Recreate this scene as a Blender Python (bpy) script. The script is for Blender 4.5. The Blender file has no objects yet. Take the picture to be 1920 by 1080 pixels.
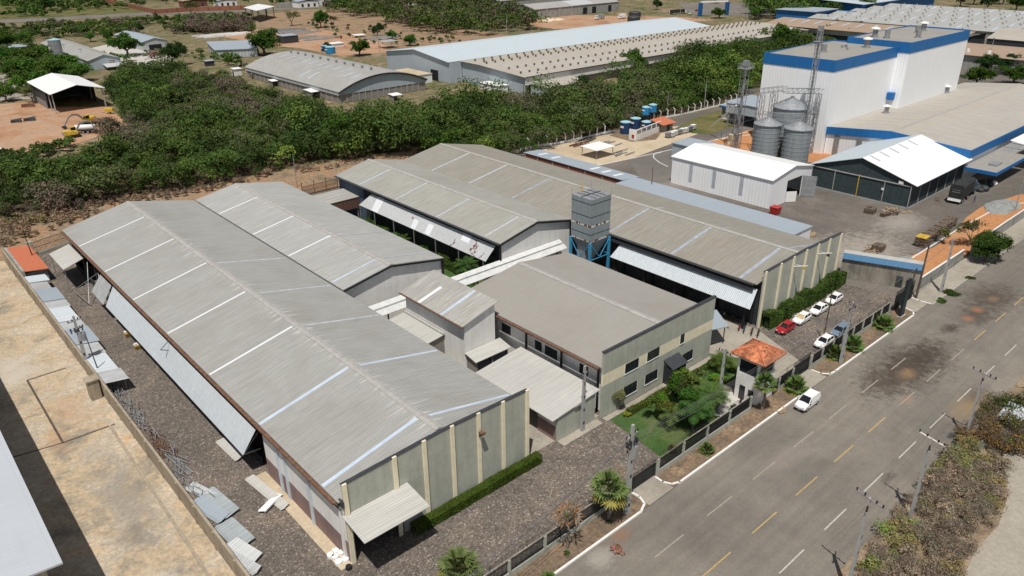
import bpy, bmesh, math, random
import numpy as np
from mathutils import Vector, Matrix
R_ = math.radians
S = bpy.context.scene
COL = S.collection
rng = np.random.default_rng(7)
random.seed(7)

# ---------------------------------------------------------------- camera, sky, sun, exposure
F_PX = 1420.1
CAM = Vector((0, 0, 60.0))
RT = Vector((0.74588803, -0.66601296, -0.00881977))
UP = Vector((0.2893262, 0.31204132, 0.9049423))
FW = Vector((0.59995116, 0.67753742, -0.42544289))
cd = bpy.data.cameras.new('camera')
cam = bpy.data.objects.new('camera', cd)
COL.objects.link(cam)
m = Matrix((RT, UP, -FW)).transposed().to_4x4()
m.translation = CAM
cam.matrix_world = m
cd.sensor_width = 36
cd.lens = F_PX / 1920 * 36
cd.clip_start = 0.5
cd.clip_end = 6000
S.camera = cam

SUNV = Vector((0.33, 0.285, -1)).normalized()
SUN_EL = math.asin(-SUNV.z)
SUN_ROT = math.atan2(-SUNV.x, -SUNV.y)
w = bpy.data.worlds.new('World')
S.world = w
w.use_nodes = True
nt = w.node_tree
sky = nt.nodes.new('ShaderNodeTexSky')
sky.sky_type = 'NISHITA'
sky.sun_disc = False
sky.sun_elevation = SUN_EL
sky.sun_rotation = SUN_ROT
bg = nt.nodes['Background']
bg.inputs['Strength'].default_value = 0.062
hs = nt.nodes.new('ShaderNodeHueSaturation')
hs.inputs['Saturation'].default_value = 0.5
nt.links.new(sky.outputs[0], hs.inputs['Color'])
nt.links.new(hs.outputs[0], bg.inputs[0])
sl = bpy.data.lights.new('sun', 'SUN')
sl.energy = 4.2
sl.angle = R_(0.55)
sl.color = (1.0, 0.955, 0.885)
so = bpy.data.objects.new('sun', sl)
COL.objects.link(so)
so.rotation_euler = SUNV.to_track_quat('-Z', 'Y').to_euler()
so.location = (0, 0, 90)
S.view_settings.view_transform = 'Standard'
S.view_settings.look = 'None'
S.view_settings.gamma = 1
S.view_settings.exposure = 0.0
S.cycles.max_bounces = 5
S.cycles.diffuse_bounces = 3
S.cycles.glossy_bounces = 2
S.cycles.transmission_bounces = 3
S.cycles.use_denoising = True


def P(px, py, z=0.0):
    d = (px - 960) * RT - (py - 540) * UP + F_PX * FW
    t = (z - 60.0) / d.z
    q = CAM + t * d
    return (q.x, q.y)


def mpp(px, py):
    """metres per photo pixel where the photo pixel meets the ground"""
    q = P(px, py)
    return (Vector((q[0], q[1], 0)) - CAM).dot(FW) / F_PX


# ---------------------------------------------------------------- materials
MATS = {}


def newmat(name):
    m = bpy.data.materials.new(name)
    m.use_nodes = True
    MATS[name] = m
    nt = m.node_tree
    b = nt.nodes['Principled BSDF']
    return m, nt, b


def N(nt, t, **k):
    n = nt.nodes.new(t)
    for a, v in k.items():
        setattr(n, a, v)
    return n


def noise(nt, vec, scale, detail=4, rough=0.6, dist=0.0):
    n = N(nt, 'ShaderNodeTexNoise')
    n.inputs['Scale'].default_value = scale
    n.inputs['Detail'].default_value = detail
    n.inputs['Roughness'].default_value = rough
    n.inputs['Distortion'].default_value = dist
    nt.links.new(vec, n.inputs['Vector'])
    return n.outputs['Fac']


def ramp(nt, fac, stops, interp='LINEAR'):
    r = N(nt, 'ShaderNodeValToRGB')
    r.color_ramp.interpolation = interp
    e = r.color_ramp.elements
    while len(e) < len(stops):
        e.new(0.5)
    for i, (p, c) in enumerate(stops):
        e[i].position = p
        e[i].color = (c[0], c[1], c[2], 1) if len(c) == 3 else c
    nt.links.new(fac, r.inputs['Fac'])
    return r.outputs['Color']


def g3(v):
    return (v, v, v)


def mix(nt, fac, a, b, mode='MIX'):
    n = N(nt, 'ShaderNodeMix', data_type='RGBA', blend_type=mode)
    if isinstance(fac, (int, float)):
        n.inputs['Factor'].default_value = fac
    else:
        nt.links.new(fac, n.inputs['Factor'])
    for s, v in (('A', a), ('B', b)):
        i = [x for x in n.inputs if x.name == s and x.type == 'RGBA'][0]
        if isinstance(v, tuple):
            i.default_value = (v[0], v[1], v[2], 1)
        else:
            nt.links.new(v, i)
    return [o for o in n.outputs if o.type == 'RGBA'][0]


def coords(nt, scale=(1, 1, 1)):
    tc = N(nt, 'ShaderNodeTexCoord')
    if scale == (1, 1, 1):
        return tc.outputs['Object']
    mp = N(nt, 'ShaderNodeMapping')
    mp.inputs['Scale'].default_value = scale
    nt.links.new(tc.outputs['Object'], mp.inputs['Vector'])
    return mp.outputs['Vector']


def bump(nt, b, h, strength=0.4, dist=0.05):
    n = N(nt, 'ShaderNodeBump')
    n.inputs['Strength'].default_value = strength
    n.inputs['Distance'].default_value = dist
    nt.links.new(h, n.inputs['Height'])
    nt.links.new(n.outputs['Normal'], b.inputs['Normal'])


def plain(name, c, rough=0.7, metal=0.0, var=0.12, scale=1.2, spec=0.3):
    """paint / plaster / metal with faint wear"""
    m, nt, b = newmat(name)
    v = coords(nt)
    n1 = noise(nt, v, scale, 6, 0.65)
    lo = tuple(x * (1 - var) for x in c)
    hi = tuple(min(1, x * (1 + var)) for x in c)
    nt.links.new(ramp(nt, n1, [(0.35, lo), (0.65, hi)]), b.inputs['Base Color'])
    b.inputs['Roughness'].default_value = rough
    b.inputs['Metallic'].default_value = metal
    b.inputs['Specular IOR Level'].default_value = spec
    return m


def wallmat(name, c, stain=(0.12, 0.12, 0.11), amt=0.35, vert=0.25, spec=0.2):
    """rendered wall: vertical weather streaks and blotches"""
    m, nt, b = newmat(name)
    s = noise(nt, coords(nt, (1.3, 1.3, 0.12)), 1.0, 6, 0.7)
    g = noise(nt, coords(nt), 0.35, 5, 0.7, 0.6)
    f = noise(nt, coords(nt), 6.0, 3, 0.6)
    c2 = tuple(a * (1 - amt) + q * amt for a, q in zip(c, stain))
    a = ramp(nt, s, [(0.4, c), (0.72, c2)])
    d = ramp(nt, g, [(0.42, g3(1.0)), (0.7, g3(1 - vert))])
    e = ramp(nt, f, [(0.3, g3(0.93)), (0.7, g3(1.05))])
    x = mix(nt, 1.0, a, d, 'MULTIPLY')
    x = mix(nt, 1.0, x, e, 'MULTIPLY')
    nt.links.new(x, b.inputs['Base Color'])
    b.inputs['Roughness'].default_value = 0.85
    b.inputs['Specular IOR Level'].default_value = spec
    return m


def roofmat(name, c, axis='x', streak=0.14, pale=0.5, rough=0.75, metal=0.0, dark=(0.2, 0.17, 0.14), blot=0.3, rib=0.09, ridge=None):
    """profiled sheets: streaks run down the slope ('x' = slope runs along x), sheet laps cross it"""
    m, nt, b = newmat(name)
    sx = (0.05, 3.4, 1) if axis == 'x' else (3.4, 0.05, 1)
    s2 = (0.25, 11.0, 1) if axis == 'x' else (11.0, 0.25, 1)
    n1 = noise(nt, coords(nt, sx), 1.0, 5, 0.7)
    n2 = noise(nt, coords(nt, s2), 1.0, 3, 0.6)
    big = noise(nt, coords(nt), 0.11, 5, 0.65, 0.5)
    hi = tuple(min(0.9, x * (1 + pale)) for x in c)
    lo = tuple(x * (1 - streak) for x in c)
    a = ramp(nt, n1, [(0.3, lo), (0.55, c), (0.82, hi)])
    k = ramp(nt, n2, [(0.3, g3(1 - streak * 1.1)), (0.7, g3(1 + streak * 0.6))])
    x = mix(nt, 1.0, a, k, 'MULTIPLY')
    bl = ramp(nt, big, [(0.45, g3(0)), (0.75, g3(blot))])
    x = mix(nt, bl, x, dark)
    # sheet laps across the slope
    tc = N(nt, 'ShaderNodeTexCoord')
    sp = N(nt, 'ShaderNodeSeparateXYZ')
    nt.links.new(tc.outputs['Object'], sp.inputs[0])
    mm = N(nt, 'ShaderNodeMath', operation='MODULO')
    ab = N(nt, 'ShaderNodeMath', operation='ABSOLUTE')
    nt.links.new(sp.outputs['X' if axis == 'x' else 'Y'], ab.inputs[0])
    nt.links.new(ab.outputs[0], mm.inputs[0])
    mm.inputs[1].default_value = 1.72
    lap = ramp(nt, mm.outputs[0], [(0.0, g3(0.86)), (0.05, g3(1.0))])
    x = mix(nt, 0.7, x, lap, 'MULTIPLY')
    # corrugation as soft shade and bump
    wv = N(nt, 'ShaderNodeTexWave', wave_type='BANDS', bands_direction='Y' if axis == 'x' else 'X')
    wv.inputs['Scale'].default_value = 0.95
    wv.inputs['Distortion'].default_value = 0.15
    nt.links.new(tc.outputs['Object'], wv.inputs['Vector'])
    wr = ramp(nt, wv.outputs['Fac'], [(0.1, g3(1 - rib)), (0.5, g3(1.0)), (0.9, g3(1 + rib * 0.5))])
    x = mix(nt, 1.0, x, wr, 'MULTIPLY')
    if ridge:
        # pale drip marks running down from the ridge
        sb = N(nt, 'ShaderNodeMath', operation='SUBTRACT')
        nt.links.new(sp.outputs['X' if axis == 'x' else 'Y'], sb.inputs[0])
        sb.inputs[1].default_value = ridge[0]
        a2 = N(nt, 'ShaderNodeMath', operation='ABSOLUTE')
        nt.links.new(sb.outputs[0], a2.inputs[0])
        dv = N(nt, 'ShaderNodeMath', operation='DIVIDE')
        nt.links.new(a2.outputs[0], dv.inputs[0])
        dv.inputs[1].default_value = ridge[1]
        n3 = noise(nt, coords(nt, (0.02, 1.9, 1) if axis == 'x' else (1.9, 0.02, 1)), 1.0, 2, 0.5)
        sm = N(nt, 'ShaderNodeMath', operation='MULTIPLY_ADD')
        nt.links.new(dv.outputs[0], sm.inputs[0])
        sm.inputs[1].default_value = -0.35
        nt.links.new(n3, sm.inputs[2])
        x = mix(nt, ramp(nt, sm.outputs[0], [(0.48, g3(0)), (0.6, g3(0.55))]), x, tuple(min(0.8, q * 1.55) for q in c))
    nt.links.new(x, b.inputs['Base Color'])
    bump(nt, b, wv.outputs['Fac'], 0.25, 0.04)
    b.inputs['Roughness'].default_value = rough
    b.inputs['Metallic'].default_value = metal
    b.inputs['Specular IOR Level'].default_value = 0.25
    return m


def groundmat(name, stops, scale=0.12, fine=2.5, fineamt=0.25, spots=(), speck=None, rough=0.95, streak=None, bumpd=0.03, spotscale=0.7):
    """ground cover: big patches from a ramp, fine grain, named blotches (x, y, r, colour, strength)"""
    m, nt, b = newmat(name)
    v = coords(nt)
    big = noise(nt, v, scale, 8, 0.62, 0.5)
    x = ramp(nt, big, stops)
    if streak:
        s = noise(nt, coords(nt, streak[0]), 1.0, 5, 0.6)
        x = mix(nt, 1.0, x, ramp(nt, s, [(0.3, g3(1 - streak[1])), (0.7, g3(1 + streak[1]))]), 'MULTIPLY')
    mid = noise(nt, v, scale * 7, 6, 0.7)
    x = mix(nt, 1.0, x, ramp(nt, mid, [(0.3, g3(1 - fineamt * 0.7)), (0.7, g3(1 + fineamt * 0.6))]), 'MULTIPLY')
    fn = noise(nt, v, fine, 5, 0.7)
    x = mix(nt, 1.0, x, ramp(nt, fn, [(0.3, g3(1 - fineamt)), (0.7, g3(1 + fineamt * 0.8))]), 'MULTIPLY')
    if speck:
        vo = N(nt, 'ShaderNodeTexVoronoi')
        vo.inputs['Scale'].default_value = speck[0]
        nt.links.new(v, vo.inputs['Vector'])
        sep = N(nt, 'ShaderNodeSeparateColor')
        nt.links.new(vo.outputs['Color'], sep.inputs[0])
        x = mix(nt, 1.0, x, ramp(nt, sep.outputs[0], speck[1], 'CONSTANT'), 'MULTIPLY')
        sm = noise(nt, v, 0.8, 3)
        edge = ramp(nt, vo.outputs['Distance'], [(0.35, g3(1.0)), (0.75, g3(0.72))])
        x = mix(nt, 1.0, x, edge, 'MULTIPLY')
    if spots:
        dn = N(nt, 'ShaderNodeTexNoise')
        dn.inputs['Scale'].default_value = spotscale
        dn.inputs['Detail'].default_value = 9
        dn.inputs['Roughness'].default_value = 0.8
        nt.links.new(v, dn.inputs['Vector'])
        for (sx, sy, rx, ry, c, st) in spots:
            mp = N(nt, 'ShaderNodeMapping')
            mp.vector_type = 'POINT'
            mp.inputs['Location'].default_value = (-sx / rx, -sy / ry, 0)
            mp.inputs['Scale'].default_value = (1 / rx, 1 / ry, 0)
            nt.links.new(v, mp.inputs['Vector'])
            ln = N(nt, 'ShaderNodeVectorMath', operation='LENGTH')
            nt.links.new(mp.outputs[0], ln.inputs[0])
            ad = N(nt, 'ShaderNodeMath', operation='MULTIPLY_ADD')
            nt.links.new(dn.outputs['Fac'], ad.inputs[0])
            ad.inputs[1].default_value = 2.6
            nt.links.new(ln.outputs['Value'], ad.inputs[2])
            f = ramp(nt, ad.outputs[0], [(0.0, g3(st)), (0.55, g3(st))])
            r = f.node.color_ramp
            # ramp input is clamped to 0..1: rescale
            sc = N(nt, 'ShaderNodeMath', operation='MULTIPLY')
            sc.inputs[1].default_value = 0.4
            nt.links.new(ad.outputs[0], sc.inputs[0])
            nt.links.new(sc.outputs[0], f.node.inputs['Fac'])
            r.elements[0].position = 0.6
            r.elements[1].position = 0.88
            r.elements[1].color = (0, 0, 0, 1)
            x = mix(nt, f, x, c)
    nt.links.new(x, b.inputs['Base Color'])
    bump(nt, b, fn, 0.5, bumpd)
    b.inputs['Roughness'].default_value = rough
    b.inputs['Specular IOR Level'].default_value = 0.15
    return m


def leafmat(name, trans=0.25, hue=0.04):
    """foliage colour is the leaf's own, from the mesh; each plant differs a little"""
    m = bpy.data.materials.new(name)
    m.use_nodes = True
    MATS[name] = m
    nt = m.node_tree
    nt.nodes.remove(nt.nodes['Principled BSDF'])
    out = nt.nodes['Material Output']
    at = N(nt, 'ShaderNodeAttribute', attribute_name='tint')
    oi = N(nt, 'ShaderNodeObjectInfo')
    hs = N(nt, 'ShaderNodeHueSaturation')
    ma = N(nt, 'ShaderNodeMapRange')
    ma.inputs['To Min'].default_value = 0.5 - hue
    ma.inputs['To Max'].default_value = 0.5 + hue * 0.6
    nt.links.new(oi.outputs['Random'], ma.inputs['Value'])
    mb = N(nt, 'ShaderNodeMapRange')
    mb.inputs['To Min'].default_value = 0.8
    mb.inputs['To Max'].default_value = 1.2
    nt.links.new(oi.outputs['Random'], mb.inputs['Value'])
    nt.links.new(ma.outputs[0], hs.inputs['Hue'])
    nt.links.new(mb.outputs[0], hs.inputs['Value'])
    nt.links.new(at.outputs['Color'], hs.inputs['Color'])
    d = N(nt, 'ShaderNodeBsdfDiffuse')
    t = N(nt, 'ShaderNodeBsdfTranslucent')
    nt.links.new(hs.outputs[0], d.inputs[0])
    nt.links.new(hs.outputs[0], t.inputs[0])
    mx = N(nt, 'ShaderNodeMixShader')
    mx.inputs[0].default_value = trans
    nt.links.new(d.outputs[0], mx.inputs[1])
    nt.links.new(t.outputs[0], mx.inputs[2])
    nt.links.new(mx.outputs[0], out.inputs[0])
    return m


def glassmat(name, c=(0.02, 0.025, 0.03), rough=0.12):
    m, nt, b = newmat(name)
    b.inputs['Base Color'].default_value = (*c, 1)
    b.inputs['Roughness'].default_value = rough
    b.inputs['Specular IOR Level'].default_value = 0.6
    return m


# ---------------------------------------------------------------- mesh helpers
class MB:
    def __init__(s):
        s.v = []
        s.f = []
        s.m = []

    def poly(s, pts, m=0):
        n = len(s.v)
        s.v += [tuple(p) for p in pts]
        s.f.append(tuple(range(n, n + len(pts))))
        s.m.append(m)
        return s

    def loft(s, rings, m=0, cap=True, close=True):
        n = len(s.v)
        k = len(rings[0])
        for r in rings:
            s.v += [tuple(p) for p in r]
        for i in range(len(rings) - 1):
            for j in range(k if close else k - 1):
                a = n + i * k + j
                b = n + i * k + (j + 1) % k
                s.f.append((a, b, b + k, a + k))
                s.m.append(m)
        if cap:
            s.f.append(tuple(range(n + k - 1, n - 1, -1)))
            s.m.append(m)
            e = n + (len(rings) - 1) * k
            s.f.append(tuple(range(e, e + k)))
            s.m.append(m)
        return s

    def box(s, x0, x1, y0, y1, z0, z1, m=0):
        return s.loft([[(x0, y0, z), (x1, y0, z), (x1, y1, z), (x0, y1, z)] for z in (z0, z1)], m)

    def pz(s, pts, z0, z1, m=0):
        return s.loft([[(x, y, z) for x, y in pts] for z in (z0, z1)], m)

    def py(s, pts, y0, y1, m=0):
        return s.loft([[(x, y, z) for x, z in pts] for y in (y0, y1)], m)

    def px(s, pts, x0, x1, m=0):
        return s.loft([[(x, y, z) for y, z in pts] for x in (x0, x1)], m)

    def slab(s, pts, t, m=0):
        """a sheet given by its top corners, t thick downwards"""
        return s.loft([[(x, y, z - t) for x, y, z in pts], list(pts)], m)

    def tube(s, a, b, r0, r1=None, n=6, m=0):
        r1 = r0 if r1 is None else r1
        a, b = Vector(a), Vector(b)
        d = (b - a).normalized()
        u = d.cross(Vector((0, 0, 1)))
        if u.length < 1e-3:
            u = Vector((1, 0, 0))
        u.normalize()
        v = d.cross(u)
        rings = []
        for c, r in ((a, r0), (b, r1)):
            rings.append([c + u * (r * math.cos(2 * math.pi * i / n)) + v * (r * math.sin(2 * math.pi * i / n)) for i in range(n)])
        return s.loft(rings, m)

    def path(s, pts, r, n=5, m=0):
        for a, b in zip(pts, pts[1:]):
            s.tube(a, b, r, r, n, m)
        return s

    def bar(s, a, b, w, h=None, m=0):
        """square bar"""
        h = w if h is None else h
        a, b = Vector(a), Vector(b)
        d = (b - a).normalized()
        u = d.cross(Vector((0, 0, 1)))
        if u.length < 1e-3:
            u = Vector((1, 0, 0))
        u.normalize()
        v = d.cross(u)
        return s.loft([[c + u * (i * w / 2) + v * (j * h / 2) for i, j in ((-1, -1), (1, -1), (1, 1), (-1, 1))] for c in (a, b)], m)

    def cyl(s, x, y, z0, z1, r0, r1=None, n=16, m=0):
        r1 = r0 if r1 is None else r1
        return s.loft([[(x + r * math.cos(2 * math.pi * i / n), y + r * math.sin(2 * math.pi * i / n), z) for i in range(n)] for z, r in ((z0, r0), (z1, r1))], m)

    def lathe(s, x, y, prof, n=20, m=0):
        return s.loft([[(x + r * math.cos(2 * math.pi * i / n), y + r * math.sin(2 * math.pi * i / n), z) for i in range(n)] for r, z in prof], m)


def tag(o, label=None, cat=None, group=None, kind=None):
    if label:
        o['label'] = label
    if cat:
        o['category'] = cat
    if group:
        o['group'] = group
    if kind:
        o['kind'] = kind
    return o


def thing(name, label, cat, loc=(0, 0, 0), rz=0.0, group=None, sc=1.0):
    o = bpy.data.objects.new(name, None)
    COL.objects.link(o)
    o.location = loc
    o.rotation_euler = (0, 0, rz)
    o.scale = (sc, sc, sc)
    o.empty_display_size = 0.5
    return tag(o, label, cat, group)


def mesh_of(name, mb, mats, smooth=False):
    me = bpy.data.meshes.new(name)
    me.from_pydata([tuple(v) for v in mb.v], [], mb.f)
    if not isinstance(mats, (list, tuple)):
        mats = [mats]
    for k in mats:
        me.materials.append(MATS[k] if isinstance(k, str) else k)
    me.polygons.foreach_set('material_index', mb.m)
    bm = bmesh.new()
    bm.from_mesh(me)
    bmesh.ops.recalc_face_normals(bm, faces=bm.faces)
    bm.to_mesh(me)
    bm.free()
    if smooth:
        me.polygons.foreach_set('use_smooth', [True] * len(me.polygons))
    me.update()
    return me


def obj(name, mb, mats, parent=None, smooth=False, bevel=0.0, world=True):
    """one mesh object; world coordinates are moved into the thing's own frame"""
    if parent is not None and world:
        r = parent
        off = Vector((0, 0, 0))
        while r is not None:
            off += Vector(r.location)
            r = r.parent
        mb.v = [(x - off.x, y - off.y, z - off.z) for x, y, z in mb.v]
    o = bpy.data.objects.new(name, mesh_of(name, mb, mats, smooth))
    COL.objects.link(o)
    o.parent = parent
    if bevel:
        b = o.modifiers.new('edge', 'BEVEL')
        b.width = bevel
        b.segments = 2
        b.limit_method = 'ANGLE'
    return o


def part(name, mb, mats, parent, smooth=False, bevel=0.0):
    return obj(name, mb, mats, parent, smooth, bevel, world=False)


def dup(root, loc, rz=0.0, label=None, sc=None, group=None):
    r = root.copy()
    COL.objects.link(r)
    r.location = loc
    r.rotation_euler = (0, 0, rz)
    if sc is not None:
        r.scale = (sc, sc, sc) if isinstance(sc, (int, float)) else sc
    if label:
        r['label'] = label
    if group:
        r['group'] = group

    def kids(a, b):
        for ch in list(a.children):
            c = ch.copy()
            COL.objects.link(c)
            c.parent = b
            kids(ch, c)
    kids(root, r)
    return r


def sheet(name, pts, z, mat, kind='structure', label=None, cat=None):
    mb = MB()
    mb.poly([(x, y, z) for x, y in pts])
    o = obj(name, mb, mat)
    tag(o, label, cat, None, kind)
    return o


def pxs(*pts):
    return [P(a, b) for a, b in pts]

# ---------------------------------------------------------------- material list
roofmat('roof_main', (0.35, 0.35, 0.333), 'x', 0.14, 0.2, rib=0.17, blot=0.3, ridge=(12.3, 4.5))
roofmat('roof_second', (0.39, 0.39, 0.375), 'x', 0.16, 0.45, blot=0.15, rib=0.14, ridge=(9.1, 5))
roofmat('roof_third', (0.355, 0.35, 0.32), 'x', 0.18, 0.35, blot=0.25, rib=0.12)
roofmat('roof_fourth', (0.29, 0.275, 0.24), 'x', 0.16, 0.55, blot=0.3, dark=(0.24, 0.18, 0.13))
roofmat('roof_office', (0.31, 0.295, 0.27), 'x', 0.05, 0.15, blot=0.25, rib=0.04, ridge=(13.1, 1.2))
roofmat('roof_pale', (0.50, 0.49, 0.46), 'x', 0.14, 0.3, blot=0.25, dark=(0.3, 0.29, 0.27))
roofmat('roof_patched', (0.42, 0.41, 0.38), 'x', 0.3, 0.3, blot=0.35, dark=(0.22, 0.21, 0.19))
roofmat('zinc_x', (0.60, 0.65, 0.69), 'x', 0.1, 0.25, 0.55, 0.0, (0.3, 0.3, 0.3), 0.12, 0.18)
roofmat('zinc_old', (0.48, 0.50, 0.51), 'x', 0.22, 0.35, 0.55, 0.0, (0.24, 0.16, 0.13), 0.45, 0.12)
roofmat('zinc_mid', (0.55, 0.57, 0.58), 'x', 0.12, 0.3, 0.55, 0.0, (0.33, 0.31, 0.3), 0.2, 0.12)
roofmat('zinc_y', (0.50, 0.52, 0.53), 'y', 0.12, 0.25, 0.55, 0.0, (0.3, 0.3, 0.3), 0.15, 0.2)
roofmat('roof_y', (0.42, 0.39, 0.34), 'y', 0.1, 0.25, blot=0.25, dark=(0.28, 0.23, 0.19))
roofmat('roof_y_grey', (0.37, 0.36, 0.35), 'y', 0.1, 0.25, blot=0.25)
roofmat('roof_y_brown', (0.36, 0.27, 0.20), 'y', 0.12, 0.3, blot=0.3, dark=(0.3, 0.19, 0.12))
roofmat('roof_y_blue', (0.50, 0.57, 0.61), 'y', 0.04, 0.08, 0.5, blot=0.05, rib=0.03)
roofmat('roof_y_white', (0.86, 0.86, 0.86), 'y', 0.03, 0.05, 0.4, blot=0.03, rib=0.03)
roofmat('roof_x_white', (0.80, 0.80, 0.80), 'x', 0.03, 0.05, 0.4, blot=0.03, rib=0.03)
roofmat('roof_x_blue', (0.33, 0.38, 0.43), 'x', 0.06, 0.1, 0.5, blot=0.05, rib=0.05)
roofmat('roof_hangar', (0.38, 0.375, 0.36), 'x', 0.25, 0.35, blot=0.25)
roofmat('roof_neighbour', (0.47, 0.50, 0.54), 'x', 0.04, 0.06, blot=0.1, rib=0.03)
plain('cap', (0.36, 0.35, 0.33), 0.85)
plain('skylight_blue', (0.34, 0.38, 0.43), 0.4, var=0.2)
plain('skylight_faint', (0.45, 0.48, 0.52), 0.4, var=0.2)
plain('sheet_pale', (0.60, 0.61, 0.60), 0.6, var=0.1)
plain('mustard', (0.36, 0.24, 0.05), 0.6, var=0.3)
plain('pylon_paint', (0.018, 0.032, 0.034), 0.5, var=0.1)
plain('slate_wall', (0.07, 0.10, 0.15), 0.7, var=0.2)
plain('skylight', (0.48, 0.56, 0.67), 0.35, var=0.1, scale=0.5)
plain('skylight_white', (0.74, 0.76, 0.79), 0.35, var=0.04)
plain('skylight_dull', (0.44, 0.47, 0.52), 0.4, var=0.12)
plain('black_trim', (0.018, 0.018, 0.02), 0.6)
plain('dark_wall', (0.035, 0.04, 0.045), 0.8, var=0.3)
plain('rust', (0.16, 0.085, 0.055), 0.85, var=0.45, scale=2.5)
plain('rust_patch', (0.19, 0.10, 0.08), 0.85, var=0.3, scale=2)
plain('steel_dark', (0.06, 0.065, 0.075), 0.5, 0.3)
plain('steel', (0.34, 0.35, 0.36), 0.5, 0.4, var=0.2)
plain('galv', (0.40, 0.42, 0.44), 0.45, 0.5, var=0.2)
plain('white', (0.80, 0.80, 0.78), 0.5, var=0.04)
plain('white_plastic', (0.72, 0.73, 0.72), 0.5, var=0.1)
plain('cream', (0.80, 0.73, 0.54), 0.8, var=0.08)
plain('concrete', (0.36, 0.34, 0.31), 0.9, var=0.22, scale=1.5)
plain('concrete_pole', (0.36, 0.36, 0.35), 0.9, var=0.12)
plain('wood', (0.17, 0.13, 0.10), 0.9, var=0.5, scale=3)
plain('wood_pale', (0.40, 0.29, 0.17), 0.9, var=0.3, scale=3)
plain('pole_wood', (0.10, 0.075, 0.06), 0.9, var=0.3)
plain('blue_paint', (0.05, 0.28, 0.48), 0.55, var=0.15)
plain('blue_fascia', (0.015, 0.105, 0.30), 0.5, var=0.1)
plain('tank_blue', (0.02, 0.05, 0.13), 0.5, var=0.12)
plain('tank_light', (0.03, 0.24, 0.50), 0.5, var=0.12)
plain('tank_lid', (0.30, 0.50, 0.58), 0.55, var=0.12)
plain('yellow', (0.60, 0.40, 0.05), 0.5, var=0.2)
plain('red', (0.42, 0.03, 0.03), 0.4, var=0.15)
plain('green_net', (0.04, 0.058, 0.064), 0.8, var=0.2)
plain('trunk', (0.14, 0.115, 0.09), 0.95, var=0.3, scale=4)
plain('palm_trunk', (0.20, 0.18, 0.155), 0.95, var=0.25, scale=4)
plain('twig', (0.16, 0.13, 0.11), 0.95, var=0.3)
plain('rubber', (0.02, 0.02, 0.02), 0.8)
plain('canvas', (0.03, 0.032, 0.032), 0.8, var=0.3)
plain('skin', (0.22, 0.13, 0.09), 0.6)
plain('shirt', (0.10, 0.14, 0.22), 0.9)
plain('insulator', (0.04, 0.025, 0.02), 0.4)
plain('cable', (0.14, 0.14, 0.15), 0.6)
plain('fence_black', (0.022, 0.024, 0.026), 0.6)
plain('gate_steel', (0.045, 0.05, 0.052), 0.55, var=0.2)
plain('heap_sand', (0.62, 0.50, 0.36), 0.95, var=0.2)
plain('heap_grey', (0.26, 0.27, 0.26), 0.95, var=0.3, scale=3)
wallmat('wall_green', (0.46, 0.475, 0.41), (0.2, 0.215, 0.195), 0.35, 0.16)
wallmat('wall_white', (0.84, 0.83, 0.80), (0.5, 0.49, 0.47), 0.3, 0.1)
wallmat('wall_mauve', (0.30, 0.205, 0.195), (0.14, 0.11, 0.10), 0.35, 0.2)
wallmat('wall_paleblue', (0.62, 0.70, 0.76), (0.34, 0.36, 0.38), 0.3, 0.1)
wallmat('wall_cladding', (0.84, 0.85, 0.86), (0.55, 0.56, 0.58), 0.35, 0.06)
wallmat('wall_steelblue', (0.38, 0.43, 0.47), (0.2, 0.22, 0.24), 0.35, 0.1)
wallmat('wall_boundary', (0.40, 0.34, 0.26), (0.20, 0.165, 0.125), 0.5, 0.3)
wallmat('wall_grey', (0.38, 0.385, 0.36), (0.13, 0.13, 0.125), 0.5, 0.3)
wallmat('wall_dirty', (0.36, 0.33, 0.28), (0.08, 0.075, 0.065), 0.6, 0.4)
wallmat('wall_block', (0.30, 0.28, 0.26), (0.12, 0.11, 0.10), 0.4, 0.2)
wallmat('wall_terra', (0.16, 0.085, 0.06), (0.09, 0.05, 0.04), 0.4, 0.15)
glassmat('glass')
glassmat('car_glass', (0.012, 0.014, 0.018), 0.08)
for nm, c in (('car_white', (0.80, 0.80, 0.80)), ('car_red', (0.36, 0.008, 0.015)), ('car_grey', (0.16, 0.22, 0.28)), ('truck_blue', (0.03, 0.09, 0.22))):
    m_ = plain(nm, c, 0.25, 0.0, 0.02, 1, 0.5)
    m_.node_tree.nodes['Principled BSDF'].inputs['Coat Weight'].default_value = 0.5
plain('sunshade', (0.50, 0.38, 0.20), 0.6)
plain('lamp_glass', (0.55, 0.56, 0.58), 0.2)


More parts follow.
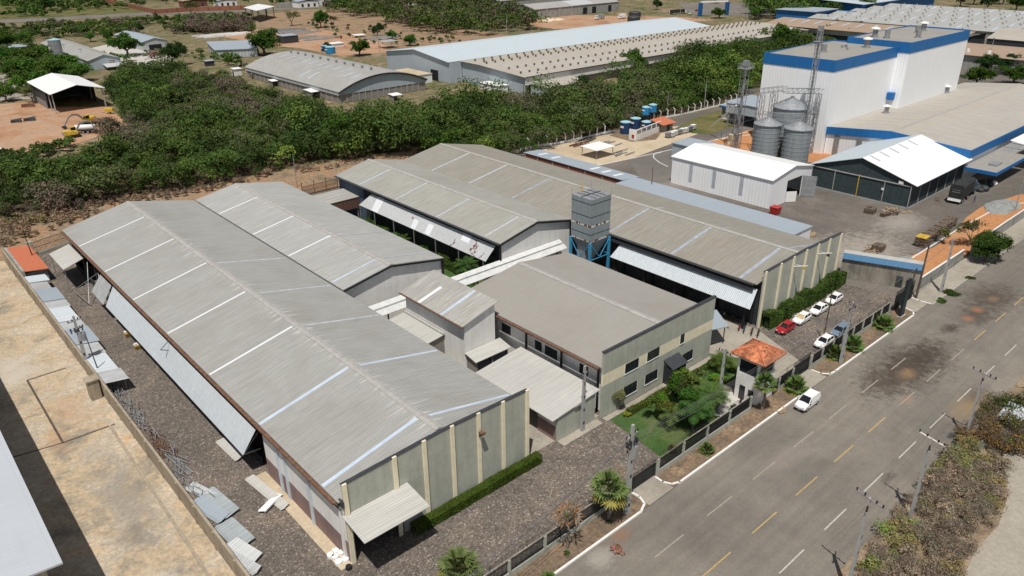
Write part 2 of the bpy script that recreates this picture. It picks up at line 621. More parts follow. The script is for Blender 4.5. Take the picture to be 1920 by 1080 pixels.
def brickmat(name, c1, c2, mortar, sc=1.0, axes='xz'):
    m, nt, b = newmat(name)
    tc = N(nt, 'ShaderNodeTexCoord')
    sp = N(nt, 'ShaderNodeSeparateXYZ')
    cb = N(nt, 'ShaderNodeCombineXYZ')
    nt.links.new(tc.outputs['Object'], sp.inputs[0])
    ad = N(nt, 'ShaderNodeMath', operation='ADD')
    nt.links.new(sp.outputs['X'], ad.inputs[0])
    nt.links.new(sp.outputs['Y'], ad.inputs[1])
    nt.links.new(ad.outputs[0], cb.inputs['X'])
    nt.links.new(sp.outputs['Z'], cb.inputs['Y'])
    br = N(nt, 'ShaderNodeTexBrick')
    br.inputs['Scale'].default_value = sc
    br.inputs['Color1'].default_value = (*c1, 1)
    br.inputs['Color2'].default_value = (*c2, 1)
    br.inputs['Mortar'].default_value = (*mortar, 1)
    br.inputs['Brick Width'].default_value = 0.4
    br.inputs['Row Height'].default_value = 0.2
    br.inputs['Mortar Size'].default_value = 0.02
    nt.links.new(cb.outputs[0], br.inputs['Vector'])
    n = noise(nt, coords(nt), 1.2, 5, 0.7)
    x = mix(nt, 1.0, br.outputs['Color'], ramp(nt, n, [(0.3, g3(0.75)), (0.7, g3(1.2))]), 'MULTIPLY')
    nt.links.new(x, b.inputs['Base Color'])
    b.inputs['Roughness'].default_value = 0.95
    b.inputs['Specular IOR Level'].default_value = 0.1


brickmat('brick', (0.27, 0.09, 0.055), (0.33, 0.12, 0.07), (0.3, 0.2, 0.15))
brickmat('brick_dull', (0.16, 0.07, 0.05), (0.2, 0.09, 0.06), (0.2, 0.14, 0.11))


def ribbed(name, c, w=0.5, lo=0.75, axis=0, stain=0.2):
    """cladding with upright ribs, seen on walls"""
    m, nt, b = newmat(name)
    tc = N(nt, 'ShaderNodeTexCoord')
    sp = N(nt, 'ShaderNodeSeparateXYZ')
    nt.links.new(tc.outputs['Object'], sp.inputs[0])
    ad = N(nt, 'ShaderNodeMath', operation='ADD')
    nt.links.new(sp.outputs['X'], ad.inputs[0])
    nt.links.new(sp.outputs['Y'], ad.inputs[1])
    mm = N(nt, 'ShaderNodeMath', operation='PINGPONG')
    nt.links.new(ad.outputs[0], mm.inputs[0])
    mm.inputs[1].default_value = w / 2
    dv = N(nt, 'ShaderNodeMath', operation='DIVIDE')
    nt.links.new(mm.outputs[0], dv.inputs[0])
    dv.inputs[1].default_value = w / 2
    x = ramp(nt, dv.outputs[0], [(0.0, tuple(a * lo for a in c)), (0.5, c)])
    n = noise(nt, coords(nt, (1.2, 1.2, 0.15)), 1.0, 5, 0.7)
    x = mix(nt, 1.0, x, ramp(nt, n, [(0.35, g3(1.0)), (0.75, g3(1 - stain))]), 'MULTIPLY')
    nt.links.new(x, b.inputs['Base Color'])
    bump(nt, b, dv.outputs[0], 0.4, 0.05)
    b.inputs['Roughness'].default_value = 0.55
    b.inputs['Specular IOR Level'].default_value = 0.3


ribbed('clad_white', (0.93, 0.95, 0.97), 0.9, 0.90, stain=0.08)
ribbed('clad_blue', (0.02, 0.16, 0.44), 0.6, 0.85)
ribbed('clad_grey', (0.50, 0.53, 0.55), 0.8, 0.8)
ribbed('clad_greyblue', (0.44, 0.50, 0.55), 0.8, 0.85)
ribbed('clad_tower', (0.26, 0.30, 0.315), 0.5, 0.9)
ribbed('clad_silo', (0.30, 0.33, 0.35), 0.9, 0.9, stain=0.3)
ribbed('clad_blue_wall', (0.04, 0.16, 0.31), 0.4, 0.7)
ribbed('clad_brown', (0.17, 0.095, 0.075), 0.45, 0.7)

# terracotta tiles
m_, nt_, b_ = newmat('tiles')
v_ = coords(nt_)
vo_ = N(nt_, 'ShaderNodeTexVoronoi')
vo_.inputs['Scale'].default_value = 3.0
nt_.links.new(v_, vo_.inputs['Vector'])
sp_ = N(nt_, 'ShaderNodeSeparateColor')
nt_.links.new(vo_.outputs['Color'], sp_.inputs[0])
n_ = noise(nt_, v_, 0.7, 5, 0.7)
x_ = ramp(nt_, sp_.outputs[0], [(0.0, (0.20, 0.065, 0.03)), (0.22, (0.50, 0.17, 0.075)), (0.75, (0.62, 0.24, 0.12))])
x_ = mix(nt_, 1.0, x_, ramp(nt_, n_, [(0.42, g3(1.05)), (0.62, g3(0.55))]), 'MULTIPLY')
nt_.links.new(x_, b_.inputs['Base Color'])
b_.inputs['Roughness'].default_value = 0.9
m_, nt_, b_ = newmat('tiles_even')
n_ = noise(nt_, coords(nt_), 3.0, 4, 0.7)
nt_.links.new(ramp(nt_, n_, [(0.3, (0.42, 0.12, 0.055)), (0.68, (0.54, 0.17, 0.085))]), b_.inputs['Base Color'])
b_.inputs['Roughness'].default_value = 0.9

# ---------------------------------------------------------------- ground covers
groundmat('g_terrain', [(0.3, (0.07, 0.095, 0.03)), (0.42, (0.13, 0.13, 0.06)), (0.5, (0.21, 0.165, 0.105)), (0.56, (0.14, 0.135, 0.06)), (0.62, (0.30, 0.22, 0.15)), (0.7, (0.17, 0.12, 0.075)), (0.8, (0.24, 0.19, 0.11))], 0.045, 0.35, 0.5)
groundmat('g_bank', [(0.3, (0.13, 0.105, 0.07)), (0.42, (0.22, 0.165, 0.11)), (0.5, (0.30, 0.215, 0.14)), (0.58, (0.33, 0.195, 0.115)), (0.66, (0.25, 0.195, 0.12)), (0.78, (0.19, 0.15, 0.09))], 0.13, 2.0, 0.42)
RS = []
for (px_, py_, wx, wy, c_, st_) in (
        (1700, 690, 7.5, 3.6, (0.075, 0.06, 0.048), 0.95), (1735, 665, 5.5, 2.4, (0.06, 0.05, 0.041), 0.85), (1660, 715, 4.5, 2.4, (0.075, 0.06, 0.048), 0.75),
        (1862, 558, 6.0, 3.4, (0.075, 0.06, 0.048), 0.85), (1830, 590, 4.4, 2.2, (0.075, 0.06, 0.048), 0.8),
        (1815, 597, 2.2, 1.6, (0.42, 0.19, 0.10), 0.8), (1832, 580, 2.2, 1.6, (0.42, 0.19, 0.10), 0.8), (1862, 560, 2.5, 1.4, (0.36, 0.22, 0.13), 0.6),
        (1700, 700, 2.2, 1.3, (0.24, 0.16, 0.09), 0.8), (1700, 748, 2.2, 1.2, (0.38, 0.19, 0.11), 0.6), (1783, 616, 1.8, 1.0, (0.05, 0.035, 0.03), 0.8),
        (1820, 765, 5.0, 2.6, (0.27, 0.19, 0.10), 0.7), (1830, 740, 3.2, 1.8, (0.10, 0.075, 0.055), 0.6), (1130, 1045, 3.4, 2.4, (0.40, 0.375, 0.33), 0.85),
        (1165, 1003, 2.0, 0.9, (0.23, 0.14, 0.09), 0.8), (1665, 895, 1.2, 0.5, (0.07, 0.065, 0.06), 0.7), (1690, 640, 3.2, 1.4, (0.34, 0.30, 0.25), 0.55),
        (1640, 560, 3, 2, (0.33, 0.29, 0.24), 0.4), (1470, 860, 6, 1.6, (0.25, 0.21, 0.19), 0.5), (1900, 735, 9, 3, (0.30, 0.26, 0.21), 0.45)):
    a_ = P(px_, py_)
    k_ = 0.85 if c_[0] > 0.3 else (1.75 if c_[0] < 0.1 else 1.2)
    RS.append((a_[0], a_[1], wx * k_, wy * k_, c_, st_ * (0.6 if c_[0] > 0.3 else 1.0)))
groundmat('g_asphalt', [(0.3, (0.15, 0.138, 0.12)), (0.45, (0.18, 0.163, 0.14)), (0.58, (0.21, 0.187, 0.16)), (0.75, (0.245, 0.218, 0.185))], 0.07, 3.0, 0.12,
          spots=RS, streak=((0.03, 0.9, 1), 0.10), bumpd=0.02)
groundmat('g_cobble', [(0.3, (0.13, 0.115, 0.10)), (0.5, (0.17, 0.145, 0.125)), (0.62, (0.21, 0.175, 0.145)), (0.75, (0.21, 0.15, 0.10))], 0.16, 2.6, 0.25,
          speck=(6.5, [(0.0, g3(0.78)), (0.35, g3(1.0)), (0.7, g3(1.22)), (0.9, g3(1.6)), (0.98, g3(2.5))]), bumpd=0.05)
groundmat('g_lot', [(0.30, (0.22, 0.20, 0.165)), (0.40, (0.36, 0.30, 0.22)), (0.47, (0.48, 0.375, 0.25)), (0.53, (0.43, 0.37, 0.29)), (0.6, (0.52, 0.43, 0.32)), (0.68, (0.50, 0.36, 0.22)), (0.8, (0.40, 0.36, 0.30))], 0.15, 2.4, 0.27,
          spots=[(12.5, 84, 4.5, 15, (0.21, 0.195, 0.17), 0.6), (11, 76, 3.0, 4, (0.19, 0.175, 0.15), 0.6), (10.5, 66, 3.4, 5, (0.58, 0.53, 0.46), 0.5), (12.5, 108, 3.5, 6, (0.44, 0.27, 0.16), 0.45), (9.5, 101, 2, 5, (0.45, 0.26, 0.15), 0.45), (9, 125, 5, 9, (0.50, 0.46, 0.40), 0.6), (8, 150, 5, 9, (0.36, 0.32, 0.27), 0.5)], spotscale=0.45)
groundmat('g_orange', [(0.3, (0.38, 0.18, 0.085)), (0.5, (0.46, 0.22, 0.10)), (0.72, (0.46, 0.27, 0.15))], 0.06, 1.6, 0.18)
groundmat('g_orange_yard', [(0.3, (0.25, 0.15, 0.095)), (0.44, (0.38, 0.21, 0.12)), (0.55, (0.40, 0.27, 0.185)), (0.66, (0.40, 0.22, 0.125)), (0.8, (0.30, 0.20, 0.13))], 0.05, 0.8, 0.17, streak=((0.05, 0.5, 1), 0.12))
groundmat('g_yard_grey', [(0.3, (0.11, 0.10, 0.092)), (0.5, (0.14, 0.125, 0.11)), (0.72, (0.20, 0.175, 0.155))], 0.05, 2.0, 0.2,
          spots=[(150, 60, 19, 12, (0.36, 0.32, 0.28), 0.75), (172, 62, 11, 6, (0.33, 0.30, 0.27), 0.7), (158, 115, 11, 7, (0.28, 0.24, 0.21), 0.5), (165, 140, 17, 9, (0.24, 0.2, 0.175), 0.5), (146, 72, 8, 11, (0.3, 0.27, 0.23), 0.5)])
groundmat('g_sand', [(0.3, (0.40, 0.32, 0.22)), (0.5, (0.50, 0.41, 0.29)), (0.72, (0.52, 0.45, 0.35))], 0.06, 2.0, 0.16)
groundmat('g_concrete', [(0.3, (0.26, 0.235, 0.20)), (0.5, (0.33, 0.30, 0.25)), (0.72, (0.38, 0.345, 0.29))], 0.12, 2.0, 0.14)
groundmat('g_pale', [(0.3, (0.38, 0.36, 0.33)), (0.5, (0.47, 0.45, 0.42)), (0.72, (0.50, 0.45, 0.39))], 0.09, 2.0, 0.14)
groundmat('g_verge', [(0.3, (0.12, 0.095, 0.07)), (0.5, (0.20, 0.145, 0.10)), (0.7, (0.28, 0.19, 0.125))], 0.35, 2.4, 0.35)
groundmat('g_straw', [(0.3, (0.17, 0.125, 0.085)), (0.5, (0.27, 0.20, 0.135)), (0.7, (0.34, 0.28, 0.21))], 0.3, 2.4, 0.35)
groundmat('g_lawn', [(0.3, (0.045, 0.09, 0.025)), (0.5, (0.065, 0.115, 0.032)), (0.62, (0.11, 0.13, 0.055)), (0.75, (0.17, 0.15, 0.09))], 0.25, 5, 0.35)
groundmat('g_grass_dry', [(0.3, (0.05, 0.085, 0.02)), (0.5, (0.12, 0.12, 0.045)), (0.7, (0.20, 0.155, 0.075))], 0.08, 2, 0.25)
groundmat('g_scrubfloor', [(0.3, (0.07, 0.065, 0.03)), (0.6, (0.13, 0.10, 0.06))], 0.1, 1.5, 0.35)
groundmat('g_farroad', [(0.3, (0.14, 0.13, 0.12)), (0.7, (0.21, 0.19, 0.17))], 0.05, 2, 0.1)
plain('paint_white', (0.72, 0.71, 0.68), 0.7, var=0.1, scale=4)
plain('lane_white', (0.44, 0.42, 0.38), 0.8, var=0.25, scale=5)
plain('lane_faded', (0.30, 0.275, 0.235), 0.8, var=0.25, scale=5)
plain('lane_yellow', (0.42, 0.30, 0.12), 0.8, var=0.25, scale=5)

sheet('terrain', [(-2500, -800), (3500, -800), (3500, 4500), (-2500, 4500)], -0.12, 'g_terrain')
sheet('bank_ground', [(-60, 150), (P(60, 400)[0], P(60, 400)[1] + 6), (60, 200), (100, 196), (130, 192), (165, 185), (150, 160), (-60, 140)], -0.08, 'g_bank')
sheet('yard_paving', [(17, 44), (138.8, 44), (134.0, 57), (133, 162), (128, 173), (17, 175)], -0.03, 'g_cobble')
sheet('left_lot_ground', [(-120, -60), (17.1, -60), (17.1, 176), (6, 182), (-120, 182)], -0.02, 'g_lot')
sheet('road', [(-400, 21.4), (900, 21.4), (900, 40.9), (-400, 40.9)], -0.04, 'g_asphalt')
sheet('roadside_lot_ground', [(-400, -300), (900, -300), (900, 21.4), (-400, 21.4)], -0.06, 'g_straw')
sheet('pale_lot_ground', pxs((1790, 1120), (1830, 1030), (1872, 985), (1890, 930), (1880, 850), (2100, 860), (2300, 1300), (1750, 1300)), -0.045, 'g_concrete')
sheet('verge_ground', [(17, 40.85), (134, 40.85), (134, 43.9), (17, 43.9)], 0.10, 'g_verge')
sheet('pavement', [(134, 40.2), (420, 40.2), (420, 44.2), (134, 44.2)], 0.06, 'g_concrete')
# driveways crossing the verge
for x0, x1 in ((56.9, 61.4), (92.6, 98.0), (129.0, 134.2)):
    mb = MB()
    mb.py([(x0, 0.02), (x0, 0.125), (x1, 0.125), (x1, 0.02)], 40.75, 44.0)
    tag(obj('driveway', mb, 'g_concrete'), kind='structure')
# garden, drives and beds
sheet('lawn', [(66.4, 55.3), (64.9, 44.6), (84.6, 44.6), (84.6, 47.0), (83.0, 49.6), (91.5, 49.6), (93.4, 53.0), (91.2, 55.3)], 0.012, 'g_lawn')
sheet('garden_path', [(65.8, 56.1), (65.8, 55.2), (91.3, 55.2), (91.3, 56.1)], 0.03, 'g_concrete')
sheet('patio', [(78.8, 49.6), (77.4, 46.4), (79.0, 44.5), (84.8, 44.5), (84.8, 47.2), (82.6, 50.6)], 0.03, 'g_pale')
sheet('driveway_inner', [(91.3, 58.5), (91.3, 55.2), (93.4, 52.8), (92, 49.8), (89.6, 49), (89.6, 43.9), (98.6, 43.9), (103.7, 55.9), (103, 63), (92, 63)], 0.02, 'g_concrete')
sheet('back_court', [(52.3, 56.9), (66, 56.9), (66, 96), (104, 96), (104, 100), (52.3, 100)], -0.015, 'g_concrete')
sheet('courtyard_lawn', [(73.4, 99), (84.3, 99), (84.3, 148), (73.4, 148)], 0.0, 'g_lawn')
# neighbour on the right
sheet('neighbour_yard', [(130.5, 56.7), (134, 45), (420, 45), (420, 160), (255, 160), (150, 168), (131, 168)], -0.02, 'g_yard_grey')
sheet('earth_bed', [P(1655, 515), P(1712, 478), (162, 50.8), (176, 51.3), (186, 53.2), (196, 53.6), (206, 52.0), (214, 50.5), (214, 45.0), (138.4, 45.0)], 0.0, 'g_orange')
sheet('sand_yard', pxs((1000, 285), (1085, 262), (1140, 252), (1200, 245), (1240, 238), (1300, 235), (1330, 243), (1190, 295), (1115, 312), (1070, 300)), 0.0, 'g_sand')
sheet('water_tank_pad', pxs((1142, 254), (1205, 232), (1250, 236), (1230, 262), (1185, 266)), 0.02, 'g_verge')
sheet('grass_patch', pxs((1262, 243), (1300, 222), (1345, 208), (1395, 212), (1420, 222), (1330, 252), (1300, 250)), 0.01, 'g_grass_dry')
sheet('neighbour_road', pxs((1180, 300), (1330, 262), (1420, 226), (1440, 236), (1330, 275), (1262, 300), (1256, 345), (1200, 335)), 0.005, 'g_farroad')
sheet('silo_ground', pxs((1325, 268), (1400, 245), (1440, 240), (1570, 290), (1540, 305), (1400, 300)), 0.015, 'g_orange')
# left yard with machines, far ground
sheet('machine_yard', pxs((-60, 250), (0, 195), (60, 190), (100, 200), (205, 200), (240, 235), (150, 268), (0, 300), (-60, 310)), -0.03, 'g_orange_yard')
sheet('far_yard_ground', pxs((170, 90), (205, 82), (240, 85), (330, 105), (300, 128), (215, 128), (190, 110)), -0.05, 'g_pale')
sheet('left_car_park', pxs((-40, 165), (0, 120), (60, 118), (85, 150), (60, 185), (-30, 190)), -0.05, 'g_concrete')
sheet('far_track', [P(-60, 47), P(120, 37), P(300, 27), P(430, 24), P(640, 12), P(640, 9), P(430, 20), P(300, 22), P(110, 32), P(-60, 40)], 0.0, 'g_farroad')
sheet('far_clay_yard', pxs((400, 65), (480, 55), (600, 55), (720, 78), (730, 98), (640, 105), (560, 90), (500, 85)), -0.04, 'g_orange_yard')
sheet('far_clay_lot', pxs((975, 38), (1080, 28), (1280, 32), (1340, 38), (1040, 55), (1000, 48)), -0.04, 'g_orange_yard')
sheet('far_meadow', pxs((-60, 36), (0, 0), (180, -8), (215, 10), (290, 22), (120, 34)), -0.05, 'g_grass_dry')
sheet('far_clay_field', pxs((480, 30), (560, 18), (640, 18), (800, 45), (1000, 72), (720, 92), (600, 60), (480, 50)), -0.06, 'g_bank')
sheet('far_street', pxs((1270, 6), (1450, 6), (1470, 30), (1300, 28)), -0.03, 'g_farroad')
sheet('scrub_floor', pxs((-80, 420), (60, 402), (200, 372), (300, 352), (430, 330), (620, 292), (840, 280), (1000, 285), (1130, 250), (1200, 232), (1340, 198), (1430, 168), (1500, 110), (1400, 95), (1200, 145), (1000, 195), (880, 190), (760, 212), (640, 212), (540, 205), (470, 180), (400, 150), (300, 140), (215, 160), (240, 240), (150, 285), (0, 320), (-80, 330)), -0.03, 'g_scrubfloor')

# lane markings and kerbs
for nm, y, mat, lst in (('white_lane_dash', 35.35, 'lane_faded', [51.15 + 9.35 * i for i in range(-3, 14)]),
                        ('yellow_lane_dash', 30.4, 'lane_yellow', [52.65 + 9.18 * i for i in range(-2, 14)]),
                        ('white_lane_dash', 25.35, 'lane_white', [58.8 + 9.35 * i for i in range(-3, 12)])):
    for x in lst:
        if 92 < x < 118 and y == 30.4:
            mm_ = 'lane_faded'
        else:
            mm_ = mat
        if 110 < x and y == 35.35:
            continue
        sheet(nm, [(x, y - 0.08), (x + 5.0, y - 0.08), (x + 5.0, y + 0.08), (x, y + 0.08)], -0.034, mm_)
for pts in ([(17, 40.85), (55.4, 40.75), (56.7, 41.3), (57.2, 42.5), (57.1, 43.4)],
            [(61.4, 43.4), (61.3, 42.3), (61.8, 41.3), (62.8, 40.9), (89.8, 40.85), (93.0, 40.8)],
            [(98.2, 43.2), (98.3, 41.8), (99.2, 40.8), (100.5, 40.7), (127.6, 40.6), (128.8, 41.1), (129.3, 42.6)],
            [(134.3, 43.9), (134.0, 42.2), (134.2, 40.4)]):
    mb = MB()
    for a, b in zip(pts, pts[1:]):
        d = (Vector(b) - Vector(a)).normalized() * 0.1
        mb.bar((a[0] - d.x, a[1] - d.y, 0.055), (b[0] + d.x, b[1] + d.y, 0.055), 0.26, 0.22)
    tag(obj('kerb', mb, 'paint_white'), kind='structure')
mb = MB()
for a, b in zip([(134, 40.1), (180, 40.0), (260, 40.0)], [(180, 40.0), (260, 40.0), (420, 40)]):
    mb.bar((*a, 0.02), (*b, 0.02), 0.2, 0.16)
tag(obj('kerb', mb, 'concrete'), kind='structure')
mb = MB()
for q in ([(1115, 312), (1190, 296), (1345, 262), (1430, 240)], [(1252, 313), (1236, 305), (1226, 297), (1225, 291), (1231, 288), (1240, 286)], [(1655, 515), (1712, 483), (1800, 428), (1880, 385), (1950, 378)],
          [(1340, 262), (1430, 250)]):
    w_ = [P(*a) for a in q]
    for a, b in zip(w_, w_[1:]):
        mb.bar((*a, 0.04), (*b, 0.04), 0.24, 0.16)
tag(obj('yard_kerb', mb, 'paint_white'), kind='structure')
# drain channel outlined on the left lot
mb = MB()
w_ = [P(123, 690), P(51, 713), P(118, 830), P(215, 795)]
for a, b in zip(w_, w_[1:]):
    mb.bar((*a, -0.01), (*b, -0.01), 0.28, 0.05)
a, b = P(118, 830), P(-20, 870)
mb.bar((*a, -0.01), (*b, -0.01), 0.22, 0.05)
tag(obj('drain_channel', mb, 'pole_wood'), kind='structure')
mb = MB()
mb.bar((14.9, 60, 0.04), (15.5, 100, 0.04), 0.3, 0.14)
tag(obj('low_kerb', mb, 'wall_boundary'), kind='structure')

tag(obj('wall_apron', MB().box(25.5, 26.86, 56.0, 76.5, -0.05, 0.08), 'g_sand'), kind='structure')

# ================================================================ BUILDINGS
def gable(root, x0, x1, xr, y0, y1, e0, r, e1, mat, axis='y', th=0.14, cap='cap', capw=0.5):
    """two roof slopes and a ridge cap; axis = direction of the ridge"""
    def q(a, b, z):
        return (a, b, z) if axis == 'y' else (b, a, z)
    mb = MB()
    mb.slab([q(x0, y0, e0), q(xr, y0, r), q(xr, y1, r), q(x0, y1, e0)], th)
    mb.slab([q(xr + 0.003, y0, r), q(x1, y0, e1), q(x1, y1, e1), q(xr + 0.003, y1, r)], th)
    ro = obj('roof', mb, mat, root)
    if cap:
        mb = MB()
        k0 = (r - e0) / (xr - x0)
        k1 = (r - e1) / (x1 - xr)
        n = max(1, int((y1 - y0) / 1.2))
        for i in range(n):
            a = y0 + (y1 - y0) * i / n
            b = y0 + (y1 - y0) * (i + 1) / n
            dz = random.uniform(0.05, 0.085)
            mb.slab([q(xr - capw, a, r - capw * k0 + dz), q(xr, a, r + dz), q(xr, b, r + dz), q(xr - capw, b, r - capw * k0 + dz)], 0.03)
            mb.slab([q(xr + 0.002, a, r + dz), q(xr + capw, a, r - capw * k1 + dz), q(xr + capw, b, r - capw * k1 + dz), q(xr + 0.002, b, r + dz)], 0.03)
        obj('ridge_cap', mb, cap, root)
    return ro


def strip(root, xa, xb, za, zb, y, w, mat, axis='y', lift=0.02, name='skylight'):
    mb = MB()
    pts = [(xa, y, za + lift), (xb, y, zb + lift), (xb, y + w, zb + lift), (xa, y + w, za + lift)]
    if axis == 'x':
        pts = [(b, a, z) for a, b, z in pts]
    mb.slab(pts, 0.03)
    obj(name, mb, mat, root)


def awning(root, pts, mat='zinc_x', n=5, name='awning'):
    """a hung sheet awning with struts; pts = top a, top b, low b, low a"""
    mb = MB()
    mb.slab(pts, 0.06)
    aw = obj(name, mb, mat, root)
    return aw


# ---- warehouse 1, the long one in front
w1 = thing('warehouse', 'longest grey roofed warehouse in front with six white strips and a cream ribbed street wall', 'warehouse', (26.9, 56.3, 0))
gable(w1, 26.4, 52.2, 39.2, 56.52, 162, 8.2, 11.1, 8.35, 'roof_main')
for y in (59.8, 74.6, 89.5, 104.7, 119.8, 134.6, 150.3):
    strip(w1, 26.5, 38.6, 8.22, 10.96, y - 0.2, 0.5 if y < 80 else 0.33, 'skylight_white' if y > 80 else 'skylight')
for i, y in enumerate((59.4, 74.2, 88.6, 102.9, 118.5, 130.2, 149.3)):
    strip(w1, 40.0, 51.9 if i < 5 else 48.5, 10.93, 8.41, y - 0.2, 0.4, 'skylight' if i < 2 else 'skylight_faint')
mb = MB()
mb.py([(26.9, 0), (26.9, 10.25), (27.5, 10.28), (27.5, 0)], 56.2, 56.5)
mb.py([(27.5, 4.6), (27.5, 10.28), (33.6, 10.6), (33.6, 4.6)], 56.2, 56.5)
mb.py([(33.6, 0), (33.6, 10.6), (39.4, 10.78), (52.1, 10.45), (52.1, 0)], 56.2, 56.5)
obj('front_wall', mb, 'wall_green', w1)
mb = MB()
mb.slab([(26.85, 56.12, 10.36), (39.4, 56.12, 10.88), (39.4, 56.58, 10.88), (26.85, 56.58, 10.36)], 0.07)
mb.slab([(39.402, 56.12, 10.88), (52.15, 56.12, 10.55), (52.15, 56.58, 10.55), (39.402, 56.58, 10.88)], 0.07)
obj('coping', mb, 'steel_dark', w1)
for x, h in ((27.08, 10.3), (33.05, 10.55), (36.85, 10.7), (40.65, 10.8), (44.42, 10.7), (48.12, 10.6), (51.95, 10.5)):
    mb = MB()
    mb.box(x - 0.24, x + 0.24, 56.0, 56.198, 0, h + 0.12)
    obj('pilaster', mb, 'cream', w1)
mb = MB()
mb.slab([(26.5, 56.19, 6.5), (26.5, 52.1, 5.9), (34.45, 52.1, 5.9), (34.45, 56.19, 6.5)], 0.08)
ca = obj('canopy', mb, 'roof_pale', w1)
mb = MB()
for x in (27.0, 30.5, 34.0):
    mb.bar((x, 56.15, 6.35), (x, 52.3, 5.78), 0.09)
    mb.bar((x, 56.15, 5.2), (x, 53.2, 5.85), 0.06)
obj('canopy_frame', mb, 'steel_dark', w1)
# left wall: white over mauve, pale blue pilasters
mb = MB()
mb.box(26.9, 27.1, 56.52, 75.6, 2.7, 7.9)
obj('upper_wall', mb, 'wall_white', w1)
mb = MB()
mb.box(26.88, 27.1, 56.52, 75.6, 0, 2.698)
obj('lower_wall', mb, 'wall_mauve', w1)
for y in (57.0, 63.9, 69.6, 71.4):
    mb = MB()
    mb.box(26.66, 26.878, y, y + 0.4, 0, 7.9)
    obj('pilaster', mb, 'wall_paleblue' if y > 57.5 else 'wall_white', w1)
mb = MB()
for i in range(13):
    y = 56.9 + i * 8.0
    mb.box(26.95, 27.25, y, y + 0.3, 0 if y > 75 else 7.9, 8.0)
mb.bar((26.6, 56.6, 7.6), (26.6, 162, 7.6), 0.1)
mb.bar((26.6, 56.6, 7.05), (26.6, 162, 7.05), 0.1)
for i in range(70):
    y = 56.7 + i * 1.5
    mb.bar((26.6, y, 7.05), (26.6, y + 0.75, 7.6), 0.05)
    mb.bar((26.6, y + 0.75, 7.6), (26.6, y + 1.5, 7.05), 0.05)
obj('eave_truss', mb, 'steel_dark', w1)
mb = MB()
mb.box(25.95, 26.4, 56.8, 161.8, 7.92, 8.0)
mb.box(25.93, 25.99, 56.8, 161.8, 8.0, 8.18)
mb.box(26.36, 26.39, 56.8, 161.8, 8.0, 8.06)
obj('gutter', mb, 'rust', w1)
awning(w1, [(26.3, 75.8, 6.9), (26.3, 130.5, 6.9), (24.7, 131.5, 3.35), (24.7, 77.0, 3.35)])
mb = MB()
mb.slab([(26.2, 131.0, 6.9), (26.2, 137.2, 6.9), (24.6, 139.6, 3.3), (24.6, 132.6, 3.3)], 0.06)
obj('awning_end', mb, 'zinc_old', w1)
for y in (77, 90, 104, 117, 130):
    mb = MB()
    mb.bar((26.95, y, 3.2), (24.8, y, 3.4), 0.09)
    mb.bar((26.95, y, 5.6), (24.8, y, 3.4), 0.06)
    obj('awning_strut', mb, 'steel', w1)
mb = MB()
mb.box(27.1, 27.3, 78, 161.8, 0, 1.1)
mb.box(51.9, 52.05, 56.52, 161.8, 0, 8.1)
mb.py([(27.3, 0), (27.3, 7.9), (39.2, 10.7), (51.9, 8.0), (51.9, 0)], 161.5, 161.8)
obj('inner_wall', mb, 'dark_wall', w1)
mb = MB()
mb.slab([(22.9, 149.8, 4.7), (27.0, 151.5, 5.4), (27.0, 161.4, 5.4), (22.9, 160.2, 4.7)], 0.08)
obj('side_canopy', mb, 'roof_pale', w1)
for y in (150.2, 160):
    obj('side_post', MB().bar((23.1, y, 0), (23.1, y, 4.6), 0.12), 'steel', w1)
mb = MB()
for a, b in (((23.3, 148, 1), (26.9, 142, 5.5)), ((26.8, 148.5, 5.6), (24.0, 141, 0.6)), ((25.0, 145, 3.0), (25.4, 139, 2.6)), ((23.3, 148, 1), (24, 141, 0.6)), ((26.9, 142, 5.5), (25.4, 137, 1.8))):
    mb.bar(a, b, 0.1)
obj('side_frame', mb, 'steel', w1)
mb = MB()
mb.box(26.62, 26.98, 56.05, 56.9, 7.6, 8.3)
obj('gutter_outlet', mb, 'steel_dark', w1)
# lamp on the street wall
l = thing('wall_lamp', 'small orange brown floodlight on the ribbed wall of the longest warehouse', 'lamp', (44.42, 56.0, 8.2))
mb = MB()
mb.box(-0.3, 0.3, -0.75, -0.2, 0.05, 0.35)
mb.bar((0, 0, 0), (0, -0.3, 0.15), 0.1)
part('lamp_head', mb, 'rust', l)
mb = MB()
mb.box(-0.12, 0.12, -0.12, 0, -0.5, 0.1)
part('bracket', mb, 'steel_dark', l)

# ---- warehouse 2
w2 = thing('warehouse', 'shorter pale streaked roof warehouse joined to the inner side of the longest one', 'warehouse', (52.5, 100.2, 0))
gable(w2, 52.35, 72.4, 61.6, 99.8, 161.5, 8.5, 10.2, 8.35, 'roof_second')
for y in (149.2, 133.2, 118.8, 103.6):
    strip(w2, 52.5, 61.0, 8.53, 10.13, y - 0.2, 0.36, 'skylight_white' if y > 110 else 'skylight')
for y in (103.2, 117.5):
    strip(w2, 62.2, 71.5, 10.14, 8.53, y, 0.3, 'skylight_dull')
mb = MB()
mb.py([(52.5, 0), (52.5, 8.2), (61.6, 9.9), (72.2, 8.1), (72.2, 0)], 100.35, 100.55)
mb.box(52.5, 52.7, 100.55, 161, 0, 8.0)
mb.box(72.0, 72.2, 100.55, 161, 0, 7.8)
obj('wall', mb, 'wall_white', w2)
mb = MB()
mb.slab([(52.4, 99.78, 8.34), (61.6, 99.78, 10.04), (61.6, 100.1, 10.04), (52.4, 100.1, 8.34)], 0.35)
mb.slab([(61.602, 99.78, 10.04), (72.4, 99.78, 8.19), (72.4, 100.1, 8.19), (61.602, 100.1, 10.04)], 0.35)
mb.box(72.15, 72.45, 99.9, 100.3, 0, 8.1)
obj('verge_trim', mb, 'black_trim', w2)

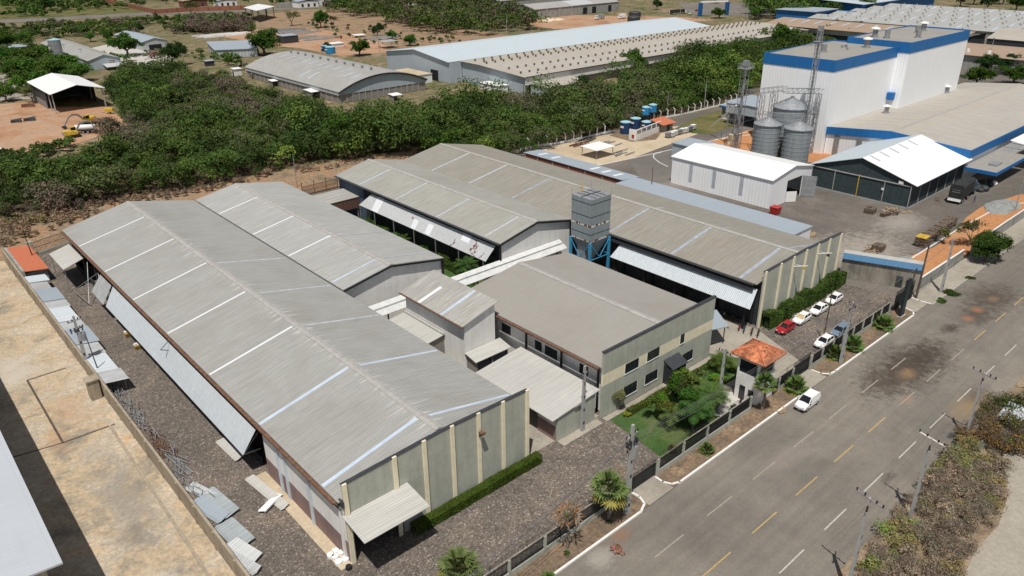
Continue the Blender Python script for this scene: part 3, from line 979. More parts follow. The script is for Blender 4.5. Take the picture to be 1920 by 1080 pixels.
# ---- warehouse 3
w3 = thing('warehouse', 'middle warehouse whose left side carries a rust patched sheet awning over the courtyard', 'warehouse', (84.3, 98.3, 0))
gable(w3, 83.9, 102.7, 93.3, 97.9, 157.5, 8.35, 10.4, 8.5, 'roof_third')
for y in (147, 132.5, 117.6, 102.6):
    strip(w3, 84.1, 92.7, 8.4, 10.27, y - 0.2, 0.36, 'skylight' if y > 140 else 'skylight_faint')
mb = MB()
mb.py([(84.4, 0), (84.4, 8.0), (93.3, 10.1), (102.6, 8.2), (102.6, 0)], 98.4, 98.6)
obj('wall', mb, 'wall_white', w3)
mb = MB()
mb.slab([(83.95, 97.88, 8.2), (93.3, 97.88, 10.24), (93.3, 98.2, 10.24), (83.95, 98.2, 8.2)], 0.35)
mb.slab([(93.302, 97.88, 10.24), (102.7, 97.88, 8.34), (102.7, 98.2, 8.34), (93.302, 98.2, 10.24)], 0.35)
mb.box(84.0, 84.25, 98.0, 98.38, 0, 8.1)
obj('verge_trim', mb, 'black_trim', w3)
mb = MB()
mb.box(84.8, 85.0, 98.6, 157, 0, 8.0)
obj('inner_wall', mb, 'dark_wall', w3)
mb = MB()
mb.box(84.5, 84.79, 146, 157, 0, 7.9)
obj('rear_wall', mb, 'slate_wall', w3)
mb = MB()
mb.box(83.5, 83.9, 98, 157.3, 8.05, 8.2)
obj('gutter', mb, 'steel_dark', w3)
awning(w3, [(84.2, 99.6, 7.3), (84.2, 142, 7.3), (82.2, 144.6, 4.6), (82.2, 100.2, 4.6)], 'zinc_mid')
for (a, b, u0, u1, mt) in ((137, 139.5, 0.0, 1, 'skylight_white'), (123, 124.5, 0.4, 1, 'skylight_white'), (118, 119.7, 0.3, 0.95, 'skylight_white'), (106.5, 109, 0.0, 0.45, 'skylight_white'),
                           (104.3, 105.0, 0.1, 0.8, 'rust_patch'), (103.4, 104.0, 0.35, 0.9, 'rust_patch'), (110.2, 110.7, 0.55, 0.95, 'rust_patch'), (125.2, 126.3, 0.3, 0.45, 'rust_patch'), (101.4, 101.8, 0.6, 0.9, 'rust_patch')):
    mb = MB()
    f = lambda u, y: (84.2 - 2.0 * u, y, 7.325 - 2.7 * u)
    if mt == 'rust_patch':
        u, k = u0, a
        while u < u1:
            k += random.uniform(-.35, .35)
            w_ = (b - a) * random.uniform(.2, 1.0)
            mb.slab([f(u, k), f(u, k + w_), f(u + .07, k + w_ + .1), f(u + .07, k + .1)], 0.02)
            u += .075
    else:
        mb.slab([f(u0, a), f(u0, b), f(u1, b), f(u1, a)], 0.02)
    obj('sheet_patch', mb, mt, w3)
for y in (101, 108.5, 116, 123.5, 131, 138.5, 144.5):
    mb = MB()
    mb.bar((82.3, y, 0), (82.3, y, 4.6), 0.13)
    mb.bar((84.8, y, 4.4), (82.3, y, 4.5), 0.08)
    obj('post', mb, 'steel', w3)

# ---- warehouse 4
w4 = thing('warehouse', 'brownish grey warehouse farthest right with green ribbed street wall behind the tall hedge', 'warehouse', (104.3, 56.3, 0))
gable(w4, 102.75, 128.7, 115.0, 56.52, 157.2, 8.3, 10.5, 7.7, 'roof_fourth')
for y in (144.8, 130.6, 116, 88.2, 73.6, 59.6):
    strip(w4, 102.9, 114.4, 8.35, 10.4, y - 0.2, 0.5 if y > 80 else 0.62, 'skylight_blue' if y < 125 else 'skylight_dull')
for y in (71.6, 87, 58.5):
    strip(w4, 115.8, 127.0 if y < 60 else 121, 10.36, 8.05 if y < 60 else 9.2, y, 0.5, 'skylight_blue' if y < 80 else 'skylight_dull')
mb = MB()
mb.py([(104.3, 0), (104.3, 10.0), (117, 10.45), (129.7, 10.15), (129.7, 0)], 56.2, 56.5)
obj('front_wall', mb, 'wall_green', w4)
mb = MB()
mb.slab([(104.25, 56.12, 10.1), (117, 56.12, 10.55), (117, 56.58, 10.55), (104.25, 56.58, 10.1)], 0.07)
mb.slab([(117.002, 56.12, 10.55), (129.75, 56.12, 10.25), (129.75, 56.58, 10.25), (117.002, 56.58, 10.55)], 0.07)
obj('coping', mb, 'steel_dark', w4)
for x in (104.45, 109.05, 113.05, 117.15, 121.25, 125.25, 129.45):
    mb = MB()
    mb.box(x - 0.22, x + 0.22, 56.0, 56.198, 0, 10.15 + 0.35 * (1 - abs(x - 117) / 13))
    obj('pilaster', mb, 'cream', w4)
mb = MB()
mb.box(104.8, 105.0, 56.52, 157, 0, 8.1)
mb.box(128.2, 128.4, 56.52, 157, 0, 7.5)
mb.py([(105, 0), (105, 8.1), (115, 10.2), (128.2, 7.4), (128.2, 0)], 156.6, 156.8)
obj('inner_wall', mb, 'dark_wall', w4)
mb = MB()
mb.box(102.35, 102.75, 57, 97.5, 8.0, 8.12)
mb.bar((102.6, 57, 7.5), (102.6, 97.5, 7.5), 0.12)
mb.box(102.5, 102.7, 57, 97.5, 6.9, 7.4)
obj('gutter', mb, 'steel_dark', w4)
awning(w4, [(103.3, 56.6, 7.2), (103.3, 85.2, 7.2), (101.2, 86.3, 4.4), (101.2, 56.3, 4.4)], 'zinc_x')
for y in (57.5, 64.5, 71.5, 78.5, 85.5):
    obj('post', MB().box(101.9, 102.2, y, y + 0.3, 0, 5.2), 'black_trim', w4)
    obj('column', MB().box(104.5, 104.79, y, y + 0.5, 0, 8.1), 'black_trim', w4)
for x, c, d in ((113.0, 'yellow', 'yellowish'), (121.2, 'steel_dark', 'dark')):
    l = thing('banner_arm', d + ' lamp hanging from a white arm on the street wall behind the tall hedge', 'lamp', (x, 56.0, 8.6))
    mb = MB()
    mb.bar((0, 0, 0), (1.2, -1.9, 0.35), 0.1)
    mb.bar((0, 0, 0.5), (0.7, -1.0, 0.2), 0.04)
    part('arm', mb, 'white', l)
    mb = MB()
    mb.box(0.75, 1.1, -1.6, -1.2, -0.35, 0.05)
    part('lamp_head', mb, c, l)

# ---- office block
of = thing('office_building', 'two storey green office block with a cream band and dark windows facing the garden', 'office building', (65.8, 56.3, 0))
gable(of, 65.85, 90.6, 78.9, 56.52, 87.2, 7.75, 9.5, 8.0, 'roof_office')
mb = MB()
mb.py([(65.7, 0), (65.7, 5.1), (90.62, 4.8), (90.62, 0)], 56.2, 56.5)
mb.py([(65.7, 6.902), (65.7, 10.2), (78, 10.32), (90.62, 10.2), (90.62, 6.442)], 56.2, 56.5)
obj('front_wall', mb, 'wall_green', of)
mb = MB()
mb.py([(65.7, 5.102), (65.7, 6.9), (90.62, 6.44), (90.62, 4.802)], 56.205, 56.5)
obj('band', mb, 'cream', of)
mb = MB()
mb.box(65.65, 90.67, 56.12, 56.56, 10.22, 10.36)
obj('coping', mb, 'steel_dark', of)
mb = MB()
mb.box(66.95, 67.15, 56.5, 87, 0, 7.6)
mb.box(89.9, 90.1, 56.5, 87, 0, 7.7)
mb.py([(67.15, 0), (67.15, 7.6), (78.9, 9.25), (89.9, 7.7), (89.9, 0)], 86.7, 86.9)
obj('side_wall', mb, 'wall_white', of)
mb = MB()
mb.box(65.3, 65.8, 57, 87, 7.5, 7.62)
mb.box(65.26, 65.32, 57, 87, 7.62, 7.75)
mb.tube((66.2, 57, 6.9), (66.2, 87, 6.9), 0.06, n=5)
obj('gutter', mb, 'rust', of)
for y in (57.6, 64.6, 71.9, 79.3, 86.6):
    mb = MB()
    mb.box(66.35, 66.6, y, y + 0.25, 0, 7.6)
    obj('column', mb, 'black_trim', of)
for x0, x1, z0, z1 in ((70.15, 73.03, 5.15, 6.68), (74.86, 77.6, 5.17, 6.68), (82.42, 83.43, 5.14, 6.7), (70.1, 73.0, 1.35, 3.02), (74.75, 77.58, 1.4, 3.0), (83.35, 86.02, 1.38, 3.0)):
    mb = MB()
    mb.box(x0 - 0.06, x1 + 0.06, 56.12, 56.19, z0 - 0.12, z0)
    mb.box(x0 - 0.05, x0, 56.14, 56.19, z0, z1)
    mb.box(x1, x1 + 0.05, 56.14, 56.19, z0, z1)
    wi = obj('window', mb, 'white', of)
    mb = MB()
    mb.box(x0, x1, 56.165, 56.195, z0, z1)
    obj('pane', mb, 'glass', wi)
    mb = MB()
    for k in range(1, 3):
        xx = x0 + (x1 - x0) * k / 3
        mb.box(xx - 0.025, xx + 0.025, 56.14, 56.164, z0, z1)
    obj('mullion', mb, 'steel_dark', wi)
for y0, y1 in ((60.0, 61.6), (66, 68.5), (69.2, 70.6), (76, 78), (81, 83)):
    mb = MB()
    mb.box(66.9, 66.945, y0, y1, 4.4, 5.9)
    obj('side_window', mb, 'glass', of)
mb = MB()
mb.slab([(78.85, 56.19, 3.9), (82.35, 56.19, 3.9), (82.35, 54.4, 3.0), (78.85, 54.4, 3.0)], 0.07)
po = obj('porch', mb, 'zinc_grey' if 'zinc_grey' in MATS else 'steel_dark', of)
obj('porch_screen', MB().box(79.0, 79.1, 54.6, 56.19, 0, 2.95), 'glass', of)
obj('porch_screen', MB().box(82.1, 82.2, 54.6, 56.19, 0, 2.95), 'glass', of)
mb = MB()
mb.box(79.4, 81.9, 56.1, 56.19, 0, 2.4)
obj('door', mb, 'glass', of)
mb = MB()
mb.slab([(90.65, 57.3, 3.9), (90.65, 62.4, 3.9), (98.8, 60.9, 3.5), (95.3, 56.2, 3.5)], 0.1)
mb.slab([(95.3, 56.2, 3.5), (98.8, 60.9, 3.5), (98.8, 60.95, 3.5), (95.3, 56.25, 3.5)], 0.5)
sc_ = obj('side_shelter', mb, 'roof_x_blue', of)
for x, y in ((90.8, 57.1), (95.5, 57.0), (98.3, 60.7)):
    obj('shelter_post', MB().bar((x, y, 0), (x, y, 3.4), 0.12), 'steel_dark', of)

# ---- small shed with pale roof in front of the office
s2 = thing('shed', 'small green walled shed with a broad pale sheet roof between longest warehouse and office', 'shed', (57.8, 56.4, 0))
mb = MB()
mb.slab([(56.5, 56.3, 3.85), (65.35, 56.3, 4.75), (65.35, 72.0, 4.75), (56.5, 72.0, 3.85)], 0.12)
obj('roof', mb, 'roof_pale', s2)
mb = MB()
mb.py([(57.6, 0), (57.6, 3.8), (64.7, 4.55), (64.7, 0)], 56.5, 56.75)
mb.box(64.45, 64.7, 56.75, 71.8, 0, 4.5)
mb.py([(57.6, 0), (57.6, 3.8), (64.45, 4.5), (64.45, 0)], 71.55, 71.8)
obj('wall', mb, 'wall_green', s2)
mb = MB()
mb.box(57.6, 57.8, 56.75, 60.2, 2.2, 3.75)
mb.box(57.6, 57.8, 63.8, 71.5, 2.2, 3.75)
obj('upper_wall', mb, 'wall_white', s2)
mb = MB()
mb.box(57.58, 57.8, 56.75, 60.2, 0, 2.198)
mb.box(57.58, 57.8, 63.8, 71.5, 0, 2.198)
obj('lower_wall', mb, 'wall_mauve', s2)
mb = MB()
mb.box(57.7, 57.76, 60.2, 63.8, 0, 3.6)
obj('door', mb, 'gate_steel', s2)
mb = MB()
mb.box(60.5, 62.3, 56.2, 56.49, 4.05, 4.2)
obj('wall_box', mb, 'steel', s2)
tag(obj('doorstep', MB().box(57.6, 65.0, 55.2, 56.48, 0.0, 0.12), 'g_concrete'), kind='structure')

# ---- annex tower with mono pitch roof
an = thing('annex_tower', 'square white rendered tower with a streaky single pitch roof beside the office roof', 'building', (59.2, 77.3, 0))
mb = MB()
mb.slab([(58.55, 77.0, 8.5), (65.4, 77.0, 10.35), (65.4, 93.0, 10.35), (58.55, 93.0, 8.5)], 0.1)
obj('roof', mb, 'roof_patched', an)
strip(an, 58.6, 65.3, 8.5, 10.33, 82.0, 0.5, 'skylight')
strip(an, 58.6, 63, 8.5, 9.7, 87.6, 0.6, 'skylight_white')
mb = MB()
mb.py([(59.2, 0), (59.2, 8.5), (65.0, 10.1), (65.0, 0)], 77.4, 77.6)
mb.box(59.2, 59.4, 77.6, 92.4, 0, 8.45)
mb.box(64.8, 65.0, 77.6, 92.4, 0, 9.9)
mb.py([(59.4, 0), (59.4, 8.5), (64.8, 10.0), (64.8, 0)], 92.2, 92.4)
obj('wall', mb, 'wall_white', an)
mb = MB()
mb.box(58.35, 58.55, 77, 93, 8.3, 8.45)
obj('gutter', mb, 'rust', an)
mb = MB()
mb.slab([(55.7, 82.2, 4.6), (59.15, 82.2, 5.05), (59.15, 92.6, 5.05), (55.7, 92.6, 4.6)], 0.12)
mb.box(58.75, 59.0, 82.2, 92.6, 5.06, 5.3)
le = obj('lean_to_roof', mb, 'roof_pale', an)
mb = MB()
mb.box(56.0, 59.19, 82.5, 82.7, 0, 4.55)
mb.box(56.0, 56.2, 82.7, 92.3, 0, 4.5)
obj('lean_to_wall', mb, 'wall_block', an)
mb = MB()
mb.slab([(59.0, 77.35, 3.9), (65.9, 77.35, 3.9), (65.9, 74.7, 3.35), (59.0, 74.7, 3.35)], 0.09)
obj('porch_roof', mb, 'roof_pale', an)
for q in ((59.4, 59.55, 75.0, 77.38), (65.3, 65.45, 75.0, 77.38), (62.3, 62.5, 75.0, 75.15)):
    obj('porch_post', MB().box(*q, 0, 3.3), 'wall_block', an)
mb = MB()
mb.box(59.56, 65.29, 75.2, 75.25, 0.2, 3.2)
obj('porch_screen', mb, glassmat('screen_blue', (0.02, 0.03, 0.07), 0.4), an)

# ---- covered walkway in front of the middle warehouses
wk = thing('covered_walkway', 'long low white covered walkway crossing before the middle warehouse gables', 'walkway', (53, 96.3, 0))
mb = MB()
mb.slab([(52.9, 97.3, 4.55), (99.6, 97.3, 4.55), (99.6, 98.3, 4.95), (52.9, 98.3, 4.95)], 0.1)
mb.slab([(52.9, 96.0, 3.75), (99.6, 96.0, 3.75), (99.6, 97.0, 4.4), (52.9, 97.0, 4.4)], 0.1)
obj('roof', mb, 'sheet_pale', wk)
mb = MB()
mb.box(52.9, 99.6, 97.0, 97.3, 4.3, 4.42)
obj('gutter', mb, 'steel', wk)
for x in (54, 58, 62, 67, 72, 77, 82, 87, 92, 97):
    mb = MB()
    mb.box(x, x + 0.2, 96.2, 96.4, 0, 3.75)
    obj('post', mb, 'black_trim', wk)

# ---- link roof between warehouses 2 and 3 at the back
lk = thing('link_shed', 'short pale streaked link roof with brown sheet front bridging the courtyard at its far end', 'shed', (72.4, 149, 0))
mb = MB()
mb.slab([(72.5, 148.2, 5.2), (86.0, 148.2, 5.2), (86.0, 155, 5.6), (72.5, 155, 5.6)], 0.12)
obj('roof', mb, 'roof_patched', lk)
mb = MB()
mb.box(72.5, 84.4, 148.3, 148.45, 2.6, 5.05)
obj('front_sheet', mb, 'clad_brown', lk)
for x in (74, 79, 84):
    obj('post', MB().box(x, x + 0.2, 148.6, 148.8, 0, 5), 'steel', lk)

# ---- batching tower
bt = thing('batch_tower', 'tall square grey sheet tower on blue legs rising behind the office roof', 'silo tower', (99.4, 90, 0))
X0, X1, Y0, Y1 = 96.75, 102.0, 87.45, 92.4
mb = MB()
zs = [8.0, 9.5, 10.9, 12.3, 14.2, 15.55, 16.3]
for i, (a, b) in enumerate(((8.35, 9.55), (9.6, 10.9), (11.35, 12.95), (13.0, 15.4), (15.45, 16.25))):
    mb.box(X0, X1, Y0, Y1, a, b)
obj('cladding', mb, 'clad_tower', bt)
mb = MB()
for z in (9.55, 12.95, 15.4):
    mb.box(X0 - 0.05, X1 + 0.05, Y0 - 0.05, Y1 + 0.05, z, z + 0.06)
obj('band', mb, 'steel_dark', bt)
for z0, z1 in ((8.0, 8.35), (10.9, 11.35)):
    mb = MB()
    mb.box(X0 + 0.03, X1 - 0.03, Y0 + 0.03, Y1 - 0.03, z0, z1)
    obj('collar', mb, 'rust', bt)
    mb = MB()
    for side in (0, 1):
        n_ = 16
        for k in range(n_):
            if random.random() < 0.32:
                continue
            u = 0.15 + k * 0.31
            h0 = z0 + random.uniform(0.02, 0.12)
            h1 = z1 - random.uniform(0.0, 0.12)
            if side == 0:
                mb.box(X0 + u, X0 + u + random.uniform(0.12, 0.26), Y0 - 0.03, Y0 + 0.02, h0, h1)
            else:
                mb.box(X0 - 0.03, X0 + 0.02, Y0 + u, Y0 + u + random.uniform(0.12, 0.26), h0, h1)
    obj('torn_sheeting', mb, 'white', bt)
mb = MB()
mb.box(X0 + 0.01, X1 - 0.01, Y0 + 0.01, Y1 - 0.01, 16.251, 16.3)
for k in range(1, 4):
    mb.box(X0 + k * 1.31 - 0.05, X0 + k * 1.31 + 0.05, Y0 + 0.1, Y1 - 0.1, 16.3, 16.38, 1)
mb.box(X0 + 0.1, X1 - 0.1, 89.9, 90.1, 16.3, 16.4, 1)
obj('top_sheet', mb, ['galv', 'steel_dark'], bt)
mb = MB()
for x, y in ((X0, Y0), (X1, Y0), (X0, Y1), (X1, Y1), ((X0 + X1) / 2, Y1), (X0, (Y0 + Y1) / 2)):
    mb.bar((x, y, 16.2), (x, y, 17.6), 0.05)
for z in (17.0, 17.6):
    mb.bar((X0, Y1, z), (X1, Y1, z), 0.04)
obj('railing', mb, 'steel', bt)
mb = MB()
for x in (98.6, 99.2):
    mb.bar((x, Y1 - 0.3, 16.3), (x, Y1 - 0.3, 18.3), 0.05)
mb.bar((98.6, Y1 - 0.3, 18.3), (99.2, Y1 - 0.3, 18.3), 0.05)
for k in range(5):
    mb.bar((98.6, Y1 - 0.3, 16.6 + 0.35 * k), (99.2, Y1 - 0.3, 16.6 + 0.35 * k), 0.04)
obj('ladder', mb, 'yellow', bt)
for x, y in ((X0, Y0), (X1, Y0), (X0, Y1), (X1, Y1)):
    mb = MB()
    mb.box(x - 0.22, x + 0.22, y - 0.22, y + 0.22, 0, 7.98)
    obj('leg', mb, 'blue_paint', bt)
mb = MB()
for (a, b, mid) in (((X0, Y0 - 0.1), (X1, Y0 - 0.1), None), ((X0 - 0.1, Y0), (X0 - 0.1, Y1), None), ((X1, Y0), (X1, Y1), None)):
    mx_ = ((a[0] + b[0]) / 2, (a[1] + b[1]) / 2)
    for c in (a, b):
        mb.bar((*c, 7.8), (*mx_, 4.6), 0.12)
        mb.bar((*c, 4.5), (*mx_, 4.5), 0.12)
    obj('brace', mb, 'blue_paint', bt)
mb = MB()
mb.loft([[(99.4 + sx * s, 89.9 + sy * s, z) for sx, sy in ((-1, -1), (1, -1), (1, 1), (-1, 1))] for z, s in ((3.2, 0.4), (7.95, 2.45), (8.0, 2.45))])
obj('hopper', mb, 'clad_tower', bt)
mb = MB()
mb.box(97.6, 98.4, 89.5, 91.5, 0, 7)
mb.tube((101, 91.5, 0), (101, 91.5, 7.9), 0.2, n=8)
obj('duct', mb, 'steel', bt)

# ---- brick shed and blue roofed strip behind warehouse 4
bs = thing('brick_shed', 'narrow brick shed with blue grey sheet roof and pale strips behind the farthest right warehouse', 'shed', (141, 118, 0))
mb = MB()
mb.slab([(140.7, 117.2, 4.1), (147.2, 117.2, 3.7), (147.2, 153.6, 3.7), (140.7, 153.6, 4.1)], 0.1)
obj('roof', mb, 'roof_x_blue', bs)
for y in (121, 125, 129, 143.5, 148.5):
    strip(bs, 142.3, 145.8, 4.0, 3.79, y, 1.0, 'skylight_white')
mb = MB()
mb.box(141, 141.2, 118, 153, 0, 3.85)
mb.box(141.2, 146.8, 118, 118.2, 0, 3.7)
obj('wall', mb, 'brick', bs)
for y in (118.0, 124, 130, 136, 142, 148):
    obj('pillar', MB().box(140.9, 140.998, y, y + 0.25, 0, 3.85), 'concrete', bs)
obj('pillar', MB().box(144, 144.25, 117.9, 117.998, 0, 3.6), 'concrete', bs)
bl = thing('strip_shed', 'long flat slate blue roofed shed behind the farthest right warehouse ending in a white wall', 'shed', (134, 70, 0))
mb = MB()
mb.slab([(133.2, 69.2, 4.0), (145.3, 69.2, 4.0), (145.3, 117.0, 4.0), (133.2, 117.0, 4.0)], 0.12)
obj('roof', mb, 'roof_x_blue', bl)
mb = MB()
mb.box(133.4, 145.0, 69.4, 69.6, 0, 3.87)
mb.box(144.8, 145.0, 69.6, 116.8, 0, 3.87)
obj('wall', mb, 'wall_cladding', bl)

# ---- white shed of the neighbour
ws = thing('white_shed', 'white ribbed shed with bright white gable roof and a half open sheet door', 'shed', (159, 87, 0))
gable(ws, 158.3, 177.4, 168.3, 86.7, 116.2, 7.05, 8.75, 7.0, 'roof_x_white', cap=None)
mb = MB()
mb.box(158.6, 158.8, 87.2, 115.8, 0, 6.95)
mb.py([(158.6, 0), (158.6, 6.95), (165.7, 8.2), (165.7, 0)], 87.0, 87.2)
mb.py([(165.7, 5.4), (165.7, 8.2), (168.3, 8.6), (172.8, 7.75), (172.8, 5.4)], 87.0, 87.2)
mb.py([(172.8, 0), (172.8, 7.75), (177.0, 6.95), (177.0, 0)], 87.0, 87.2)
mb.box(176.8, 177.0, 87.2, 115.8, 0, 6.9)
obj('wall', mb, 'clad_white', ws)
for y in (94.5, 102.3, 109.3):
    mb = MB()
    mb.box(158.54, 158.596, y, y + 1.0, 1.6, 6.3)
    obj('light_panel', mb, 'skylight_dull', ws)
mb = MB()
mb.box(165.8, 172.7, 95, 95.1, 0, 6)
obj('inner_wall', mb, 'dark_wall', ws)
mb = MB()
mb.box(0, 3.3, -0.05, 0.05, 0, 5.2)
d_ = part('door', mb, 'galv', ws)
d_.location = (13.8, -0.05, 0.1)
d_.rotation_euler = (0, 0, R_(-60))
mb = MB()
mb.box(0, 2.6, -0.05, 0.05, 0, 2.6)
d_ = part('lower_door', mb, 'white', ws)
d_.location = (6.7, -0.1, 0.1)
d_.rotation_euler = (0, 0, R_(-35))

# grey lean building left of the white shed (gable seen behind it)
lg = thing('lean_building', 'grey blue sheet building with flat roof just behind the white ribbed shed', 'building', (176, 125, 0))
a_, b_c = P(1262, 262, 6), P(1330, 276, 6)
mb = MB()
mb.box(a_[0], a_[0] + 8, a_[1] - 12, a_[1], 0, 5)
obj('wall', mb, 'clad_greyblue', lg)
mb = MB()
mb.box(a_[0] - 0.3, a_[0] + 8.3, a_[1] - 12.3, a_[1] + 0.3, 5.0, 5.2)
obj('roof', mb, 'roof_x_blue', lg)

# ---- shade net shed
gn = thing('net_shed', 'dark green netted shed with roof slopes coloured white for sun and grey for shade', 'shed', (182.1, 64.8, 0))
mb = MB()
mb.slab([(181.7, 63.5, 5.95), (215.2, 63.5, 5.95), (215.2, 77.2, 10.0), (181.7, 77.2, 10.0)], 0.12)
obj('front_slope', mb, 'roof_y_white', gn)  # strong sun on this slope is painted in as whiter sheets
mb = MB()
mb.slab([(181.7, 77.203, 10.0), (215.2, 77.203, 10.0), (215.2, 90.3, 5.75), (181.7, 90.3, 5.75)], 0.12)
obj('rear_slope', mb, 'roof_y_blue', gn)  # same roof, greyer colour paints in the weaker light on this side
for x in (184.5, 189.7, 195, 200.4, 206):
    mb = MB()
    mb.slab([(x, 74.3, 9.17), (x + 1.0, 74.3, 9.17), (x + 1.0, 77, 9.97), (x, 77, 9.97)], 0.03)
    obj('light_strip', mb, 'skylight_dull', gn)
mb = MB()
mb.px([(64.8, 0.3), (64.8, 6.05), (77.2, 9.7), (89.6, 5.7), (89.6, 0.3)], 182.2, 182.3)
mb.box(182.3, 214.6, 64.8, 64.9, 0.3, 5.9)
mb.box(182.3, 214.6, 89.4, 89.5, 0.3, 5.7)
mb.px([(64.9, 0.3), (64.9, 6.05), (77.2, 9.7), (89.4, 5.7), (89.4, 0.3)], 214.5, 214.6)
obj('net_wall', mb, 'green_net', gn)
for y in (64.85, 71.0, 77.3, 83.4, 89.4):
    mb = MB()
    mb.bar((182.05, y, 0), (182.05, y, 5.7), 0.16)
    obj('post', mb, 'yellow' if y == 77.3 else 'concrete_pole', gn)
for x in (187.3, 192.6, 198, 203.4, 208.8, 214):
    mb = MB()
    mb.bar((x, 64.7, 0), (x, 64.7, 5.8), 0.14)
    obj('post', mb, 'concrete_pole', gn)
mb = MB()
mb.box(182.0, 182.2, 64.8, 89.5, 5.3, 5.5)
mb.box(182.1, 182.3, 64.8, 89.5, 0, 0.32)
mb.box(182.3, 214.6, 64.7, 64.9, 0, 0.32)
obj('rail', mb, 'concrete_pole', gn)
for y, z0, y1, z1 in ((66.8, 5.55, 67.9, 6.3), (70.9, 3.2, 71.5, 3.75)):
    mb = MB()
    mb.box(181.95, 181.99, y, y1, z0, z1)
    obj('sign', mb, 'white', gn)

# ---- silos
def silo(px_x, px_y, x, y, r, h, label):
    s = thing('grain_silo', label, 'silo', (x, y, 0), group='metal silos by the tall building')
    mb = MB()
    prof = []
    z = 0
    n = int(h / 1.1)
    mb.lathe(0, 0, [(r, 0), (r, h)], 32)
    part('barrel', mb, 'clad_silo', s)
    mb = MB()
    for i in range(1, n):
        mb.lathe(0, 0, [(r + 0.04, i * h / n), (r + 0.06, i * h / n + 0.06), (r + 0.04, i * h / n + 0.12)], 32)
    part('hoop', mb, 'galv', s)
    mb = MB()
    mb.lathe(0, 0, [(r + 0.3, h - 0.05), (r + 0.3, h + 0.05), (0.5, h + r * 0.5), (0.5, h + r * 0.5 + 0.5)], 32)
    for k in range(24):
        a = k * math.pi / 12
        mb.bar(((r + 0.28) * math.cos(a), (r + 0.28) * math.sin(a), h + 0.12), (0.55 * math.cos(a), 0.55 * math.sin(a), h + r * 0.5 + 0.04), 0.1, 0.08)
    part('cone_roof', mb, 'galv', s)
    return s
silo(0, 0, 200.3, 104.3, 3.75, 9.6, 'right hand small grain silo with cone roof, nearest the white ribbed shed')
silo(0, 0, 197.6, 112.3, 3.65, 9.9, 'small grain silo left of its twin, beside the tall steel elevator tower')
silo(0, 0, 206.9, 111.0, 5.0, 13.6, 'largest grain silo with wide cone roof against the white tower building wall')

# ---- steel elevator towers beside the silos
def lattice(mb, x, y, z0, z1, w, n, t=0.12, br=0.07):
    c = [(x - w / 2, y - w / 2), (x + w / 2, y - w / 2), (x + w / 2, y + w / 2), (x - w / 2, y + w / 2)]
    for p in c:
        mb.bar((*p, z0), (*p, z1), t)
    for i in range(n):
        a = z0 + (z1 - z0) * i / n
        b = z0 + (z1 - z0) * (i + 1) / n
        for k in range(4):
            p, q = c[k], c[(k + 1) % 4]
            mb.bar((*p, a), (*q, b) if i % 2 else (*q, a), br)
            mb.bar((*p, b), (*q, a) if not i % 2 else (*q, b), br)
et = thing('elevator_tower', 'steel lattice grain elevator tower with a round platform on top left of the silos', 'tower', (200.6, 123.5, 0))
mb = MB()
lattice(mb, 200.6, 123.5, 0, 25, 1.7, 12)
obj('frame', mb, 'steel', et)
mb = MB()
mb.box(200.2, 200.5, 123.2, 123.5, 0, 25)
mb.box(200.8, 201.1, 123.6, 123.9, 0, 25)
obj('elevator_leg', mb, 'galv', et)
mb = MB()
mb.box(198.9, 202.5, 121.8, 125.2, 23.6, 23.75)
for z in (24.3, 24.9):
    for a, b in (((198.9, 121.8), (202.5, 121.8)), ((202.5, 121.8), (202.5, 125.2)), ((202.5, 125.2), (198.9, 125.2)), ((198.9, 125.2), (198.9, 121.8))):
        mb.bar((*a, z), (*b, z), 0.08)
mb.box(200, 201.3, 122.8, 124.2, 24.2, 25.8)
obj('platform', mb, 'steel', et)
mb = MB()
lattice(mb, 203.4, 126.5, 0, 12, 3.2, 4, 0.14, 0.08)
mb.box(201.6, 205.2, 124.7, 128.3, 12.0, 12.15)
obj('side_stand', mb, 'steel', et)
a_, b_ = P(1340, 253), P(1365, 190, 7)
mb = MB()
mb.tube((a_[0] - 1, a_[1] + 1, 2.6), (199.5, 124.5, 13), 0.2, n=8)
obj('grain_chute', mb, 'white', et)
cv = thing('conveyor_gantry', 'trussed conveyor walkway on trestle legs running from the elevator tower over the silos', 'conveyor', (203, 116, 0))
mb = MB()
def truss(p, q, h, n):
    p, q = Vector(p), Vector(q)
    for o in (Vector((0, 0, 0)), Vector((0, 0, h))):
        for sd in (-0.6, 0.6):
            mb.bar(p + o + Vector((0, sd, 0)), q + o + Vector((0, sd, 0)), 0.12)
    for i in range(n):
        a, b = p.lerp(q, i / n), p.lerp(q, (i + 1) / n)
        for sd in (-0.6, 0.6):
            s_ = Vector((0, sd, 0))
            mb.bar(a + s_, b + s_ + Vector((0, 0, h)), 0.07)
            mb.bar(a + s_, a + s_ + Vector((0, 0, h)), 0.07)
truss((200.8, 122, 16.3), (204.6, 112.4, 18.2), 1.3, 8)
truss((204.6, 112.4, 17.5), (212.2, 105.2, 17.3), 1.4, 7)
obj('truss', mb, 'steel', cv)
for x, y, z, w_ in ((202.2, 118.2, 16.6, 1.5), (203.6, 115, 17.2, 1.5), (211.6, 105.6, 17.2, 1.1)):
    mb = MB()
    lattice(mb, x, y, 0, z, w_, 6, 0.13, 0.07)
    obj('trestle', mb, 'steel', cv)
cw = thing('catwalk', 'thin steel catwalk crossing above the two small silos', 'walkway', (199, 108, 0))
mb = MB()
truss((197.4, 113.4, 12.3), (200.6, 103.6, 12.4), 0.8, 8)
mb.box(196.8, 198.4, 112.9, 114.5, 12.2, 12.3)
mb.bar((197.6, 112.3, 11.8), (197.6, 112.3, 12.3), 0.5)
mb.bar((200.3, 104.3, 11.6), (200.3, 104.3, 12.3), 0.5)
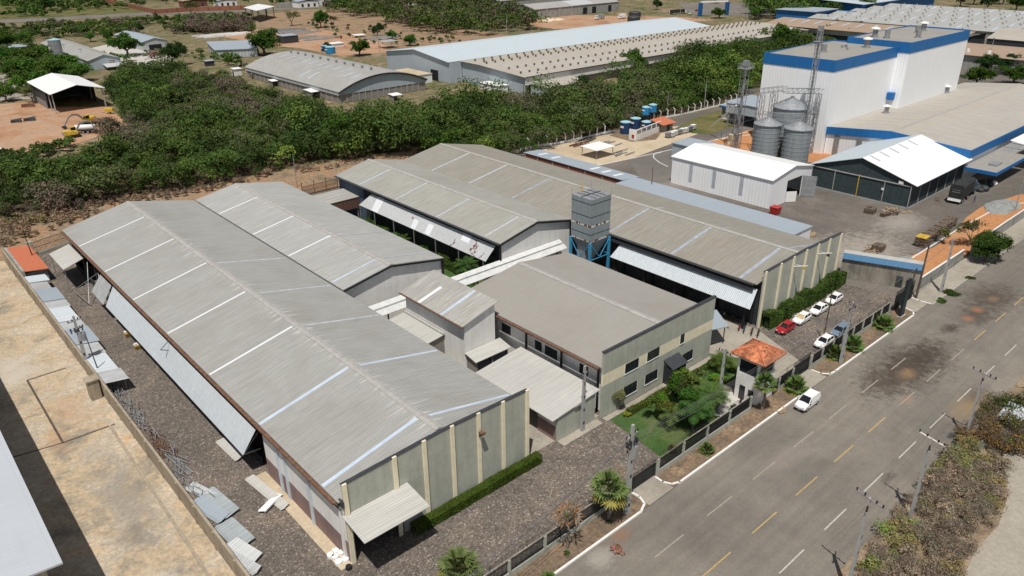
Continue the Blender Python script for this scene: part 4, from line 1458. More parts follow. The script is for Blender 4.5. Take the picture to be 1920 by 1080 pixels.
obj('truss', mb, 'steel', cw)
tt = thing('bucket_elevator', 'tallest thin steel mast tower rising in front of the white and blue building', 'tower', (205.9, 105.2, 0))
mb = MB()
lattice(mb, 205.9, 105.2, 0, 35.5, 1.1, 22, 0.11, 0.05)
mb.box(205.75, 206.05, 105.05, 105.35, 0, 35)
obj('mast', mb, 'galv', tt)
mb = MB()
mb.box(204.6, 207.2, 104.3, 106.4, 32.2, 32.3)
for z in (32.9, 33.4):
    mb.bar((204.6, 104.3, z), (207.2, 104.3, z), 0.06)
    mb.bar((204.6, 106.4, z), (207.2, 106.4, z), 0.06)
mb.bar((203.0, 107.2, 31.5), (205.9, 105.2, 32.2), 0.12)
mb.bar((203.0, 108.2, 30.8), (205.9, 105.2, 31.4), 0.1)
mb.box(205.3, 206.6, 104.7, 105.8, 35, 36.3)
obj('head_platform', mb, 'steel', tt)

# ---- white and blue tower buildings
def clad_block(root, x0, x1, y0, y1, h, f, back=None):
    mb = MB()
    mb.pz([(x0, y0), (x1, y0), (x1, y1), (x0, y1)], 0, h - f - 0.002)
    obj('wall', mb, 'clad_white', root)
    mb = MB()
    e = 0.12
    mb.box(x0 - e, x1 + e, y0 - e, y0 + 0.1, h - f, h + 0.35)
    mb.box(x0 - e, x0 + 0.1, y0 + 0.102, y1 + e, h - f, h + 0.35)
    mb.box(x0 + 0.102, x1 + e, y1 - 0.1, y1 + e, h - f, h + 0.35)
    mb.box(x1 - 0.1, x1 + e, y0 + 0.102, y1 - 0.102, h - f, h + 0.35)
    obj('fascia', mb, 'clad_blue', root)
    mb = MB()
    xm = (x0 + x1) / 2
    mb.slab([(x0 + 0.1, y0 + 0.1, h - 0.1), (xm, y0 + 0.1, h + 0.25), (xm, y1 - 0.1, h + 0.25), (x0 + 0.1, y1 - 0.1, h - 0.1)], 0.1)
    mb.slab([(xm + 0.002, y0 + 0.1, h + 0.25), (x1 - 0.1, y0 + 0.1, h - 0.1), (x1 - 0.1, y1 - 0.1, h - 0.1), (xm + 0.002, y1 - 0.1, h + 0.25)], 0.1)
    obj('roof', mb, 'roof_office', root)
def vent(root, x, y, z, cap=True, s=1.0):
    mb = MB()
    mb.cyl(x, y, z - 0.1, z + 2.3 * s, 0.75 * s, 0.85 * s, 12)
    mb.cyl(x, y, z - 0.1, z + 0.15, 1.2 * s, 1.2 * s, 12)
    o = obj('roof_vent', mb, 'steel', root)
    if cap:
        mb = MB()
        mb.lathe(x, y, [(1.45 * s, z + 2.3 * s), (1.35 * s, z + 2.6 * s), (0.1, z + 3.0 * s)], 14)
        obj('vent_cap', mb, 'white', o)
    return o
tb = thing('tower_building', 'tall white clad building with blue top band standing next to the silos', 'building', (213, 103, 0))
clad_block(tb, 213.1, 255.0, 103.1, 125.3, 26.3, 2.8)
vent(tb, *P(1544, 97, 26.5), 26.5, False)
vent(tb, *P(1625, 88, 26.5), 26.5, True)
mb = MB()
for px_, py_ in ((1579, 89), (1586, 88), (1588, 93)):
    a = P(px_, py_, 26.5)
    mb.box(a[0] - 0.3, a[0] + 0.3, a[1] - 0.3, a[1] + 0.3, 26.3, 27.2)
obj('roof_box', mb, 'steel', tb)
t2 = thing('tower_building', 'taller rear block of the white clad mill with deep blue band, several roof vents', 'building', (253.4, 99.5, 0))
clad_block(t2, 253.2, 300.0, 99.4, 119.6, 27.8, 2.9)
for px_, py_, c in ((1640, 68, True), (1663, 70, False), (1731, 57, True), (1720, 61, False), (1721, 70, False)):
    vent(t2, *P(px_, py_, 28), 28, c)
mb = MB()
mb.box(251.2, 253.1, 101.2, 103.0, 10.6, 12.8)
obj('side_box', mb, 'clad_blue', t2)

# ---- low blue edged hall in front of the tower building
hb = thing('mill_hall', 'wide low hall with blue fascia and broad striped roof before the white tower building', 'building', (214.7, 64.4, 0))
gable(hb, 64.3, 103.0, 85, 214.5, 318, 8.1, 9.5, 7.7, 'roof_y', 'x', cap='cap')
for i in range(19):
    y = 218 + i * 5.3
    strip(hb, 66, 80, 8.24, 9.18, y, 0.3, 'skylight', 'x')
    strip(hb, 89, 101, 9.13, 7.92, y + 1, 0.25, 'skylight_dull', 'x')
mb = MB()
mb.px([(64.2, 6.1), (64.2, 8.3), (85, 9.7), (103.0, 7.9), (103.0, 5.7), (85, 7.4)], 214.3, 214.48)
mb.box(214.3, 318, 64.0, 64.18, 6.1, 8.3)
obj('fascia', mb, 'clad_blue', hb)
mb = MB()
mb.px([(64.5, 0), (64.5, 6.1), (85, 7.5), (102.9, 5.8), (102.9, 0)], 214.7, 214.85)
mb.box(214.85, 318, 64.5, 64.7, 0, 7.9)
mb.box(317.8, 318, 64.7, 103, 0, 7.6)
obj('wall', mb, 'clad_white', hb)
for y in (92.2, 98.8):
    mb = MB()
    mb.box(214.55, 214.69, y, y + 1.6, 0, 5.9)
    obj('wall_panel', mb, 'steel', hb)
for px_, py_ in ((1647, 207), (1764, 170)):
    a = P(px_, py_, 8.5)
    vent(hb, a[0], min(a[1], 99), 8.3, True, 0.8)
mb = MB()
mb.box(212.2, 236, 56.6, 63.9, 4.2, 4.4)
obj('canopy_roof', mb, 'roof_office', hb)
mb = MB()
mb.box(212.0, 236.2, 56.4, 56.58, 3.6, 4.5)
mb.box(212.0, 212.18, 56.6, 63.9, 3.6, 4.5)
obj('canopy_fascia', mb, 'clad_blue', hb)
mb = MB()
mb.slab([(237, 50, 5.6), (275, 50, 5.6), (275, 62, 7.4), (237, 62, 7.4)], 0.15)
obj('white_canopy', mb, 'roof_y_white', hb)
mb = MB()
for x in (237.2, 243, 249, 256, 263, 270):
    mb.bar((x, 50.2, 5.3), (x, 63.9, 5.3), 0.12)
    mb.bar((x, 50.2, 0), (x, 50.2, 5.4), 0.2)
    for k in range(5):
        mb.bar((x, 50.2 + 2.3 * k, 5.3), (x, 51.4 + 2.3 * k, 6.0), 0.08)
mb.bar((237.2, 50.2, 5.2), (275, 50.2, 5.2), 0.14)
mb.box(218, 222, 58.5, 60.5, 4.4, 4.9)
obj('canopy_frame', mb, 'steel', hb)

# ---- buildings left of the elevator tower
gk = thing('gatehouse', 'small grey block building with blue roof edge left of the steel elevator tower', 'building', (0, 0, 0))
a_ = P(1352, 222)
gk.location = (a_[0], a_[1] - 8, 0)
x0, y0 = a_[0], a_[1] - 9
mb = MB()
mb.box(x0, x0 + 9, y0, y0 + 9, 0.5, 4.0)
obj('wall', mb, 'wall_block', gk)
mb = MB()
mb.box(x0 - 0.05, x0 + 9.05, y0 - 0.05, y0 + 9.05, 0, 0.5)
obj('plinth', mb, 'white', gk)
mb = MB()
mb.box(x0 - 0.8, x0 + 9.8, y0 - 0.8, y0 + 9.8, 4.0, 4.6)
obj('fascia', mb, 'blue_fascia', gk)
mb = MB()
mb.box(x0 - 0.7, x0 + 9.7, y0 - 0.7, y0 + 9.7, 4.6, 4.7)
obj('roof', mb, 'roof_x_blue', gk)
gs = thing('grey_shed', 'grey metal clad canopy shed behind the small blue edged block building', 'shed', (0, 0, 0))
a_ = P(1360, 193, 7)
gs.location = (a_[0], a_[1] - 6, 0)
mb = MB()
mb.slab([(a_[0], a_[1] - 16, 7.2), (a_[0] + 16, a_[1] - 16, 7.2), (a_[0] + 16, a_[1], 7.6), (a_[0], a_[1], 7.6)], 0.12)
obj('roof', mb, 'roof_x_blue', gs)
mb = MB()
mb.box(a_[0] + 0.3, a_[0] + 0.5, a_[1] - 15.8, a_[1] - 0.3, 3.9, 7.0)
mb.box(a_[0] + 0.5, a_[0] + 15.6, a_[1] - 15.8, a_[1] - 15.6, 3.9, 7.0)
obj('side_sheet', mb, 'clad_greyblue', gs)
for x, y in ((a_[0] + 0.6, a_[1] - 15.5), (a_[0] + 15, a_[1] - 15.5), (a_[0] + 0.6, a_[1] - 1), (a_[0] + 15, a_[1] - 1)):
    obj('post', MB().bar((x, y, 0), (x, y, 6.9), 0.25), 'steel', gs)

# ---- longest building at the back
lb = thing('long_factory', 'very long factory with pale blue and brown roof slopes dotted with small ventilators', 'factory', (211, 231, 0))
XE = 436
mb = MB()
def q_(x, y, z):
    return (x, y, z)
mb.slab([(211, 229.5, 7.0), (XE, 229.5, 7.0), (XE, 258, 8.8), (211, 258, 8.8)], 0.15)
mb.slab([(211, 258.003, 8.8), (XE, 258.003, 8.8), (XE, 271, 9.0), (211, 271, 9.0)], 0.15)
obj('brown_roof', mb, 'roof_y_factory' if 'roof_y_factory' in MATS else 'roof_y', lb)
XB = 398
mb = MB()
mb.slab([(204.5, 271.2, 9.1), (XB, 271.2, 9.1), (XB, 297, 12.2), (204.5, 297, 12.2)], 0.15)
mb.slab([(204.5, 297.003, 12.2), (XB, 297.003, 12.2), (XB, 322, 9.0), (204.5, 322, 9.0)], 0.15)
obj('blue_roof', mb, 'roof_y_blue', lb)
mb = MB()
mb.px([(230.3, 0), (230.3, 6.9), (258, 8.65), (271, 8.85), (271, 0)], 212, 212.3)
mb.px([(271.2, 0), (271.2, 8.9), (297, 12.0), (321, 8.95), (321, 0)], 205.3, 205.6)
mb.box(205.6, 212, 271.2, 271.4, 0, 8.8)
obj('end_wall', mb, 'clad_greyblue', lb)
mb = MB()
mb.box(212, XE - 1, 229.9, 230.2, 3.6, 6.75)
obj('side_wall', mb, 'wall_white', lb)
mb = MB()
mb.box(212, XE - 1, 229.3, 229.5, 6.8, 7.05)
obj('eave_trim', mb, 'black_trim', lb)
mb = MB()
mb.box(212, XE - 1, 231, 231.3, 0, 3.7)
obj('lower_wall', mb, 'wall_block', lb)
mb = MB()
mb.box(205.2, 205.29, 280, 285.5, 0, 4.6)
obj('door', mb, 'black_trim', lb)
mb = MB()
for i in range(19):
    x = 219 + i * 11.2
    mb.slab([(x, 232, 7.185), (x + 0.45, 232, 7.185), (x + 0.45, 252, 8.45), (x, 252, 8.45)], 0.03)
obj('skylight', mb, 'skylight', lb)
spots = []
for i in range(45):
    x = 214.5 + i * 4.85
    spots.append((x, 235.5, 7.38))
    spots.append((x + 1.5, 244.5, 7.95))
    spots.append((x + 0.6, 258.0, 8.8))
    spots.append((x + 2.2, 261.5, 8.87))
    spots.append((x + 1.2, 266.5, 8.95))
vm = MB()
vm.cyl(0, 0, 0, 0.35, 0.3, 0.3, 8)
vm.lathe(0, 0, [(0.3, 0.35), (0.55, 0.6), (0.55, 0.8), (0.1, 1.05)], 10)
vme = mesh_of('ventilator', vm, 'rust_vent' if 'rust_vent' in MATS else 'wood')
spots.sort(key=lambda p: p[0])
for x, y, z in spots[:100]:
    o = bpy.data.objects.new('ventilator', vme)
    COL.objects.link(o)
    o.parent = lb
    o.location = (x - 211, y - 231, z)
mb = MB()
for x, y, z in spots[100:]:
    mb.cyl(x, y, z, z + 0.35, 0.3, 0.3, 6)
    mb.lathe(x, y, [(0.3, z + 0.35), (0.55, z + 0.6), (0.55, z + 0.8), (0.1, z + 1.05)], 7)
o = obj('ventilator', mb, 'wood', lb)
o['kind'] = 'stuff'
# annexes at its near end
ob = thing('small_office', 'white flat roofed office with window awnings at the near end of the long factory', 'building', (0, 0, 0))
a_ = P(730, 150)
b2 = P(797, 142)
a_ = (185.0, 285.5)
ob.location = (a_[0], a_[1], 0)
x0, y0 = 190.5, 279.5
mb = MB()
mb.box(x0, x0 + 11, y0, y0 + 19, 0, 3.6)
obj('wall', mb, 'wall_cladding', ob)
mb = MB()
mb.box(x0 - 0.2, x0 + 11.2, y0 - 0.2, y0 + 19.2, 3.6, 3.9)
obj('roof', mb, 'g_sand', ob)
for k in range(5):
    mb = MB()
    mb.box(x0 - 0.04, x0 - 0.003, y0 + 4 + 2.4 * k, y0 + 5.2 + 2.4 * k, 1.4, 2.7)
    obj('window', mb, 'glass', ob)
fa = thing('factory_annex', 'low grey annex with pale roof against the near corner of the long factory', 'annex', (213, 215, 0))
a_, b_, c_ = P(882, 152, 4.5), P(935, 165, 3.8), P(1000, 158, 4.2)
mb = MB()
mb.slab([(214, 220, 3.6), (238, 220, 3.6), (238, 229.6, 4.4), (214, 229.6, 4.4)], 0.15)
obj('roof', mb, 'roof_y', fa)
mb = MB()
mb.box(214.4, 214.6, 220.4, 229.4, 0, 3.6)
mb.box(214.6, 237, 220.4, 220.6, 0, 3.4)
obj('wall', mb, 'clad_greyblue', fa)
fb = thing('white_cabin', 'small white flat cabin beside the near gable wall of the long factory', 'cabin', (206, 247, 0))
mb = MB()
mb.box(206.5, 211.4, 240, 252, 0, 2.6)
obj('wall', mb, 'wall_cladding', fb)
mb = MB()
mb.box(206.2, 211.7, 239.7, 252.3, 2.6, 2.8)
obj('roof', mb, 'roof_x_white', fb)

# ---- arched hangar
hg = thing('arched_hangar', 'curved grey roof hangar with many pale strips standing beyond the scrub', 'hangar', (148, 267, 0))
HX0, HX1, HY0, HY1 = 147.6, 189.8, 266.6, 352
def arc(u):
    return HX0 + (HX1 - HX0) * u, 4.5 + 4.9 * (1 - (2 * u - 1) ** 2)
mb = MB()
nseg = 20
for i in range(nseg):
    (xa, za), (xb, zb) = arc(i / nseg), arc((i + 1) / nseg)
    mb.slab([(xa, HY0, za), (xb, HY0, zb), (xb, HY1, zb), (xa, HY1, za)], 0.15)
obj('roof', mb, 'roof_hangar', hg, smooth=False)
mb = MB()
mb.py([arc(i / nseg) for i in range(nseg + 1)][::-1] and [(arc(i / nseg)[0], arc(i / nseg)[1] - 0.16) for i in range(nseg + 1)] + [(HX1, 3.2), (HX0, 3.2)], HY0 + 0.8, HY0 + 1.0)
obj('gable_sheet', mb, 'clad_greyblue', hg)
mb = MB()
pr = [(arc(i / nseg)[0], arc(i / nseg)[1] - 0.16) for i in range(nseg + 1)]
for (xa, za), (xb, zb) in zip(pr, pr[1:]):
    mb.slab([(xa, HY0 - 0.05, za), (xb, HY0 - 0.05, zb), (xb, HY0 + 0.4, zb), (xa, HY0 + 0.4, za)], 0.5)
obj('arch_trim', mb, 'black_trim', hg)
mb = MB()
mb.box(HX0 + 0.6, HX1 - 0.6, HY0 + 1.0, HY0 + 1.2, 0, 3.2)
mb.box(HX0 + 0.6, HX0 + 0.8, HY0 + 1.2, HY1, 0, 3.0)
obj('wall', mb, 'wall_block', hg)
for i in range(15):
    obj('column', MB().box(HX0 + 0.8 + i * 2.85, HX0 + 1.1 + i * 2.85, HY0 + 0.78, HY0 + 0.998, 0, 3.2), 'concrete', hg)
for i in range(20):
    obj('column', MB().box(HX0 + 0.35, HX0 + 0.598, HY0 + 2 + i * 4.3, HY0 + 2.3 + i * 4.3, 0, 3.0), 'concrete', hg)
mb = MB()
mb.box(HX0 + 0.2, HX0 + 0.34, HY0 + 0.5, HY1, 3.0, 4.3)
obj('eave_sheet', mb, 'clad_grey', hg)
for (u0, u1, ys) in ((0.30, 0.42, [285, 292, 299, 306, 313, 320, 327, 334, 341]), (0.22, 0.34, [272, 278]), (0.07, 0.2, [296, 303]), (0.62, 0.7, [276, 290, 304, 318, 332])):
    for y in ys:
        mb = MB()
        for k in range(3):
            ua, ub = u0 + (u1 - u0) * k / 3, u0 + (u1 - u0) * (k + 1) / 3
            (xa, za), (xb, zb) = arc(ua), arc(ub)
            mb.slab([(xa, y, za + 0.05), (xb, y, zb + 0.05), (xb, y + 0.8, zb + 0.05), (xa, y + 0.8, za + 0.05)], 0.03)
        obj('skylight', mb, 'skylight', hg)
for i in range(11):
    x_, z_ = arc(0.5)
    mb = MB()
    mb.cyl(x_, 276 + i * 7, z_, z_ + 0.8, 0.4, 0.4, 8)
    mb.lathe(x_, 276 + i * 7, [(0.7, z_ + 0.8), (0.7, z_ + 1.1), (0.1, z_ + 1.4)], 8)
    obj('ventilator', mb, 'steel', hg)
for nm, px_, py_, w_, d_, h_, lab in (('tool_shed', 511, 163, 5, 4, 2.6, 'tiny pale roofed lean shed with two bays at the left wall of the arched hangar'), ('tool_shed', 585, 186, 10, 7, 3.0, 'white sheet canopy at the foot of the arched hangar side wall'), ('tool_shed', 738, 190, 4.5, 4, 2.4, 'little white roofed box shed before the gable of the arched hangar')):
    x_, y_ = P(px_, py_)
    t = thing(nm, lab, 'shed', (x_, y_, 0))
    mb = MB()
    mb.slab([(0, 0, h_ - 0.3), (w_, 0, h_ - 0.3), (w_, d_, h_), (0, d_, h_)], 0.1)
    part('roof', mb, 'roof_x_white', t)
    mb = MB()
    mb.box(0.3, 0.45, 0.3, d_ - 0.3, 0, h_ - 0.45)
    mb.box(0.45, w_ - 0.3, d_ - 0.45, d_ - 0.3, 0, h_ - 0.2)
    part('wall', mb, 'wall_block', t)

# ---- generic far sheds
def far_shed(name, label, x0, x1, y0, y1, e, r, axis, roof, wall, cat='shed', door=None, cap=None, open_front=False, group=None, posts=None):
    t = thing(name, label, cat, (x0, y0, 0), group=group)
    if axis == 'y':
        gable(t, x0, x1, (x0 + x1) / 2, y0, y1, e, r, e, roof, 'y', cap=cap)
    else:
        gable(t, y0, y1, (y0 + y1) / 2, x0, x1, e, r, e, roof, 'x', cap=cap)
    i = 0.4
    if not open_front:
        mb = MB()
        if axis == 'y':
            mb.py([(x0 + i, 0), (x0 + i, e - 0.1), ((x0 + x1) / 2, r - 0.2), (x1 - i, e - 0.1), (x1 - i, 0)], y0 + i, y0 + i + 0.2)
            mb.box(x0 + i, x0 + i + 0.2, y0 + i + 0.2, y1 - i, 0, e - 0.15)
            mb.box(x1 - i - 0.2, x1 - i, y0 + i + 0.2, y1 - i, 0, e - 0.15)
        else:
            mb.px([(y0 + i, 0), (y0 + i, e - 0.1), ((y0 + y1) / 2, r - 0.2), (y1 - i, e - 0.1), (y1 - i, 0)], x0 + i, x0 + i + 0.2)
            mb.box(x0 + i + 0.2, x1 - i, y0 + i, y0 + i + 0.2, 0, e - 0.15)
            mb.box(x0 + i + 0.2, x1 - i, y1 - i - 0.2, y1 - i, 0, e - 0.15)
        obj('wall', mb, wall, t)
    if door:
        for d in door:
            mb = MB()
            mb.box(*d)
            obj('door', mb, 'black_trim', t)
    if posts:
        mb_ = []
        for x, y in posts:
            mb = MB()
            mb.bar((x, y, 0), (x, y, e), 0.35)
            obj('post', mb, 'concrete_pole', t)
    return t
t = far_shed('open_shed', 'open steel shed with bright white and grey roof slopes beside the excavators', 61, 80.2, 325, 362, 7.2, 9.6, 'y', 'roof_x_white', 'steel', open_front=True,
             posts=[(61.8, 326), (62.0, 333), (62.2, 340), (62.4, 350), (79.2, 326), (79.4, 345)])
mb = MB()
mb.box(61.6, 61.8, 336, 361, 2.6, 7.1)
mb.box(61.8, 79.8, 360.8, 361, 0, 7.2)
mb.box(79.6, 79.8, 340, 360.8, 0, 7.1)
obj('side_sheet', mb, 'steel_dark', t)
mb = MB()
mb.box(61.55, 61.75, 338, 361, 0, 2.6)
obj('low_wall', mb, 'wall_block', t)
t = far_shed('grey_roof_hall', 'long hall with two tone grey roof and slate blue gable carrying a small dark sign', 99.5, 115, 424, 520, 4.6, 6.9, 'y', 'roof_main', 'clad_greyblue', 'hall')
mb = MB()
mb.box(109.6, 111.6, 424.28, 424.39, 2.6, 3.8)
obj('sign', mb, 'rust', t)
mb = MB()
for k in range(3):
    mb.box(109.85 + 0.45 * k, 110.15 + 0.45 * k, 424.25, 424.275, 3.0, 3.4)
obj('sign_mark', mb, 'white', t)
mb = MB()
mb.slab([(106, 418, 1.6), (114.5, 418, 1.6), (114.5, 424.2, 2.6), (106, 424.2, 2.6)], 0.1)
obj('lean_to', mb, 'zinc_y', t)
far_shed('blue_grey_shed', 'small blue grey gabled shed among trees with striped front', 142.5, 157, 478, 530, 4.8, 6.6, 'y', 'roof_x_blue', 'clad_grey', door=[(146, 153, 478.25, 478.38, 0, 3)])
t = thing('low_store', 'low store with slate pitched roof and dull ribbed wall behind the round crowned tree', 'shed', (161, 430, 0))
mb = MB()
mb.slab([(161, 420, 4.2), (181, 410, 4.2), (196, 446, 4.2), (170, 454, 4.8)], 0.15)
obj('roof', mb, 'roof_x_blue', t)
mb = MB()
mb.pz([(161.5, 420.3), (180.6, 410.8), (195, 445), (170.4, 453)], 0, 4.05)
obj('wall', mb, 'clad_grey', t)
t = thing('white_shelter', 'bright white flat canopy on dark posts by the far dirt track', 'shelter', (250, 562, 0))
cs = [P(457, 14, 8.5), P(481, 20, 8.5), P(515, 12, 8.5), P(484, 7, 8.5)]
mb = MB()
mb.slab([(x, y, 8.5) for x, y in cs], 0.25)
obj('roof', mb, 'roof_x_white', t)
for k in range(4):
    for u in (0.03, 0.5):
        a, b = Vector(cs[k]), Vector(cs[(k + 1) % 4])
        c = a.lerp(b, u)
        ce = sum((Vector(x) for x in cs), Vector((0, 0))) / 4
        c = c.lerp(ce, 0.08)
        mb = MB()
        mb.bar((c.x, c.y, 0), (c.x, c.y, 8.3), 0.45)
        obj('post', mb, 'steel_dark', t)
x_, y_ = P(975, 40)
t = far_shed('far_workshop', 'long grey workshop with ragged skylight roof beside heaps of sand', 415, 512, 440, 466, 7, 10, 'x', 'roof_y_grey', 'wall_grey', 'workshop')
for k, (a, b) in enumerate(((0.55, 0.6), (0.66, 0.71), (0.86, 0.9))):
    mb = MB()
    mb.box(415 + 97 * a, 415 + 97 * b, 440.3, 440.39, 0, 5)
    obj('door', mb, 'black_trim', t)
for x in (428, 442, 455):
    mb = MB()
    mb.bar((x, 440, 0), (x, 440, 6.9), 0.6)
    obj('column', mb, 'concrete', t)
mb = MB()
mb.slab([(456, 441, 7.35), (482, 441, 7.35), (482, 452.8, 10.05), (456, 452.8, 10.05)], 0.05)
obj('white_sheets', mb, 'zinc_y', t)
far_shed('far_workshop', 'grey two storey building frame behind the long workshop at the upper edge', 430, 520, 500, 530, 9, 11, 'x', 'roof_y_grey', 'wall_grey', 'workshop')
# brown roofed hall and roofs with monitors, upper right
t = thing('brown_hall', 'long hall with dusty brown roof and white strips behind the white tower building', 'hall', (440, 170, 0))
c0, c1, c2, c3 = P(1514, 44, 8), P(1640, 65, 8), P(1830, 62, 8), P(1590, 26, 8)
gable(t, 437, 482, 462, 150, 262, 8, 10.2, 8, 'roof_y_brown', 'y', cap=None)
mb = MB()
mb.box(438, 438.3, 151, 261, 5.2, 7.7)
obj('upper_wall', mb, 'wall_grey', t)
mb = MB()
mb.box(439.2, 439.5, 151, 261, 0, 5.2)
mb.box(439.5, 481, 151, 151.3, 0, 7.8)
obj('wall', mb, 'dark_wall', t)
for i in range(12):
    strip(t, 449, 459, 9.1, 9.95, 158 + i * 8.4, 1.0, 'skylight')
t = thing('monitor_roof_factory', 'broad factory roof in the upper right corner studded with rows of small ventilators', 'factory', (500, 150, 0))
mb = MB()
for i in range(5):
    x = 492 + i * 27
    mb.slab([(x, 96, 7.5), (x + 13, 96, 9.2), (x + 13, 262, 9.2), (x, 262, 7.5)], 0.15)
    mb.slab([(x + 13.003, 96, 9.2), (x + 26.9, 96, 7.5), (x + 26.9, 262, 7.5), (x + 13.003, 262, 9.2)], 0.15)
obj('roof', mb, 'roof_second', t)
mb = MB()
mb.box(492.5, 626, 97, 97.3, 0, 7.3)
mb.box(492.5, 492.8, 97.3, 261, 0, 7.3)
obj('wall', mb, 'wall_grey', t)
mb = MB()
mb2 = MB()
for i in range(5):
    for j in range(17):
        x, y = 492 + i * 27 + 7, 101 + j * 9.4
        for dx, dy in ((0, 0), (2.2, 1.2), (5.5, 0.3)):
            z = 7.5 + (7 + dx) / 13 * 1.7 if dx + 7 < 13 else 9.2
            mb.cyl(x + dx, y + dy, z - 0.1, z + 0.8, 0.5, 0.35, 6)
        if j % 2:
            mb2.slab([(x - 4, y + 4, 7.5 + 3 / 13 * 1.7 + 0.06), (x + 4, y + 4, 7.5 + 11 / 13 * 1.7 + 0.06), (x + 4, y + 5.2, 7.5 + 11 / 13 * 1.7 + 0.06), (x - 4, y + 5.2, 7.5 + 3 / 13 * 1.7 + 0.06)], 0.05)
o = obj('ventilator', mb, 'steel', t)
o['kind'] = 'stuff'
obj('skylight', mb2, 'skylight', t)
t = thing('blue_hall', 'bright blue walled hall roofline behind the ventilator studded factory roof', 'hall', (560, 268, 0))
c = [P(1655, 14, 11), P(1738, 26, 9)]
mb = MB()
mb.box(505, 535, 264, 292, 0, 10)
obj('wall', mb, 'clad_blue', t)
mb = MB()
mb.box(504, 536, 263, 293, 10, 10.3)
obj('roof', mb, 'roof_x_blue', t)
mb = MB()
mb.box(536.5, 548, 256, 285, 0, 8.2)
obj('wing', mb, 'clad_blue', t)
t = thing('pale_blue_hall', 'large pale blue roof at the upper edge above the ventilator studded factory', 'hall', (600, 285, 0))
mb = MB()
mb.slab([(570, 262, 11), (700, 262, 11), (700, 320, 14), (570, 320, 14)], 0.3)
obj('roof', mb, 'roof_y_blue', t)
mb = MB()
mb.box(572, 700, 264, 319, 0, 10.8)
obj('wall', mb, 'clad_blue', t)
t = thing('brown_vented_hall', 'tan roofed hall with one row of pale ventilators at the right edge', 'hall', (394, 108, 0))
gable(t, 396, 440, 418, 70, 149, 7, 9, 7, 'roof_y_brown', 'y', cap=None)
mb = MB()
mb.box(397, 397.3, 71, 148, 0, 6.7)
mb.py([(397.3, 0), (397.3, 6.7), (418, 8.7), (439, 6.7), (439, 0)], 71, 71.3)
obj('wall', mb, 'wall_grey', t)
for j in range(8):
    mb = MB()
    mb.cyl(402, 78 + j * 9, 7.4, 9.0, 0.9, 0.7, 8)
    obj('ventilator', mb, 'white_plastic', t)
far_shed('dark_gable_hall', 'hall with charcoal gable and tan roof at the right edge above the tan vented roof', 448, 486, 60, 140, 9, 12.5, 'y', 'roof_y', 'steel_dark', 'hall')
far_shed('blue_gable_house', 'small blue gabled house by the far end of the long factory', 425, 440, 262, 285, 5, 8, 'x', 'roof_y', 'clad_blue_wall', 'house')
far_shed('far_white_shed', 'low white roofed shed beyond the far end of the pale blue roof', 392, 412, 272, 300, 4, 5, 'x', 'roof_y_white', 'wall_white')
# small structures in the far clay yard
for nm, lab, px_, py_, w_, d_, h_, roof, wl in (
        ('tin_shelter', 'small tin shelter on posts near the near end of the long factory', 722, 92, 9, 7, 4, 'roof_y_grey', None),
        ('tin_shelter', 'small slate canopy standing behind the near end of the arched hangar', 532, 82, 10, 9, 4.5, 'roof_x_blue', 'steel_dark'),
        ('tin_shelter', 'little white slab roof shelter in the clay yard behind the hangar', 668, 71, 7, 5, 1.6, 'roof_x_white', None),
        ('tin_shelter', 'small white cabin with slit windows in the far clay yard', 622, 90, 8, 5, 2.4, 'roof_x_white', 'wall_white'),
        ('guard_box', 'small dark doored white booth at the left end of the arched hangar', 441, 143, 3.5, 3.5, 3.4, 'roof_x_white', 'wall_white'),
        ('guard_box', 'tiny grey booth on the clay strip in front of the low long store', 388, 124, 4, 3, 2.6, 'roof_x_blue', 'steel_dark'),
        ('shelter_roof', 'white roofed shelter on thin posts in the sand yard behind the brick shed', 1118, 300, 7.5, 6, 3, 'roof_x_white', None),
        ('car_shelter', 'grey parking shelter roof at the far left edge', -5, 105, 20, 12, 4, 'roof_x_blue', None)):
    x_, y_ = P(px_, py_)
    t = thing(nm, lab, 'shed', (x_, y_, 0))
    mb = MB()
    mb.slab([(-0.3, -0.3, h_ - 0.2), (w_ + 0.3, -0.3, h_ - 0.2), (w_ + 0.3, d_ + 0.3, h_), (-0.3, d_ + 0.3, h_)], 0.12)
    part('roof', mb, roof, t)
    if wl:
        mb = MB()
        mb.box(0, w_, 0, d_, 0, h_ - 0.35)
        part('wall', mb, wl, t)
        mb = MB()
        mb.box(-0.05, -0.003, d_ * 0.3, d_ * 0.7, 0, h_ * 0.65)
        part('door', mb, 'black_trim', t)
    else:
        for x, y in ((0.2, 0.2), (w_ - 0.2, 0.2), (0.2, d_ - 0.2), (w_ - 0.2, d_ - 0.2)):
            mb = MB()
            mb.bar((x, y, 0), (x, y, h_ - 0.2), 0.16)
            part('post', mb, 'steel', t)
